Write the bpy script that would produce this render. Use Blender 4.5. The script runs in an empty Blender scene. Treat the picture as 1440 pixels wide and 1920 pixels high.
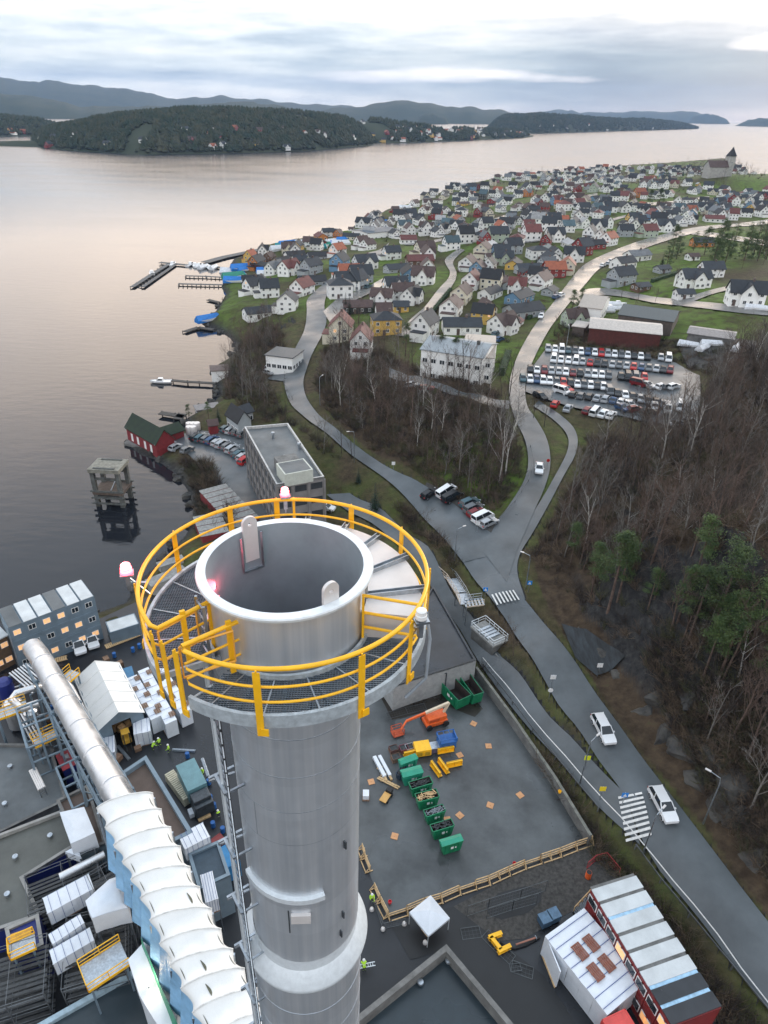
import bpy, bmesh, math, random
import numpy as np
from mathutils import Vector, Matrix
R = math.radians
random.seed(7); np.random.seed(7)
scene = bpy.context.scene
COL = scene.collection
# ---------------------------------------------------------------- camera
PITCH, ROLL, FPX, CAMZ, CX = R(30.45), R(1.15), 1280.0, 80.0, 694.0     # metres, z = 0 is the sea
CAM = Vector((0, 0, CAMZ))
_f = Vector((0, math.cos(PITCH), -math.sin(PITCH)))
_u0 = Vector((0, math.sin(PITCH), math.cos(PITCH)))
_r0 = Vector((1, 0, 0))
_r = _r0*math.cos(ROLL) + _u0*math.sin(ROLL)
_u = -_r0*math.sin(ROLL) + _u0*math.cos(ROLL)
cd = bpy.data.cameras.new('camera'); cam = bpy.data.objects.new('camera', cd); COL.objects.link(cam)
cam.matrix_world = Matrix(((_r.x, _u.x, -_f.x, CAM.x), (_r.y, _u.y, -_f.y, CAM.y), (_r.z, _u.z, -_f.z, CAM.z), (0, 0, 0, 1)))
cd.sensor_fit = 'VERTICAL'; cd.sensor_height = 36; cd.sensor_width = 27; cd.lens = 24
cd.shift_x = (720-CX)/1920
cd.clip_start = 0.5; cd.clip_end = 60000
scene.camera = cam
scene.render.resolution_x = 768; scene.render.resolution_y = 1024
# ---------------------------------------------------------------- view, sky and sun
scene.render.engine = 'CYCLES'
scene.view_settings.view_transform = 'Standard'; scene.view_settings.look = 'None'
scene.view_settings.exposure = 1.06; scene.view_settings.gamma = 1
SUN_EL, SUN_AZ = R(14), R(38)        # azimuth clockwise from +Y
world = bpy.data.worlds.new('World'); scene.world = world; world.use_nodes = True
def build_world():
    nt = world.node_tree; nt.nodes.clear(); N = nt.nodes.new; L = nt.links.new
    out = N('ShaderNodeOutputWorld'); bg = N('ShaderNodeBackground'); bg.inputs[1].default_value = 1
    L(bg.outputs[0], out.inputs[0])
    tc = N('ShaderNodeTexCoord'); sp = N('ShaderNodeSeparateXYZ'); L(tc.outputs['Generated'], sp.inputs[0])
    def M(op, a, b=None, c=None):
        n = N('ShaderNodeMath'); n.operation = op
        for i, v in enumerate((a, b, c)):
            if v is None: continue
            if isinstance(v, (int, float)): n.inputs[i].default_value = v
            else: L(v, n.inputs[i])
        return n.outputs[0]
    def ramp(v, stops):
        n = N('ShaderNodeValToRGB'); e = n.color_ramp.elements
        while len(e) > 1: e.remove(e[-1])
        e[0].position = stops[0][0]; e[0].color = (*stops[0][1], 1)
        for p, c in stops[1:]:
            q = e.new(p); q.color = (*c, 1)
        L(v, n.inputs[0]); return n.outputs[0]
    def mix(f, a, b, mode='MIX'):
        n = N('ShaderNodeMix'); n.data_type = 'RGBA'; n.blend_type = mode
        for i, v in ((0, f), (6, a), (7, b)):
            if isinstance(v, (int, float)): n.inputs[i].default_value = v
            elif isinstance(v, tuple): n.inputs[i].default_value = (*v, 1)
            else: L(v, n.inputs[i])
        return n.outputs[2]
    az = M('ARCTAN2', sp.outputs[0], sp.outputs[1])     # 0 ahead, + to the right (radians)
    el = M('ARCSINE', M('MINIMUM', M('MAXIMUM', sp.outputs[2], -1), 1))
    # low overcast: layer colour by elevation, left side pale, right side slate blue
    eln = M('DIVIDE', el, R(14))
    left = ramp(eln, [(0, (.56, .55, .54)), (.09, (.51, .53, .53)), (.18, (.43, .47, .49)), (.32, (.53, .56, .565)), (.45, (.66, .64, .62)), (1, (1.04, .98, .95))])
    right = ramp(eln, [(0, (.30, .32, .36)), (.05, (.155, .215, .27)), (.14, (.105, .165, .22)), (.24, (.165, .23, .29)), (.34, (.40, .42, .45)), (.45, (.66, .62, .57)), (1, (.98, .88, .80))])
    side = M('MULTIPLY_ADD', az, 2.6, .22)
    cmb = N('ShaderNodeCombineXYZ'); L(az, cmb.inputs[0]); L(el, cmb.inputs[1])
    def noise(sx, sy, off, det=5, rough=.55):
        mp = N('ShaderNodeMapping'); mp.inputs['Scale'].default_value = (sx, sy, 1); mp.inputs['Location'].default_value = (off, off*.7, off)
        L(cmb.outputs[0], mp.inputs[0]); n = N('ShaderNodeTexNoise'); n.inputs['Scale'].default_value = 1
        n.inputs['Detail'].default_value = det; n.inputs['Roughness'].default_value = rough
        L(mp.outputs[0], n.inputs[0]); return n.outputs[0]
    nA = noise(5, 42, 3.1, 6); nB = noise(11, 75, 9.4, 7, .6); nC = noise(2.4, 26, 5.5, 4)
    sidec = N('ShaderNodeClamp'); L(M('ADD', side, M('MULTIPLY', M('SUBTRACT', nC, .5), 1.3)), sidec.inputs[0])
    base = mix(sidec.outputs[0], left, right)
    # streaks
    st = ramp(nA, [(.32, (.66, .71, .79)), (.48, (.94, .95, .97)), (.56, (1.04, 1.02, 1.01)), (.68, (1.2, 1.14, 1.10))])
    base = mix(1.0, base, st, 'MULTIPLY')
    st2 = ramp(nB, [(.32, (.78, .82, .87)), (.52, (1.0, 1.0, 1.0)), (.68, (1.2, 1.16, 1.11))])
    base = mix(1.0, base, st2, 'MULTIPLY')
    # sunlit cloud banks low over the fjord: (azimuth, elevation, half width, half height)
    def bank(a0, e0, wa, we, s):
        da = M('DIVIDE', M('SUBTRACT', az, a0), wa); de = M('DIVIDE', M('SUBTRACT', el, e0), we)
        dn = M('MULTIPLY', M('SUBTRACT', nB, .5), 2.6)
        d = M('ADD', M('ADD', M('MULTIPLY', da, da), M('MULTIPLY', de, de)), dn)
        return M('MULTIPLY', ramp(d, [(.0, (1, 1, 1)), (1.0, (0, 0, 0))]), s)
    for a0, e0, wa, we, s in ((.10, R(2.35), .12, R(.55), .75), (.20, R(2.15), .085, R(.32), .6), (.50, R(4.2), .10, R(.65), .9), (.0, R(2.1), .10, R(.45), .45)):
        base = mix(bank(a0, e0, wa, we, s), base, (.84, .78, .76))
    # bright thin cloud above the frame toward the low sun, zenith overcast
    zen = ramp(M('DIVIDE', el, R(90)), [(0, (0, 0, 0)), (.2, (.0, .0, .0)), (.42, (1, 1, 1)), (1, (1, 1, 1))])
    base = mix(zen, base, (.60, .68, .77))
    gl = M('MULTIPLY', M('COSINE', M('SUBTRACT', az, .35)), 1.0)
    glow = ramp(gl, [(.35, (0, 0, 0)), (.97, (1, 1, 1))])
    gle = ramp(M('DIVIDE', el, R(40)), [(.15, (0, 0, 0)), (.20, (1, 1, 1)), (.45, (1, 1, 1)), (.75, (0, 0, 0))])
    base = mix(M('MULTIPLY', M('MULTIPLY', glow, gle), .9), base, (1.65, 1.33, 1.06))
    sky = N('ShaderNodeTexSky'); sky.sky_type = 'NISHITA'; sky.sun_disc = False; sky.sun_elevation = SUN_EL; sky.sun_rotation = SUN_AZ
    sk = mix(1.0, sky.outputs[0], (.1, .1, .1), 'MULTIPLY')
    base = mix(.94, sk, base)
    L(base, bg.inputs[0])
build_world()
sl = bpy.data.lights.new('sun', 'SUN'); sl.energy = .8; sl.angle = R(14); sl.color = (1, .93, .85)
so = bpy.data.objects.new('sun', sl); COL.objects.link(so)
sd_ = Vector((math.sin(SUN_AZ)*math.cos(R(35)), math.cos(SUN_AZ)*math.cos(R(35)), math.sin(R(35))))
sd_ = Vector((math.sin(SUN_AZ)*math.cos(SUN_EL), math.cos(SUN_AZ)*math.cos(SUN_EL), math.sin(SUN_EL)))
so.rotation_euler = sd_.to_track_quat('Z', 'Y').to_euler()
# ---------------------------------------------------------------- geometry of the view: photo pixel -> point of the place
def ray(px, py):
    return (_f + _r*((px-CX)/FPX) + _u*((960-py)/FPX))
def P(px, py, z=3.0):
    d = ray(px, py); t = (z-CAMZ)/d.z
    return Vector((d.x*t, d.y*t, z))
def proj(p):
    d = Vector(p)-CAM; w = d.dot(_f)
    if w < .1: return (-9999, -9999, w)
    return (CX+FPX*d.dot(_r)/w, 960-FPX*d.dot(_u)/w, w)
# ---------------------------------------------------------------- materials (all procedural)
MATS = {}
def mat(name, col, rough=.7, metal=0, var=.25, scale=1.5, bump=0.0, bscale=8, col2=None, coord='Object', spec=.5, rvar=0, trans=0, rnd=0, stretch=None, emit=None, es=0, wet=0):
    if name in MATS: return MATS[name]
    m = bpy.data.materials.new(name); m.use_nodes = True; MATS[name] = m
    nt = m.node_tree; N = nt.nodes.new; L = nt.links.new; b = nt.nodes['Principled BSDF']
    b.inputs['Roughness'].default_value = rough; b.inputs['Metallic'].default_value = metal
    b.inputs['Specular IOR Level'].default_value = spec
    b.inputs['Base Color'].default_value = (*col, 1)
    if trans: b.inputs['Transmission Weight'].default_value = trans
    if emit: b.inputs['Emission Color'].default_value = (*emit, 1); b.inputs['Emission Strength'].default_value = es
    if var or bump or col2 or rvar:
        tc = N('ShaderNodeTexCoord'); mp = N('ShaderNodeMapping'); L(tc.outputs[coord], mp.inputs[0])
        if coord == 'Object':
            oi = N('ShaderNodeObjectInfo'); vm = N('ShaderNodeVectorMath'); vm.operation = 'ADD'
            cx = N('ShaderNodeVectorMath'); cx.operation = 'SCALE'; cx.inputs[0].default_value = (37, 91, 53); L(oi.outputs['Random'], cx.inputs[3])
            L(tc.outputs[coord], vm.inputs[0]); L(cx.outputs[0], vm.inputs[1]); L(vm.outputs[0], mp.inputs[0])
        if stretch: mp.inputs['Scale'].default_value = stretch
        n = N('ShaderNodeTexNoise'); n.inputs['Scale'].default_value = scale; n.inputs['Detail'].default_value = 6; n.inputs['Roughness'].default_value = .62
        L(mp.outputs[0], n.inputs[0])
        cr = N('ShaderNodeValToRGB'); e = cr.color_ramp.elements; e[0].position = .32; e[1].position = .68
        c2 = col2 or tuple(min(1, c*(1+var)) for c in col); c1 = col if col2 else tuple(c*(1-var) for c in col)
        e[0].color = (*c1, 1); e[1].color = (*c2, 1); L(n.outputs[0], cr.inputs[0])
        src = cr.outputs[0]
        if rnd:
            oi2 = N('ShaderNodeObjectInfo'); hs = N('ShaderNodeHueSaturation'); mm = N('ShaderNodeMapRange')
            mm.inputs[3].default_value = 1-rnd; mm.inputs[4].default_value = 1+rnd; L(oi2.outputs['Random'], mm.inputs[0]); L(mm.outputs[0], hs.inputs['Value'])
            L(src, hs.inputs['Color']); src = hs.outputs[0]
        L(src, b.inputs['Base Color'])
        if rvar:
            mr = N('ShaderNodeMapRange'); mr.inputs[1].default_value = .35; mr.inputs[2].default_value = .62
            mr.inputs[3].default_value = max(0.03, rough-rvar); mr.inputs[4].default_value = min(1, rough+rvar)
            n2 = N('ShaderNodeTexNoise'); n2.inputs['Scale'].default_value = scale*.4; n2.inputs['Detail'].default_value = 5
            L(mp.outputs[0], n2.inputs[0]); L(n2.outputs[0], mr.inputs[0]); L(mr.outputs[0], b.inputs['Roughness'])
        if bump:
            n3 = N('ShaderNodeTexNoise'); n3.inputs['Scale'].default_value = bscale; n3.inputs['Detail'].default_value = 5
            L(mp.outputs[0], n3.inputs[0]); bp = N('ShaderNodeBump'); bp.inputs['Strength'].default_value = bump; bp.inputs['Distance'].default_value = .1
            L(n3.outputs[0], bp.inputs['Height']); L(bp.outputs[0], b.inputs['Normal'])
    return m
# ---------------------------------------------------------------- mesh collector
class MB:
    def __init__(s): s.v = []; s.f = []; s.m = []; s.k = 0
    def mi(s, k): s.k = k; return s
    def poly(s, pts):
        n = len(s.v); s.v += [tuple(p) for p in pts]; s.f.append(tuple(range(n, n+len(pts)))); s.m.append(s.k); return s
    def raw(s, vs, fs):
        n = len(s.v); s.v += [tuple(p) for p in vs]
        for f in fs: s.f.append(tuple(n+i for i in f)); s.m.append(s.k)
        return s
    def box(s, x0, y0, z0, x1, y1, z1):
        s.raw([(x0,y0,z0),(x1,y0,z0),(x1,y1,z0),(x0,y1,z0),(x0,y0,z1),(x1,y0,z1),(x1,y1,z1),(x0,y1,z1)],
              [(0,3,2,1),(4,5,6,7),(0,1,5,4),(1,2,6,5),(2,3,7,6),(3,0,4,7)]); return s
    def cbox(s, c, size, rot=0):
        cx, cy, cz = c; a, b, h = size[0]/2, size[1]/2, size[2]/2; co, si = math.cos(rot), math.sin(rot)
        vs = []
        for z in (-h, h):
            for x, y in ((-a,-b),(a,-b),(a,b),(-a,b)): vs.append((cx+x*co-y*si, cy+x*si+y*co, cz+z))
        s.raw(vs, [(0,3,2,1),(4,5,6,7),(0,1,5,4),(1,2,6,5),(2,3,7,6),(3,0,4,7)]); return s
    def bar(s, a, b, w, h=None, up=(0,0,1)):
        a, b = Vector(a), Vector(b); h = h or w; d = (b-a)
        if d.length < 1e-6: return s
        d.normalize(); up = Vector(up)
        if abs(d.dot(up)) > .98: up = Vector((1,0,0))
        sx = d.cross(up).normalized(); sy = sx.cross(d).normalized()
        vs = [p + sx*(i*w/2) + sy*(j*h/2) for p in (a, b) for i, j in ((-1,-1),(1,-1),(1,1),(-1,1))]
        s.raw(vs, [(3,2,1,0),(4,5,6,7),(0,1,5,4),(1,2,6,5),(2,3,7,6),(3,0,4,7)]); return s
    def tube(s, pts, rad, n=8, cap=True, closed=False):
        pts = [Vector(p) for p in pts]; rs = rad if isinstance(rad, (list, tuple)) else [rad]*len(pts)
        rings = []; prev = None
        for i, p in enumerate(pts):
            if closed: d = pts[(i+1) % len(pts)]-pts[i-1]
            else: d = pts[min(i+1, len(pts)-1)]-pts[max(i-1, 0)]
            d.normalize()
            if prev is None:
                a = Vector((0,0,1)) if abs(d.z) < .9 else Vector((1,0,0)); sx = d.cross(a).normalized()
            else: sx = (prev - d*prev.dot(d)).normalized()
            prev = sx; sy = d.cross(sx)
            rings.append([p + (sx*math.cos(2*math.pi*k/n) + sy*math.sin(2*math.pi*k/n))*rs[i] for k in range(n)])
        base = len(s.v)
        for rg in rings: s.v += [tuple(q) for q in rg]
        m = len(rings)
        for i in range(m if closed else m-1):
            for k in range(n):
                a = base+i*n+k; b = base+i*n+(k+1) % n; c = base+((i+1) % m)*n+(k+1) % n; d = base+((i+1) % m)*n+k
                s.f.append((a, b, c, d)); s.m.append(s.k)
        if cap and not closed:
            s.f.append(tuple(base+k for k in reversed(range(n)))); s.m.append(s.k)
            s.f.append(tuple(base+(m-1)*n+k for k in range(n))); s.m.append(s.k)
        return s
    def lathe(s, prof, n=48, c=(0,0), a0=0, a1=2*math.pi):
        full = abs(a1-a0-2*math.pi) < 1e-6; k = n if full else n+1; base = len(s.v)
        for r, z in prof:
            for i in range(k):
                a = a0+(a1-a0)*i/n; s.v.append((c[0]+r*math.cos(a), c[1]+r*math.sin(a), z))
        for j in range(len(prof)-1):
            for i in range(n):
                i2 = (i+1) % k; s.f.append((base+j*k+i, base+j*k+i2, base+(j+1)*k+i2, base+(j+1)*k+i)); s.m.append(s.k)
        return s
    def prism(s, outline, z0, z1):
        n = len(outline); s.raw([(x, y, z0) for x, y in outline]+[(x, y, z1) for x, y in outline],
            [tuple(reversed(range(n))), tuple(range(n, 2*n))]+[(i, (i+1) % n, n+(i+1) % n, n+i) for i in range(n)]); return s
    def mesh(s, name, mats):
        me = bpy.data.meshes.new(name); me.from_pydata(s.v, [], s.f)
        mats = mats if isinstance(mats, (list, tuple)) else [mats]
        for m in mats: me.materials.append(m)
        if any(s.m): me.polygons.foreach_set('material_index', s.m)
        me.update(); return me
    def build(s, name, mats, parent=None, smooth=False, bevel=0):
        me = s.mesh(name, mats)
        if smooth: smooth_mesh(me, smooth if smooth is not True else 40)
        o = bpy.data.objects.new(name, me); COL.objects.link(o)
        if parent: o.parent = parent
        if bevel:
            b = o.modifiers.new('bevel', 'BEVEL'); b.width = bevel; b.segments = 2; b.limit_method = 'ANGLE'
        return o
def smooth_mesh(me, ang=40):
    bm = bmesh.new(); bm.from_mesh(me); bmesh.ops.remove_doubles(bm, verts=bm.verts, dist=1e-4)
    bmesh.ops.recalc_face_normals(bm, faces=bm.faces)
    for f in bm.faces: f.smooth = True
    for e in bm.edges:
        if len(e.link_faces) == 2 and e.calc_face_angle(0) > R(ang): e.smooth = False
    bm.to_mesh(me); bm.free()
def tag(o, label=None, cat=None, group=None, kind=None):
    if label: o['label'] = label
    if cat: o['category'] = cat
    if group: o['group'] = group
    if kind: o['kind'] = kind
    return o
def thing(name, label, cat, loc=(0,0,0), rot=0, group=None):
    o = bpy.data.objects.new(name, None); COL.objects.link(o); o.empty_display_size = .2
    o.location = loc; o.rotation_euler = (0, 0, rot); return tag(o, label, cat, group)
def inst(name, me, parent=None, loc=None, rot=None, scale=None, mats=None):
    o = bpy.data.objects.new(name, me); COL.objects.link(o)
    if parent: o.parent = parent
    if loc is not None: o.location = loc
    if rot is not None: o.rotation_euler = (0, 0, rot) if isinstance(rot, (int, float)) else rot
    if scale is not None: o.scale = scale if isinstance(scale, (tuple, list)) else (scale,)*3
    if mats:
        for i, m in enumerate(mats):
            if m: o.material_slots[i].link = 'OBJECT'; o.material_slots[i].material = m
    return o
def copy_tree(root, loc=None, rot=None, label=None, group=None, scale=None):
    c = root.copy(); COL.objects.link(c)
    for ch in root.children:
        d = ch.copy(); COL.objects.link(d); d.parent = c
        for g in ch.children:
            e = g.copy(); COL.objects.link(e); e.parent = d
    if loc is not None: c.location = loc
    if rot is not None: c.rotation_euler = (0, 0, rot)
    if label: c['label'] = label
    if group: c['group'] = group
    if scale: c.scale = (scale,)*3
    return c
# ---------------------------------------------------------------- terrain height field (polar grid round the camera foot)
def seg_dist(px, py, poly, closed=True):
    best = np.full(px.shape, 1e9); n = len(poly)
    for i in range(n if closed else n-1):
        ax, ay = poly[i][0], poly[i][1]; bx, by = poly[(i+1) % n][0], poly[(i+1) % n][1]
        dx, dy = bx-ax, by-ay; L2 = dx*dx+dy*dy+1e-9
        t = np.clip(((px-ax)*dx+(py-ay)*dy)/L2, 0, 1)
        best = np.minimum(best, np.hypot(px-ax-t*dx, py-ay-t*dy))
    return best
def inside(px, py, poly):
    c = np.zeros(px.shape, bool); n = len(poly)
    for i in range(n):
        ax, ay = poly[i][0], poly[i][1]; bx, by = poly[i-1][0], poly[i-1][1]
        if ay == by: continue
        cond = ((ay > py) != (by > py)) & (px < (bx-ax)*(py-ay)/(by-ay)+ax)
        c ^= cond
    return c
def inside1(x, y, poly): return bool(inside(np.array([x]), np.array([y]), poly)[0])
SHORE_PX = [(-700,1290),(-200,1215),(60,1185),(190,1148),(236,1132),(262,1090),(318,1040),(352,1000),(368,955),(352,918),(325,885),(292,862),(262,852),(238,832),(250,822),(338,812),(352,796),(348,786),
    (392,764),(412,742),(404,712),(400,690),(426,676),(446,655),(432,634),(408,618),(378,608),(376,598),(402,590),(412,572),(424,552),(416,538),(420,522),(446,512),(432,496),(440,484),(500,478),(486,464),(540,452),
    (600,444),(650,434),(672,418),(700,408),(724,394),(768,384),(820,366),(866,352),(930,340),(1000,333),(1080,327),(1150,321),(1230,317),(1290,312),(1340,307),(1385,312),(1402,328),(1412,346),(1500,352),(1900,350),(2600,700),(2600,2600),(-700,2600)]
SHORE = [tuple(P(x, y, 0))[:2] if y < 2000 else None for x, y in SHORE_PX]
SHORE = [s for s in SHORE if s] + [(2500, 300), (600, -200), (-400, -200)]
YARD_PX = [(-500,1245),(70,1192),(192,1158),(300,1108),(420,1040),(600,1010),(700,1050),(800,1150),(890,1262),(1112,1580),(1180,1665),(1300,1830),(1400,1960),(1700,2500),(-700,2500)]
YARD = [tuple(P(x, min(y, 2050), 3))[:2] for x, y in YARD_PX[:-2]] + [(70, -30), (-150, -30)]
CTRL = [(60,1300,3),(300,1500,3),(700,1500,3),(900,1700,3),(400,1850,3),
 (420,850,2.2),(470,920,2.5),(330,830,1.2),(560,960,3),(640,960,4),(740,1000,4.6),(830,1120,5),(900,1210,5.2),(1000,1330,6),(1100,1440,7.2),(1180,1530,8),
 (1200,1640,7),(1350,1850,6),
 (1320,1700,8),(1230,1500,8.2),(1130,1370,8.5),(1040,1240,8.8),(950,1120,9),(870,1030,8.8),(780,930,8.5),(680,850,8.5),(600,780,8.5),(550,720,9),(565,640,11),(590,590,12.5),
 (960,1020,9.4),(1000,940,10.5),(1010,880,11.5),(1000,810,12.5),(970,750,13.5),(990,690,14.5),(1030,610,16),(1080,530,17.5),(1150,475,18),(1225,450,18),(1440,415,16),
 (1050,820,12.5),(1100,680,14.5),(1250,690,16),(1200,780,15.5),(1000,740,13.8),

 (700,760,13),(800,800,15),(880,850,13),(760,680,14),(640,730,12),(850,740,16),(640,800,10),(880,930,9.5),
 (470,640,6),(500,700,5),(450,720,3.5),(500,600,10),(430,790,3),(520,760,6),
 (455,503,1.4),(500,486,1.4),(540,470,1.4),(580,462,1.5),(620,456,1.8),(650,446,1.8),(440,525,1.6),(432,545,2),(700,425,1.8),(765,395,2),(480,565,7),(530,525,6),(600,500,9),(640,560,14),(700,640,14),(800,600,16),(860,690,15),(860,540,18),(950,620,15),(760,520,15),(700,480,10),(680,445,5),
 (900,460,18),(1000,430,20),(1000,540,18),(850,400,12),(760,400,5),(950,350,6),(1100,380,18),(1200,400,18),(1100,335,6),(1250,345,12),(1340,325,26),(1370,326,28),(1400,370,12),(1300,400,15),
 (1180,560,17),(1300,540,21),(1400,560,23),(1440,500,22),(1350,480,21),(1200,510,20),(1200,640,16),(1380,640,20),(1440,440,20),(1500,700,24)]
HILL = [(1150,1240,15),(1120,1130,17),(1060,1060,15),(1080,960,16),(1160,900,19),(1300,850,22),(1440,780,24),(1250,1000,28),(1400,1000,34),(1350,1200,38),(1440,1400,36),(1260,1330,22),(1350,1480,20),(1440,1600,18),(1560,1700,20),(1600,1300,50)]
CW = np.array([(*tuple(P(x, y, z))[:2], z) for x, y, z in CTRL])
CH = np.array([(*tuple(P(x, y, z))[:2], z) for x, y, z in CTRL+HILL])
def base_h(X, Y, C):
    num = np.zeros(X.shape); den = np.zeros(X.shape)
    for cx, cy, cz in C:
        d2 = (X-cx)**2+(Y-cy)**2; rr = max(20., math.hypot(cx, cy))
        w = 1/((d2/(rr*rr)+2e-5)**1.6); num += w*cz; den += w
    return num/den
def sstep(t): t = np.clip(t, 0, 1); return t*t*(3-2*t)
def vnoise(X, Y, s, seed=0):
    x = X/s; y = Y/s; xi = np.floor(x).astype(np.int64); yi = np.floor(y).astype(np.int64); fx = sstep(x-xi); fy = sstep(y-yi)
    def h(a, b):
        q = (a*374761393 + b*668265263 + seed*974711) & 0x7fffffff
        q = ((q ^ (q >> 13))*1274126177) & 0x7fffffff
        return (q ^ (q >> 16)) % 10007/10007.
    return (h(xi,yi)*(1-fx)+h(xi+1,yi)*fx)*(1-fy)+(h(xi,yi+1)*(1-fx)+h(xi+1,yi+1)*fx)*fy
NA, NR = 620, 450
AZ = np.linspace(R(-66), R(66), NA); RR = 16*np.exp(np.linspace(0, math.log(2300/16), NR))
GA, GR = np.meshgrid(AZ, RR)                     # shape NR x NA
GX = GR*np.sin(GA); GY = GR*np.cos(GA)
GZ = base_h(GX, GY, CW)
for _ in range(14):
    GZ[1:-1] = (GZ[:-2]+2*GZ[1:-1]+GZ[2:])/4; GZ[:, 1:-1] = (GZ[:, :-2]+2*GZ[:, 1:-1]+GZ[:, 2:])/4
#                       # valley floor only; the hill is added below
def H(x, y):
    a = math.atan2(x, y); r = math.hypot(x, y)
    u = (a-AZ[0])/(AZ[1]-AZ[0]); v = math.log(max(r, 16.01)/16)/math.log(2300/16)*(NR-1)
    u = min(max(u, 0), NA-1.001); v = min(max(v, 0), NR-1.001); i, j = int(v), int(u); fv, fu = v-i, u-j
    return float((GZ[i, j]*(1-fu)+GZ[i, j+1]*fu)*(1-fv)+(GZ[i+1, j]*(1-fu)+GZ[i+1, j+1]*fu)*fv)
def hit(px, py):
    d = ray(px, py); a = math.atan2(d.x, d.y); u = (a-AZ[0])/(AZ[1]-AZ[0]); u = min(max(u, 0), NA-1.001); j = int(u); fu = u-j
    col = GZ[:, j]*(1-fu)+GZ[:, j+1]*fu; col = np.maximum(col, 0)
    dh = math.hypot(d.x, d.y)
    zr = CAMZ + d.z/dh*RR; k = np.argmax(zr < col)
    if k == 0: return P(px, py, 0)
    a0 = zr[k-1]-col[k-1]; a1 = col[k]-zr[k]; t = a0/(a0+a1+1e-9); rr = RR[k-1]+(RR[k]-RR[k-1])*t
    x, y = rr*d.x/dh, rr*d.y/dh
    return Vector((x, y, H(x, y)))
# rough zones in the photograph, turned into ground polygons below
def wpoly(pts, z=0): return [tuple(hit(x, y))[:2] for x, y in pts]
FOREST_R = wpoly([(1010,1100),(1000,1040),(1040,960),(1090,880),(1100,820),(1200,830),(1310,790),(1340,700),(1440,660),(1700,700),(1750,1900),(1440,1720),(1320,1550),(1210,1415),(1120,1290),(1060,1195)], 14)
FOREST_M = wpoly([(600,760),(590,700),(610,650),(700,650),(770,690),(830,700),(930,740),(950,790),(975,840),(975,900),(930,960),(880,950),(800,900),(720,860),(660,820)], 12)
FOREST_S = wpoly([(420,690),(450,640),(440,615),(500,590),(560,580),(560,640),(535,680),(525,740),(545,780),(590,810),(640,860),(600,850),(560,800),(500,790),(470,770),(420,740)], 5)
TOWN = wpoly([(400,610),(420,500),(600,440),(900,330),(1340,300),(1900,350),(1700,640),(1350,640),(1100,600),(1040,640),(960,720),(860,690),(760,680),(620,640),(560,590),(470,600)], 14)
def make_height():
    ri = inside(GX, GY, FOREST_R); rd = seg_dist(GX, GY, FOREST_R)
    hi = base_h(GX, GY, CH); lo = GZ
    h = np.where(ri, lo+(hi-lo)*sstep(rd/14), lo)
    crag = (vnoise(GX, GY, 7, 1)-.5)*3.2+(vnoise(GX, GY, 2.6, 2)-.5)*1.6+(vnoise(GX, GY, 19, 3)-.5)*5
    h = h + np.where(ri, crag*sstep(rd/9), 0)
    mi = inside(GX, GY, FOREST_M); md = seg_dist(GX, GY, FOREST_M)
    h = h + np.where(mi, ((vnoise(GX, GY, 6, 4)-.5)*2.4+(vnoise(GX, GY, 14, 5)-.4)*3)*sstep(md/8), 0)
    yi = inside(GX, GY, YARD); yd = seg_dist(GX, GY, YARD)
    h = np.where(yi, 3.0, 3.0+(h-3.0)*sstep(yd/7))
    si = inside(GX, GY, SHORE); sd = seg_dist(GX, GY, SHORE)
    far = np.clip(GR/200, .5, 4)
    bank = np.clip(sd/(1.6+1.9*np.maximum(h, .6)), 0, 1)**.75
    h = np.where(si, np.maximum(h, .6)*bank*(1+.25*(vnoise(GX, GY, 3, 8)-.5)*(bank < .98)), -2.5*np.clip(sd/6, 0, 1)-.05)
    return h
GZ = make_height()
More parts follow.
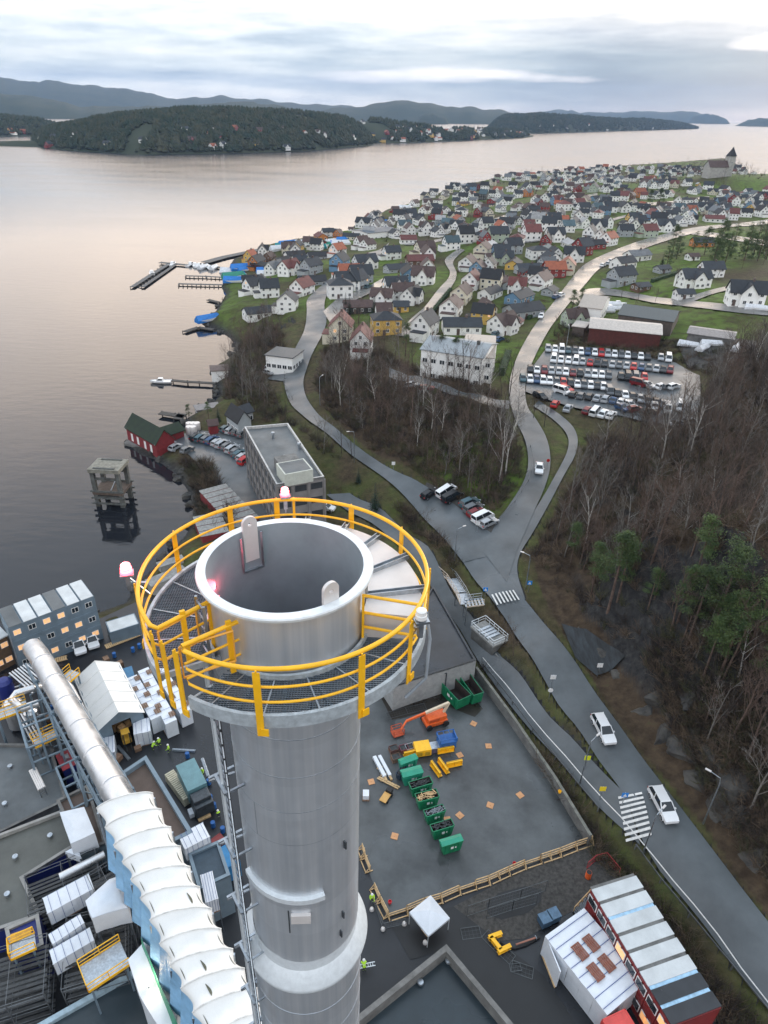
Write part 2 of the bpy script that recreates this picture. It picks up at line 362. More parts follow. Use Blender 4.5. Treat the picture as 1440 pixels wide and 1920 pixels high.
# ================================================================ SETTING
asph = mat('asphalt', (.075,.087,.095), .42, var=.3, scale=.16, bump=.15, bscale=12, coord='Object', rvar=.18)
asph_dark = mat('wet dark asphalt', (.013,.015,.019), .36, var=.35, scale=.13, bump=.2, bscale=10, rvar=.16)
road_pale = mat('worn road', (.15,.147,.14), .3, var=.18, scale=.2, bump=.1, rvar=.15)
slabm = mat('wet concrete slab', (.068,.075,.078), .30, var=.5, scale=.16, bump=.05, rvar=.22)
paint = mat('road paint', (.62,.62,.6), .6, var=.15, scale=3)
conc = mat('concrete', (.28,.275,.26), .75, var=.25, scale=.8, bump=.2)
conc_d = mat('dark concrete', (.14,.14,.135), .8, var=.35, scale=.8, bump=.2)
gravel = mat('gravel', (.05,.047,.043), .85, var=.5, scale=2.5, bump=.5, bscale=14)
def ground_mat():
    m = bpy.data.materials.new('ground cover'); m.use_nodes = True; nt = m.node_tree; N = nt.nodes.new; L = nt.links.new; b = nt.nodes['Principled BSDF']
    b.inputs['Roughness'].default_value = .95; b.inputs['Specular IOR Level'].default_value = .2
    tc = N('ShaderNodeTexCoord')
    def ns(s, d=6):
        n = N('ShaderNodeTexNoise'); n.inputs['Scale'].default_value = s; n.inputs['Detail'].default_value = d; n.inputs['Roughness'].default_value = .65; L(tc.outputs['Object'], n.inputs[0]); return n.outputs[0]
    def rp(v, st):
        n = N('ShaderNodeValToRGB'); e = n.color_ramp.elements; e[0].position = st[0][0]; e[0].color = (*st[0][1],1); e[1].position = st[-1][0]; e[1].color = (*st[-1][1],1)
        for p, c in st[1:-1]: q = e.new(p); q.color = (*c,1)
        L(v, n.inputs[0]); return n.outputs[0]
    def mx(f, a, b_):
        n = N('ShaderNodeMix'); n.data_type = 'RGBA'; L(f, n.inputs[0]); L(a, n.inputs[6]); L(b_, n.inputs[7]); return n.outputs[2]
    leaf = rp(ns(.7), [(.3,(.028,.019,.013)),(.5,(.056,.040,.026)),(.62,(.075,.053,.034)),(.75,(.06,.062,.028))])
    grass = rp(ns(.25), [(.3,(.040,.034,.018)),(.45,(.060,.088,.016)),(.6,(.085,.145,.022)),(.75,(.12,.125,.045))])
    rock = rp(ns(.9), [(.3,(.012,.012,.014)),(.55,(.038,.038,.038)),(.75,(.08,.078,.074))])
    at = N('ShaderNodeAttribute'); at.attribute_name = 'zone'; sp = N('ShaderNodeSeparateColor'); L(at.outputs['Color'], sp.inputs[0])
    c = mx(sp.outputs[0], leaf, grass)
    geo = N('ShaderNodeNewGeometry'); sg = N('ShaderNodeSeparateXYZ'); L(geo.outputs['True Normal'], sg.inputs[0])
    mr = N('ShaderNodeMapRange'); mr.inputs[1].default_value = .74; mr.inputs[2].default_value = .58; L(sg.outputs[2], mr.inputs[0])
    mxx = N('ShaderNodeMath'); mxx.operation = 'MAXIMUM'; L(mr.outputs[0], mxx.inputs[0]); L(sp.outputs[1], mxx.inputs[1])
    c = mx(mxx.outputs[0], c, rock); L(c, b.inputs['Base Color'])
    bp = N('ShaderNodeBump'); bp.inputs['Strength'].default_value = .7; bp.inputs['Distance'].default_value = .3; L(ns(2.2, 8), bp.inputs['Height']); L(bp.outputs[0], b.inputs['Normal'])
    return m
GM = ground_mat()
def build_terrain():
    gz = GZ - .5*CUT; v = np.stack([GX, GY, gz], -1).reshape(-1, 3)
    i, j = np.meshgrid(np.arange(NR-1), np.arange(NA-1), indexing='ij'); a = (i*NA+j).ravel()
    keep = (np.maximum.reduce([GZ[:-1,:-1], GZ[1:,:-1], GZ[:-1,1:], GZ[1:,1:]]) > -2).ravel(); a = a[keep]
    f = np.stack([a, a+1, a+NA+1, a+NA], -1)[:, ::-1]
    me = bpy.data.meshes.new('ground'); me.from_pydata(v.tolist(), [], f.tolist()); me.materials.append(GM)
    g = inside(GX, GY, TOWN)*np.clip(.35+1.3*(vnoise(GX, GY, 26, 11)-.25), 0, 1)
    g = np.maximum(g, inside(GX, GY, FOREST_M)*np.clip((vnoise(GX, GY, 14, 12)-.74)*4, 0, 1))
    cg = wpoly([(870,870),(930,850),(960,900),(900,930)], 12)
    g = np.maximum(g, sstep(1.4-seg_dist(GX, GY, cg)/10)*.9*(inside(GX, GY, cg) | (seg_dist(GX, GY, cg) < 10)))
    sdr = seg_dist(GX, GY, SHORE); inn = inside(GX, GY, SHORE)
    g = np.where(inn & ~inside(GX, GY, TOWN) & ~inside(GX, GY, FOREST_R) & ~inside(GX, GY, FOREST_M), np.maximum(g, .45*vnoise(GX, GY, 5, 14)), g)
    rk = np.where(inn, sstep(1-sdr/4), 1)
    col = np.stack([g, rk, g*0, g*0+1], -1).reshape(-1, 4).astype(np.float32)
    at = me.color_attributes.new('zone', 'FLOAT_COLOR', 'POINT'); at.data.foreach_set('color', col.ravel())
    me.polygons.foreach_set('use_smooth', [True]*len(me.polygons)); me.update()
    o = bpy.data.objects.new('ground', me); COL.objects.link(o); tag(o, kind='structure')
def struct(name, mb, m, **k): return tag(mb.build(name, m, **k), kind='structure')
# sea
def sea_mat():
    m = bpy.data.materials.new('sea water'); m.use_nodes = True; nt = m.node_tree; N = nt.nodes.new; L = nt.links.new; b = nt.nodes['Principled BSDF']
    b.inputs['Base Color'].default_value = (.012,.014,.018,1); b.inputs['Roughness'].default_value = .09; b.inputs['IOR'].default_value = 1.4
    tc = N('ShaderNodeTexCoord'); mp = N('ShaderNodeMapping'); mp.inputs['Rotation'].default_value = (0,0,R(25)); mp.inputs['Scale'].default_value = (.6,1.6,1); L(tc.outputs['Object'], mp.inputs[0])
    n1 = N('ShaderNodeTexNoise'); n1.inputs['Scale'].default_value = .22; n1.inputs['Detail'].default_value = 5; L(mp.outputs[0], n1.inputs[0])
    n2 = N('ShaderNodeTexNoise'); n2.inputs['Scale'].default_value = .012; n2.inputs['Detail'].default_value = 4; L(mp.outputs[0], n2.inputs[0])
    mr = N('ShaderNodeMapRange'); mr.inputs[1].default_value = .35; mr.inputs[2].default_value = .65; mr.inputs[3].default_value = .02; mr.inputs[4].default_value = .07; L(n2.outputs[0], mr.inputs[0])
    sy = N('ShaderNodeSeparateXYZ'); L(tc.outputs['Object'], sy.inputs[0]); wy_ = N('ShaderNodeMapRange'); wy_.inputs[1].default_value = 250; wy_.inputs[2].default_value = 1300; wy_.inputs[3].default_value = 0; wy_.inputs[4].default_value = .17; L(sy.outputs[1], wy_.inputs[0])   # open fjord is ruffled, the bay is calm
    ad = N('ShaderNodeMath'); L(mr.outputs[0], ad.inputs[0]); L(wy_.outputs[0], ad.inputs[1]); L(ad.outputs[0], b.inputs['Roughness'])
    bp = N('ShaderNodeBump'); bp.inputs['Strength'].default_value = .16; bp.inputs['Distance'].default_value = .35; L(n1.outputs[0], bp.inputs['Height']); L(bp.outputs[0], b.inputs['Normal'])
    return m
SEA = sea_mat()
struct('sea', MB().poly([(-14000,-900,0),(14000,-900,0),(14000,16000,0),(-14000,16000,0)]), SEA)
# ground sheet below and behind the camera
struct('ground_behind', MB().poly([(-500,-700,2.9),(700,-700,2.9),(700,6,2.9),(-500,6,2.9)]), asph_dark)
# ---- sheets and ribbons draped on the terrain
def densify(pts, step):
    out = []
    for a, b in zip(pts[:-1], pts[1:]):
        n = max(1, int(max((b[0]-a[0]).length, (b[1]-a[1]).length)/step))
        for i in range(n): t = i/n; out.append((a[0].lerp(b[0], t), a[1].lerp(b[1], t)))
    out.append(pts[-1]); return out
def ribbon(name, Lp, Rp, m, off=.12, label=None, step=3.0, nx=4, kerb=None, smoothn=2):
    prs = [(hit(*a), hit(*b)) for a, b in zip(Lp, Rp)]
    for _ in range(smoothn):      # round the corners
        q = [prs[0]]
        for a, b in zip(prs[:-1], prs[1:]):
            q += [(a[0].lerp(b[0], .25), a[1].lerp(b[1], .25)), (a[0].lerp(b[0], .75), a[1].lerp(b[1], .75))]
        q.append(prs[-1]); prs = q
    prs = densify(prs, step); cut([(p[0].x, p[0].y) for p in prs]+[(p[1].x, p[1].y) for p in reversed(prs)]); mb = MB(); n = len(prs); vs = []
    for a, b in prs:
        row = [a.lerp(b, k/nx) for k in range(nx+1)]
        zz = [H(p.x, p.y) for p in row]
        for p, z in zip(row, zz): vs.append((p.x, p.y, max(z, .3)+off))
    fs = [(i*(nx+1)+k, i*(nx+1)+k+1, (i+1)*(nx+1)+k+1, (i+1)*(nx+1)+k) for i in range(n-1) for k in range(nx)]
    mb.raw(vs, fs); o = struct(name, mb, m)
    smooth_mesh(o.data); 
    ROADS.append([(p[0].lerp(p[1], .5).x, p[0].lerp(p[1], .5).y, (p[0]-p[1]).length/2) for p in prs])
    return prs
ROADS = []; CUT = np.zeros(GX.shape)
def cut(poly):
    global CUT
    xs = [p[0] for p in poly]; ys = [p[1] for p in poly]; m = (GX > min(xs)) & (GX < max(xs)) & (GY > min(ys)) & (GY < max(ys)); CUT = np.maximum(CUT, m*inside(GX, GY, poly))
def sheet(name, px, m, off=.1, z=None, grid=2.5, kind='structure'):
    """flat-ish sheet inside a pixel polygon, following the ground"""
    w = [hit(*p) if z is None else P(p[0], p[1], z) for p in px]
    if z is not None: return struct(name, MB().poly([(p.x, p.y, z+off) for p in w]), m)
    cut([(p.x, p.y) for p in w]); me = bpy.data.meshes.new(name); bm = bmesh.new(); vs = [bm.verts.new((p.x, p.y, 0)) for p in w]; bm.faces.new(vs)
    xs = [p.x for p in w]; ys = [p.y for p in w]
    for ax, lo, hi in ((0, min(xs), max(xs)), (1, min(ys), max(ys))):
        k = lo+grid
        while k < hi:
            co = (k,0,0) if ax == 0 else (0,k,0); no = (1,0,0) if ax == 0 else (0,1,0)
            bmesh.ops.bisect_plane(bm, geom=bm.verts[:]+bm.edges[:]+bm.faces[:], plane_co=co, plane_no=no); k += grid
    for v in bm.verts: v.co.z = max(H(v.co.x, v.co.y), .3)+off
    bmesh.ops.recalc_face_normals(bm, faces=bm.faces)
    for f in bm.faces:
        f.smooth = True
        if f.normal.z < 0: f.normal_flip()
    bm.to_mesh(me); bm.free(); me.materials.append(m); o = bpy.data.objects.new(name, me); COL.objects.link(o); return tag(o, kind=kind) if kind else o
# roads (left and right edges read off the photograph)
ribbon('main_road', [(1700,2190),(1440,1898),(1300,1712),(1205,1590),(1168,1482),(1100,1395),(1040,1310),(1000,1243),(962,1180),(922,1128),(880,1070),(840,1022),(800,975)],
       [(1700,2000),(1440,1735),(1310,1560),(1200,1418),(1130,1320),(1060,1215),(1012,1160),(970,1110),(945,1062),(940,1035),(930,1010),(915,995),(900,990)], asph, .16)
ribbon('west_road', [(868,1056),(840,1022),(800,975),(740,912),(690,875),(650,848),(600,805),(560,775),(540,750),(532,722),(536,690),(552,660),(570,625),(576,592),(574,562),(596,540),(630,512),(668,490),(700,472),(730,455)],
       [(935,1040),(905,1000),(860,950),(790,905),(735,885),(690,852),(640,815),(600,782),(580,758),(570,735),(568,712),(578,680),(592,652),(606,626),(614,600),(606,572),(618,548),(646,522),(682,498),(712,480),(738,462)], asph, .2)
ribbon('east_road', [(905,1035),(925,990),(962,938),(985,900),(992,865),(984,822),(964,785),(955,755)],
       [(950,1092),(970,1030),(1000,962),(1024,910),(1034,868),(1026,822),(1006,788),(988,765)], asph, .24)
ribbon('east_road', [(960,770),(953,745),(957,700),(978,650),(1008,602),(1045,560),(1078,512),(1108,488),(1160,466),(1218,446),(1290,428),(1440,412)],
       [(995,778),(985,755),(984,715),(1006,660),(1038,605),(1070,566),(1096,535),(1120,506),(1168,484),(1228,458),(1295,438),(1440,420)], road_pale, .26)
ribbon('footpath', [(962,1110),(948,1070),(952,1035),(985,985),(1020,930),(1045,885),(1066,845),(1066,815),(1040,788),(1000,762)],
       [(985,1125),(968,1075),(972,1040),(1005,990),(1035,935),(1058,890),(1082,850),(1084,812),(1060,784),(1010,752)], asph, .12)
ribbon('service_road', [(612,928),(670,968),(740,1012),(800,1085),(858,1172),(905,1255),(960,1330),(1060,1440),(1130,1525),(1200,1586)],
       [(655,925),(712,950),(785,1010),(832,1085),(890,1165),(952,1242),(1005,1310),(1080,1395),(1132,1450),(1172,1490)], asph, .13)
ribbon('side_road', [(1060,556),(1110,538),(1180,546),(1250,560),(1350,572),(1440,580),(1600,590)], [(1080,572),(1112,552),(1180,557),(1250,572),(1350,585),(1440,594),(1600,606)], road_pale, .2)
ribbon('driveway', [(1255,566),(1300,556),(1350,540),(1380,534)], [(1275,574),(1312,562),(1355,547),(1385,541)], road_pale, .24)
ribbon('central_lane', [(742,630),(776,594),(808,562),(832,534),(846,512),(838,500),(832,488),(846,476),(862,466)], [(768,632),(798,602),(826,568),(848,540),(858,514),(852,502),(848,492),(858,480),(872,470)], road_pale, .22)
ribbon('village_lane', [(606,585),(640,556),(690,538),(720,522)], [(618,605),(650,572),(700,548),(726,530)], road_pale, .25)
ribbon('middle_drive', [(730,690),(790,708),(850,730),(910,745),(955,752)], [(730,708),(790,724),(850,745),(905,758),(955,768)], asph, .2)
ribbon('far_road', [(1300,432),(1360,440),(1440,452)], [(1296,440),(1356,448),(1440,462)], road_pale, .2)
for i, (a, b) in enumerate((((940,452),(1060,440)), ((1080,420),(1180,402)), ((880,420),(960,398)), ((1000,372),(1120,362)), ((1200,380),(1330,368)), ((760,455),(860,440)))):
    ribbon('village_street', [a, ((a[0]+b[0])/2, (a[1]+b[1])/2+4), b], [(a[0], a[1]+5), ((a[0]+b[0])/2, (a[1]+b[1])/2+9), (b[0], b[1]+4)], road_pale, .2, nx=2)
sheet('lay_by', [(800,905),(850,925),(905,970),(930,985),(925,1000),(880,1000),(830,965),(790,925)], gravel, .14)
sheet('car_park', [(990,700),(1028,648),(1120,652),(1265,680),(1312,705),(1310,790),(1290,802),(1200,790),(1100,770),(1010,745),(985,735)], asph, .18)
sheet('waterside_car_park', [(318,822),(360,808),(455,815),(475,870),(505,930),(505,985),(440,990),(420,930),(395,890),(350,850)], asph, .12)
sheet('house_forecourt', [(500,690),(552,668),(548,705),(530,715),(500,710)], asph, .1)
sheet('boatyard', [(1085,600),(1110,560),(1150,570),(1120,610)], gravel, .1)
sheet('rubble_yard', [(1265,640),(1420,640),(1420,680),(1290,690)], gravel, .1)
# yard
yard_w = [P(x, y, 3) for x, y in YARD_PX[:-2]] 
struct('yard', MB().poly([(x, y, 3.02) for x, y in YARD]), asph_dark)
sheet('concrete_slab', [(560,1290),(892,1262),(1110,1578),(725,1722),(672,1585),(560,1400)], slabm, .05, z=3)
mud = mat('wet brown silt', (.022,.018,.014), .32, var=.4, scale=.5, rvar=.2)
sheet('wet_silt', [(715,1310),(790,1288),(868,1278),(905,1330),(890,1345),(836,1324),(760,1345),(735,1350)], mud, .07, z=3)
sheet('wet_silt', [(740,1352),(840,1322),(835,1375),(745,1395)], slabm, .06, z=3)
sheet('gravel_patch', [(1012,1618),(1112,1580),(1165,1650),(1105,1690),(985,1760),(890,1770),(850,1700)], gravel, .06, z=3)
tar = mat('fresh tar', (.006,.0065,.0075), .45, var=.3, scale=.5)
sheet('tar_patch', [(912,1695),(935,1675),(985,1662),(1015,1668),(1015,1690),(990,1712),(940,1725),(915,1715)], tar, .08, z=3)
sheet('tar_patch', [(735,1740),(850,1700),(1020,1830),(1080,1920),(1000,2000),(840,1780),(770,1800)], tar, .07, z=3)
# road markings
def stripe(c0, c1, w, mb, off=.3):
    a, b = hit(*c0), hit(*c1); d = (b-a).normalized(); n = Vector((-d.y, d.x, 0))*w/2
    mb.poly([(*(a-n)[:2], a.z+off), (*(b-n)[:2], b.z+off), (*(b+n)[:2], b.z+off), (*(a+n)[:2], a.z+off)])
def zebra(name, c0, c1, n, along, half, off, bar=.5):
    mb = MB(); A, B = hit(*c0), hit(*c1); d = (B-A); L_ = d.length; d.normalize(); q = hit(*along)-A; q.z = 0; q.normalize()
    for i in range(n):
        c = A + d*(L_*(i+.5)/n); w = L_/n*bar/2
        v = [c-q*half-d*w, c-q*half+d*w, c+q*half+d*w, c+q*half-d*w]
        mb.poly([(p.x, p.y, H(p.x, p.y)+off) for p in v])
    struct(name, mb, paint)
zebra('pedestrian_crossing', (1180,1488), (1197,1578), 9, (1202,1486), 1.25, .32)
zebra('pedestrian_crossing', (924,1128), (970,1118), 7, (928,1136), 1.3, .4, .42)
def line(name, pts, w, off):
    mb = MB(); W = [hit(*p) for p in pts]
    for a, b in zip(W[:-1], W[1:]):
        n_ = max(1, int((b-a).length/3))
        for i in range(n_):
            p, q = a.lerp(b, i/n_), a.lerp(b, (i+1)/n_); d = (q-p); d.z = 0; d.normalize(); s = Vector((-d.y, d.x, 0))*w/2
            mb.poly([(k.x, k.y, H(k.x, k.y)+off) for k in (p-s, q-s, q+s, p+s)])
    struct(name, mb, paint)
line('edge_line', [(1440,1883),(1300,1698),(1225,1608),(1195,1572),(1130,1500),(1060,1420),(990,1340),(905,1235)], .09, .25)
build_terrain()
# ---------------------------------------------------------------- far shores: low hills and islands of real size
hill_m = mat('wooded hillside', (.028,.040,.026), .95, var=.4, scale=.006, col2=(.055,.060,.036), spec=.1)
def ridge(name, prof, base_px, depth, z0=-1, jag=.12, m=None, n2=14, seed=1, dist=None):
    """prof: photo points of the skyline; base_px: photo y of its waterline at each point; depth: metres front to back"""
    rows = []; xs = [p[0] for p in prof]
    N_ = max(40, int((xs[-1]-xs[0])/6)); grid = []
    for i in range(N_+1):
        x = xs[0]+(xs[-1]-xs[0])*i/N_; y = float(np.interp(x, xs, [p[1] for p in prof])); b = float(np.interp(x, [q[0] for q in base_px], [q[1] for q in base_px]))
        if dist: d = ray(x, b); dh = Vector((d.x, d.y, 0)).normalized(); rF = dist/max(.3, dh.y)**.5; F = dh*rF
        else: F = P(x, b, 0); F.z = 0; dh = Vector((F.x, F.y, 0)).normalized(); rF = math.hypot(F.x, F.y)
        if dist: y += (float(vnoise(np.array(x*1.0), np.array(seed*50.), 26, seed))-.5)*7+(float(vnoise(np.array(x*1.0), np.array(seed*9.), 9, seed))-.5)*2.5
        rt = rF+depth*.5; d = ray(x, y); top = max(1.0, CAMZ + rt*d.z/math.hypot(d.x, d.y))
        te_ = min(1, (i+.2)/(5 if not dist else N_*.16), (N_-i+.2)/(5 if not dist else N_*.16)); top *= te_*(2-te_)
        col = []
        for k in range(n2+1):
            t = k/n2; r_ = rF + depth*t; s = math.sin(math.pi*min(t*1.0, 1))**.8
            nz = .5*float(vnoise(np.array(F.x*1.0+k*depth/n2*.7), np.array(F.y+r_), depth*.16, seed))+.5*float(vnoise(np.array(F.x+k*37.), np.array(r_*1.0), depth*.06, seed+3))
            z = top*s*(1-jag*2*nz*(1-abs(2*t-1)) + (nz-.5)*.35*(1-s)) + z0*(1-s)
            z = min(z, CAMZ+(top-CAMZ)*(r_/rt) + 0) if top > CAMZ else z
            col.append((dh.x*r_, dh.y*r_, max(z, z0)))
        grid.append(col)
    mb = MB(); w = n2+1
    mb.raw([p for c in grid for p in c], [(i*w+k, (i+1)*w+k, (i+1)*w+k+1, i*w+k+1) for i in range(N_) for k in range(n2)])
    o = struct(name, mb, m or hill_m); smooth_mesh(o.data, 80); return grid
# distant mountains
g_mt = ridge('mountain_range', [(-250,150),(0,143),(60,146),(130,150),(200,160),(240,163),(320,180),(400,178),(480,180),(560,190),(640,193),(720,197),(760,204)], [(-250,186),(760,208)], 3500, n2=12, seed=2, dist=8500)
ridge('wooded_hills', [(-250,175),(0,168),(40,172),(100,185),(150,196),(230,198),(290,195),(330,196),(420,186),(520,192),(560,198),(640,205)], [(-250,214),(640,222)], 1600, n2=10, seed=5, dist=5200)
ridge('wooded_hills', [(560,207),(640,198),(700,192),(740,181),(770,185),(830,193),(900,199),(960,203),(1000,208)], [(560,212),(1000,214)], 1800, n2=10, seed=8, dist=6400)
ridge('far_shore', [(950,206),(1060,205),(1150,208),(1300,208),(1360,213)], [(950,212),(1360,217)], 1500, n2=6, seed=9, dist=12500)
ridge('low_island', [(780,220),(795,214),(815,213),(842,222)], [(780,226),(842,226)], 200, n2=8, seed=12, dist=6000)
ridge('low_island', [(630,218),(680,205),(700,208),(740,215)], [(630,221),(740,221)], 350, n2=8, seed=13, dist=7200)
ridge('low_island', [(1380,228),(1400,222),(1440,221),(1500,224),(1530,234)], [(1380,232),(1530,234)], 500, n2=8, seed=14, dist=9500)
ridge('low_island', [(1290,217),(1315,211),(1345,213),(1370,222)], [(1290,224),(1370,226)], 400, n2=8, seed=15, dist=12000)
g_b = ridge('wooded_island', [(912,232),(925,222),(950,215),(1000,213),(1080,216),(1150,222),(1200,222),(1260,228),(1310,238)], [(912,246),(1000,250),(1080,248),(1150,246),(1310,242)], 700, n2=12, seed=16)
g_c = ridge('village_shore', [(640,232),(700,222),(760,232),(820,240),(900,243),(960,246),(1000,256)], [(640,268),(760,268),(860,264),(1000,258)], 420, n2=10, seed=17)
g_a = ridge('wooded_island', [(60,262),(90,244),(150,232),(230,214),(290,206),(350,204),(430,203),(520,206),(600,211),(650,222),(690,240),(705,262)], [(60,276),(140,283),(260,290),(400,288),(560,284),(660,276),(705,272)], 750, n2=18, seed=18)
g_d = ridge('low_shore', [(-200,222),(0,216),(60,222),(100,232),(140,244)], [(-200,258),(0,256),(140,254)], 500, n2=8, seed=19)
ridge('low_shore', [(-200,262),(0,264),(60,262),(90,268)], [(-200,272),(0,274),(90,276)], 120, n2=6, seed=20)
# conifer cover of the far woods: far too many to count
wood_m = mat('conifer wood', (.018,.036,.024), .95, var=.5, scale=.035, col2=(.060,.060,.036), spec=.1)
def cover(name, grid, n, hmin, hmax, w, label, skip=.0, seed=0, m=None):
    rnd = random.Random(seed); mb = MB(); A = len(grid)-1; B = len(grid[0])-1
    for _ in range(n):
        i = rnd.randrange(A); k = rnd.randrange(int(B*.62)+1) if B > 4 else rnd.randrange(B)
        s, t = rnd.random(), rnd.random()
        a = Vector(grid[i][k]).lerp(Vector(grid[i+1][k]), s); b = Vector(grid[i][min(k+1, B)]).lerp(Vector(grid[i+1][min(k+1, B)]), s); p = a.lerp(b, t)
        if p.z < 2 or vnoise(np.array(p.x), np.array(p.y), 60, 31) < skip: continue
        h = rnd.uniform(hmin, hmax); r = w*rnd.uniform(.7, 1.3); q = 5; vs = [(p.x, p.y, p.z+h)]
        for ring, (rr, zz) in enumerate(((r*.6, h*.62), (r, h*.25), (r*.6, -.5))):
            for j in range(q):
                an = 2*math.pi*(j+ring*.5)/q+rnd.random()*.5; vs.append((p.x+rr*math.cos(an)*rnd.uniform(.7,1.3), p.y+rr*math.sin(an)*rnd.uniform(.7,1.3), p.z+zz))
        fs = [(0, 1+j, 1+(j+1) % q) for j in range(q)]
        for ring in range(2):
            o = 1+ring*q; fs += [(o+j, o+q+j, o+q+(j+1) % q, o+(j+1) % q) for j in range(q)]
        mb.raw(vs, fs)
    o = mb.build(name, m or wood_m); tag(o, label, 'wood', kind='stuff'); return o
cover('conifer_wood', g_a, 9500, 6, 16, 6.0, 'dense dark conifer wood covering the large island across the fjord', .27, 1)
cover('conifer_wood', g_b, 3500, 9, 17, 7, 'dark woodland on the long low island right of the far village', .1, 2)
cover('conifer_wood', g_c, 2200, 8, 16, 6, 'scattered trees among the far village on the shore', .4, 3)
cover('conifer_wood', g_d, 1500, 8, 16, 7, 'woodland on the low shore at the far left of the fjord', .2, 4)

hz = bpy.data.materials.new('haze'); hz.use_nodes = True; hz.node_tree.nodes.clear()
_o = hz.node_tree.nodes.new('ShaderNodeOutputMaterial'); _v = hz.node_tree.nodes.new('ShaderNodeVolumePrincipled')
_v.inputs['Color'].default_value = (.46, .66, 1, 1); _v.inputs['Density'].default_value = 4.0e-5; _v.inputs['Anisotropy'].default_value = .0
hz.node_tree.links.new(_v.outputs[0], _o.inputs['Volume'])
tag(MB().box(-14500, -1000, -4, 14500, 16500, 600).build('haze', hz), 'thin blue air between the camera and the far hills', 'haze', kind='stuff')
# ================================================================ THE STACK
galv = mat('galvanised steel', (.42,.46,.50), .42, 1, var=.22, scale=5, rvar=.12, bump=.05)
yellow = mat('yellow paint', (.88,.47,.012), .38, var=.10, scale=3)
cover_m = mat('pale sheet metal cover', (.66,.63,.61), .38, .2, var=.08, scale=1.4)
flange_m = mat('brushed flange', (.68,.73,.76), .42, .25, var=.08, scale=6)
bore_m = mat('soot grey lining', (.31,.36,.39), .5, .3, var=.22, scale=.5, rvar=.12)
dark_st = mat('dark steel', (.07,.08,.09), .5, .6, var=.3, scale=3)
def steel_mat():
    m = bpy.data.materials.new('stainless cladding'); m.use_nodes = True; MATS['stainless cladding'] = m; nt = m.node_tree; N = nt.nodes.new; L = nt.links.new; b = nt.nodes['Principled BSDF']
    b.inputs['Metallic'].default_value = .68
    tc = N('ShaderNodeTexCoord'); mp = N('ShaderNodeMapping'); mp.inputs['Scale'].default_value = (3.2,3.2,.05); L(tc.outputs['Object'], mp.inputs[0])
    n = N('ShaderNodeTexNoise'); n.inputs['Scale'].default_value = 1.6; n.inputs['Detail'].default_value = 7; n.inputs['Roughness'].default_value = .6; L(mp.outputs[0], n.inputs[0])
    cr = N('ShaderNodeValToRGB'); e = cr.color_ramp.elements; e[0].position = .30; e[0].color = (.56,.60,.64,1); e[1].position = .72; e[1].color = (.74,.76,.78,1); L(n.outputs[0], cr.inputs[0])
    n2 = N('ShaderNodeTexNoise'); n2.inputs['Scale'].default_value = 3.5; n2.inputs['Detail'].default_value = 6; L(tc.outputs['Object'], n2.inputs[0])
    mr = N('ShaderNodeMapRange'); mr.inputs[1].default_value = .3; mr.inputs[2].default_value = .7; mr.inputs[3].default_value = .36; mr.inputs[4].default_value = .46; L(n2.outputs[0], mr.inputs[0]); L(mr.outputs[0], b.inputs['Roughness'])
    sp = N('ShaderNodeSeparateXYZ'); L(tc.outputs['Object'], sp.inputs[0])
    # rolled plate courses: each two metre course differs slightly, thin weld line between
    dv = N('ShaderNodeMath'); dv.operation = 'DIVIDE'; dv.inputs[1].default_value = 1.17; L(sp.outputs[2], dv.inputs[0])
    fl = N('ShaderNodeMath'); fl.operation = 'FLOOR'; L(dv.outputs[0], fl.inputs[0])
    wn = N('ShaderNodeTexWhiteNoise'); wn.noise_dimensions = '1D'; L(fl.outputs[0], wn.inputs['W'])
    m2 = N('ShaderNodeMapRange'); m2.inputs[3].default_value = .93; m2.inputs[4].default_value = 1.05; L(wn.outputs[0], m2.inputs[0])
    hs = N('ShaderNodeHueSaturation'); L(cr.outputs[0], hs.inputs['Color']); L(m2.outputs[0], hs.inputs['Value']); L(hs.outputs[0], b.inputs['Base Color'])
    bp = N('ShaderNodeBump'); bp.inputs['Strength'].default_value = .04; bp.inputs['Distance'].default_value = .02; L(n2.outputs[0], bp.inputs['Height']); L(bp.outputs[0], b.inputs['Normal'])
    return m
steel = steel_mat()
SC = P(535, 1056, 72.2); SX, SY = SC.x, SC.y; ZT = 72.2; PCX, PCY, PR = -.045, .29, 2.91; ZF, ZR = 70.72, 71.85
st = thing('chimney_stack', 'tall stainless steel chimney stack with a yellow railed ring platform at its top', 'chimney', (SX, SY, 3))
def zl(z): return z-3
def part(mb, name, m, parent=st, **k): return mb.build(name, m, parent, **k)
part(MB().lathe([(1.60,zl(ZT-.02)),(1.60,zl(69.9))], 96), 'liner_pipe', steel, smooth=True)
part(MB().lathe([(1.565,zl(ZT)),(1.55,zl(71.9)),(1.43,zl(70.2)),(1.42,zl(12)),(0.0,zl(12))], 80), 'bore', bore_m, smooth=True)
part(MB().lathe([(1.56,zl(ZT)),(1.745,zl(ZT)),(1.76,zl(ZT-.03)),(1.75,zl(ZT-.085)),(1.605,zl(ZT-.09))], 110), 'rim_flange', flange_m, smooth=25)
sh = MB().lathe([(1.485,zl(70.4)),(1.50,zl(60.2))], 96, (.045, 0)); part(sh, 'shaft', steel, smooth=True)
part(MB().lathe([(1.62,zl(58.75)),(1.66,zl(3.0))], 96, (.02, 0)), 'lower_shaft', steel, smooth=True)
part(MB().lathe([(1.49,zl(60.25)),(1.505,zl(59.75)),(1.80,zl(59.32)),(1.815,zl(59.25)),(1.80,zl(59.15)),(1.63,zl(58.8))], 96, (.02, 0)), 'flared_skirt', flange_m, smooth=25)
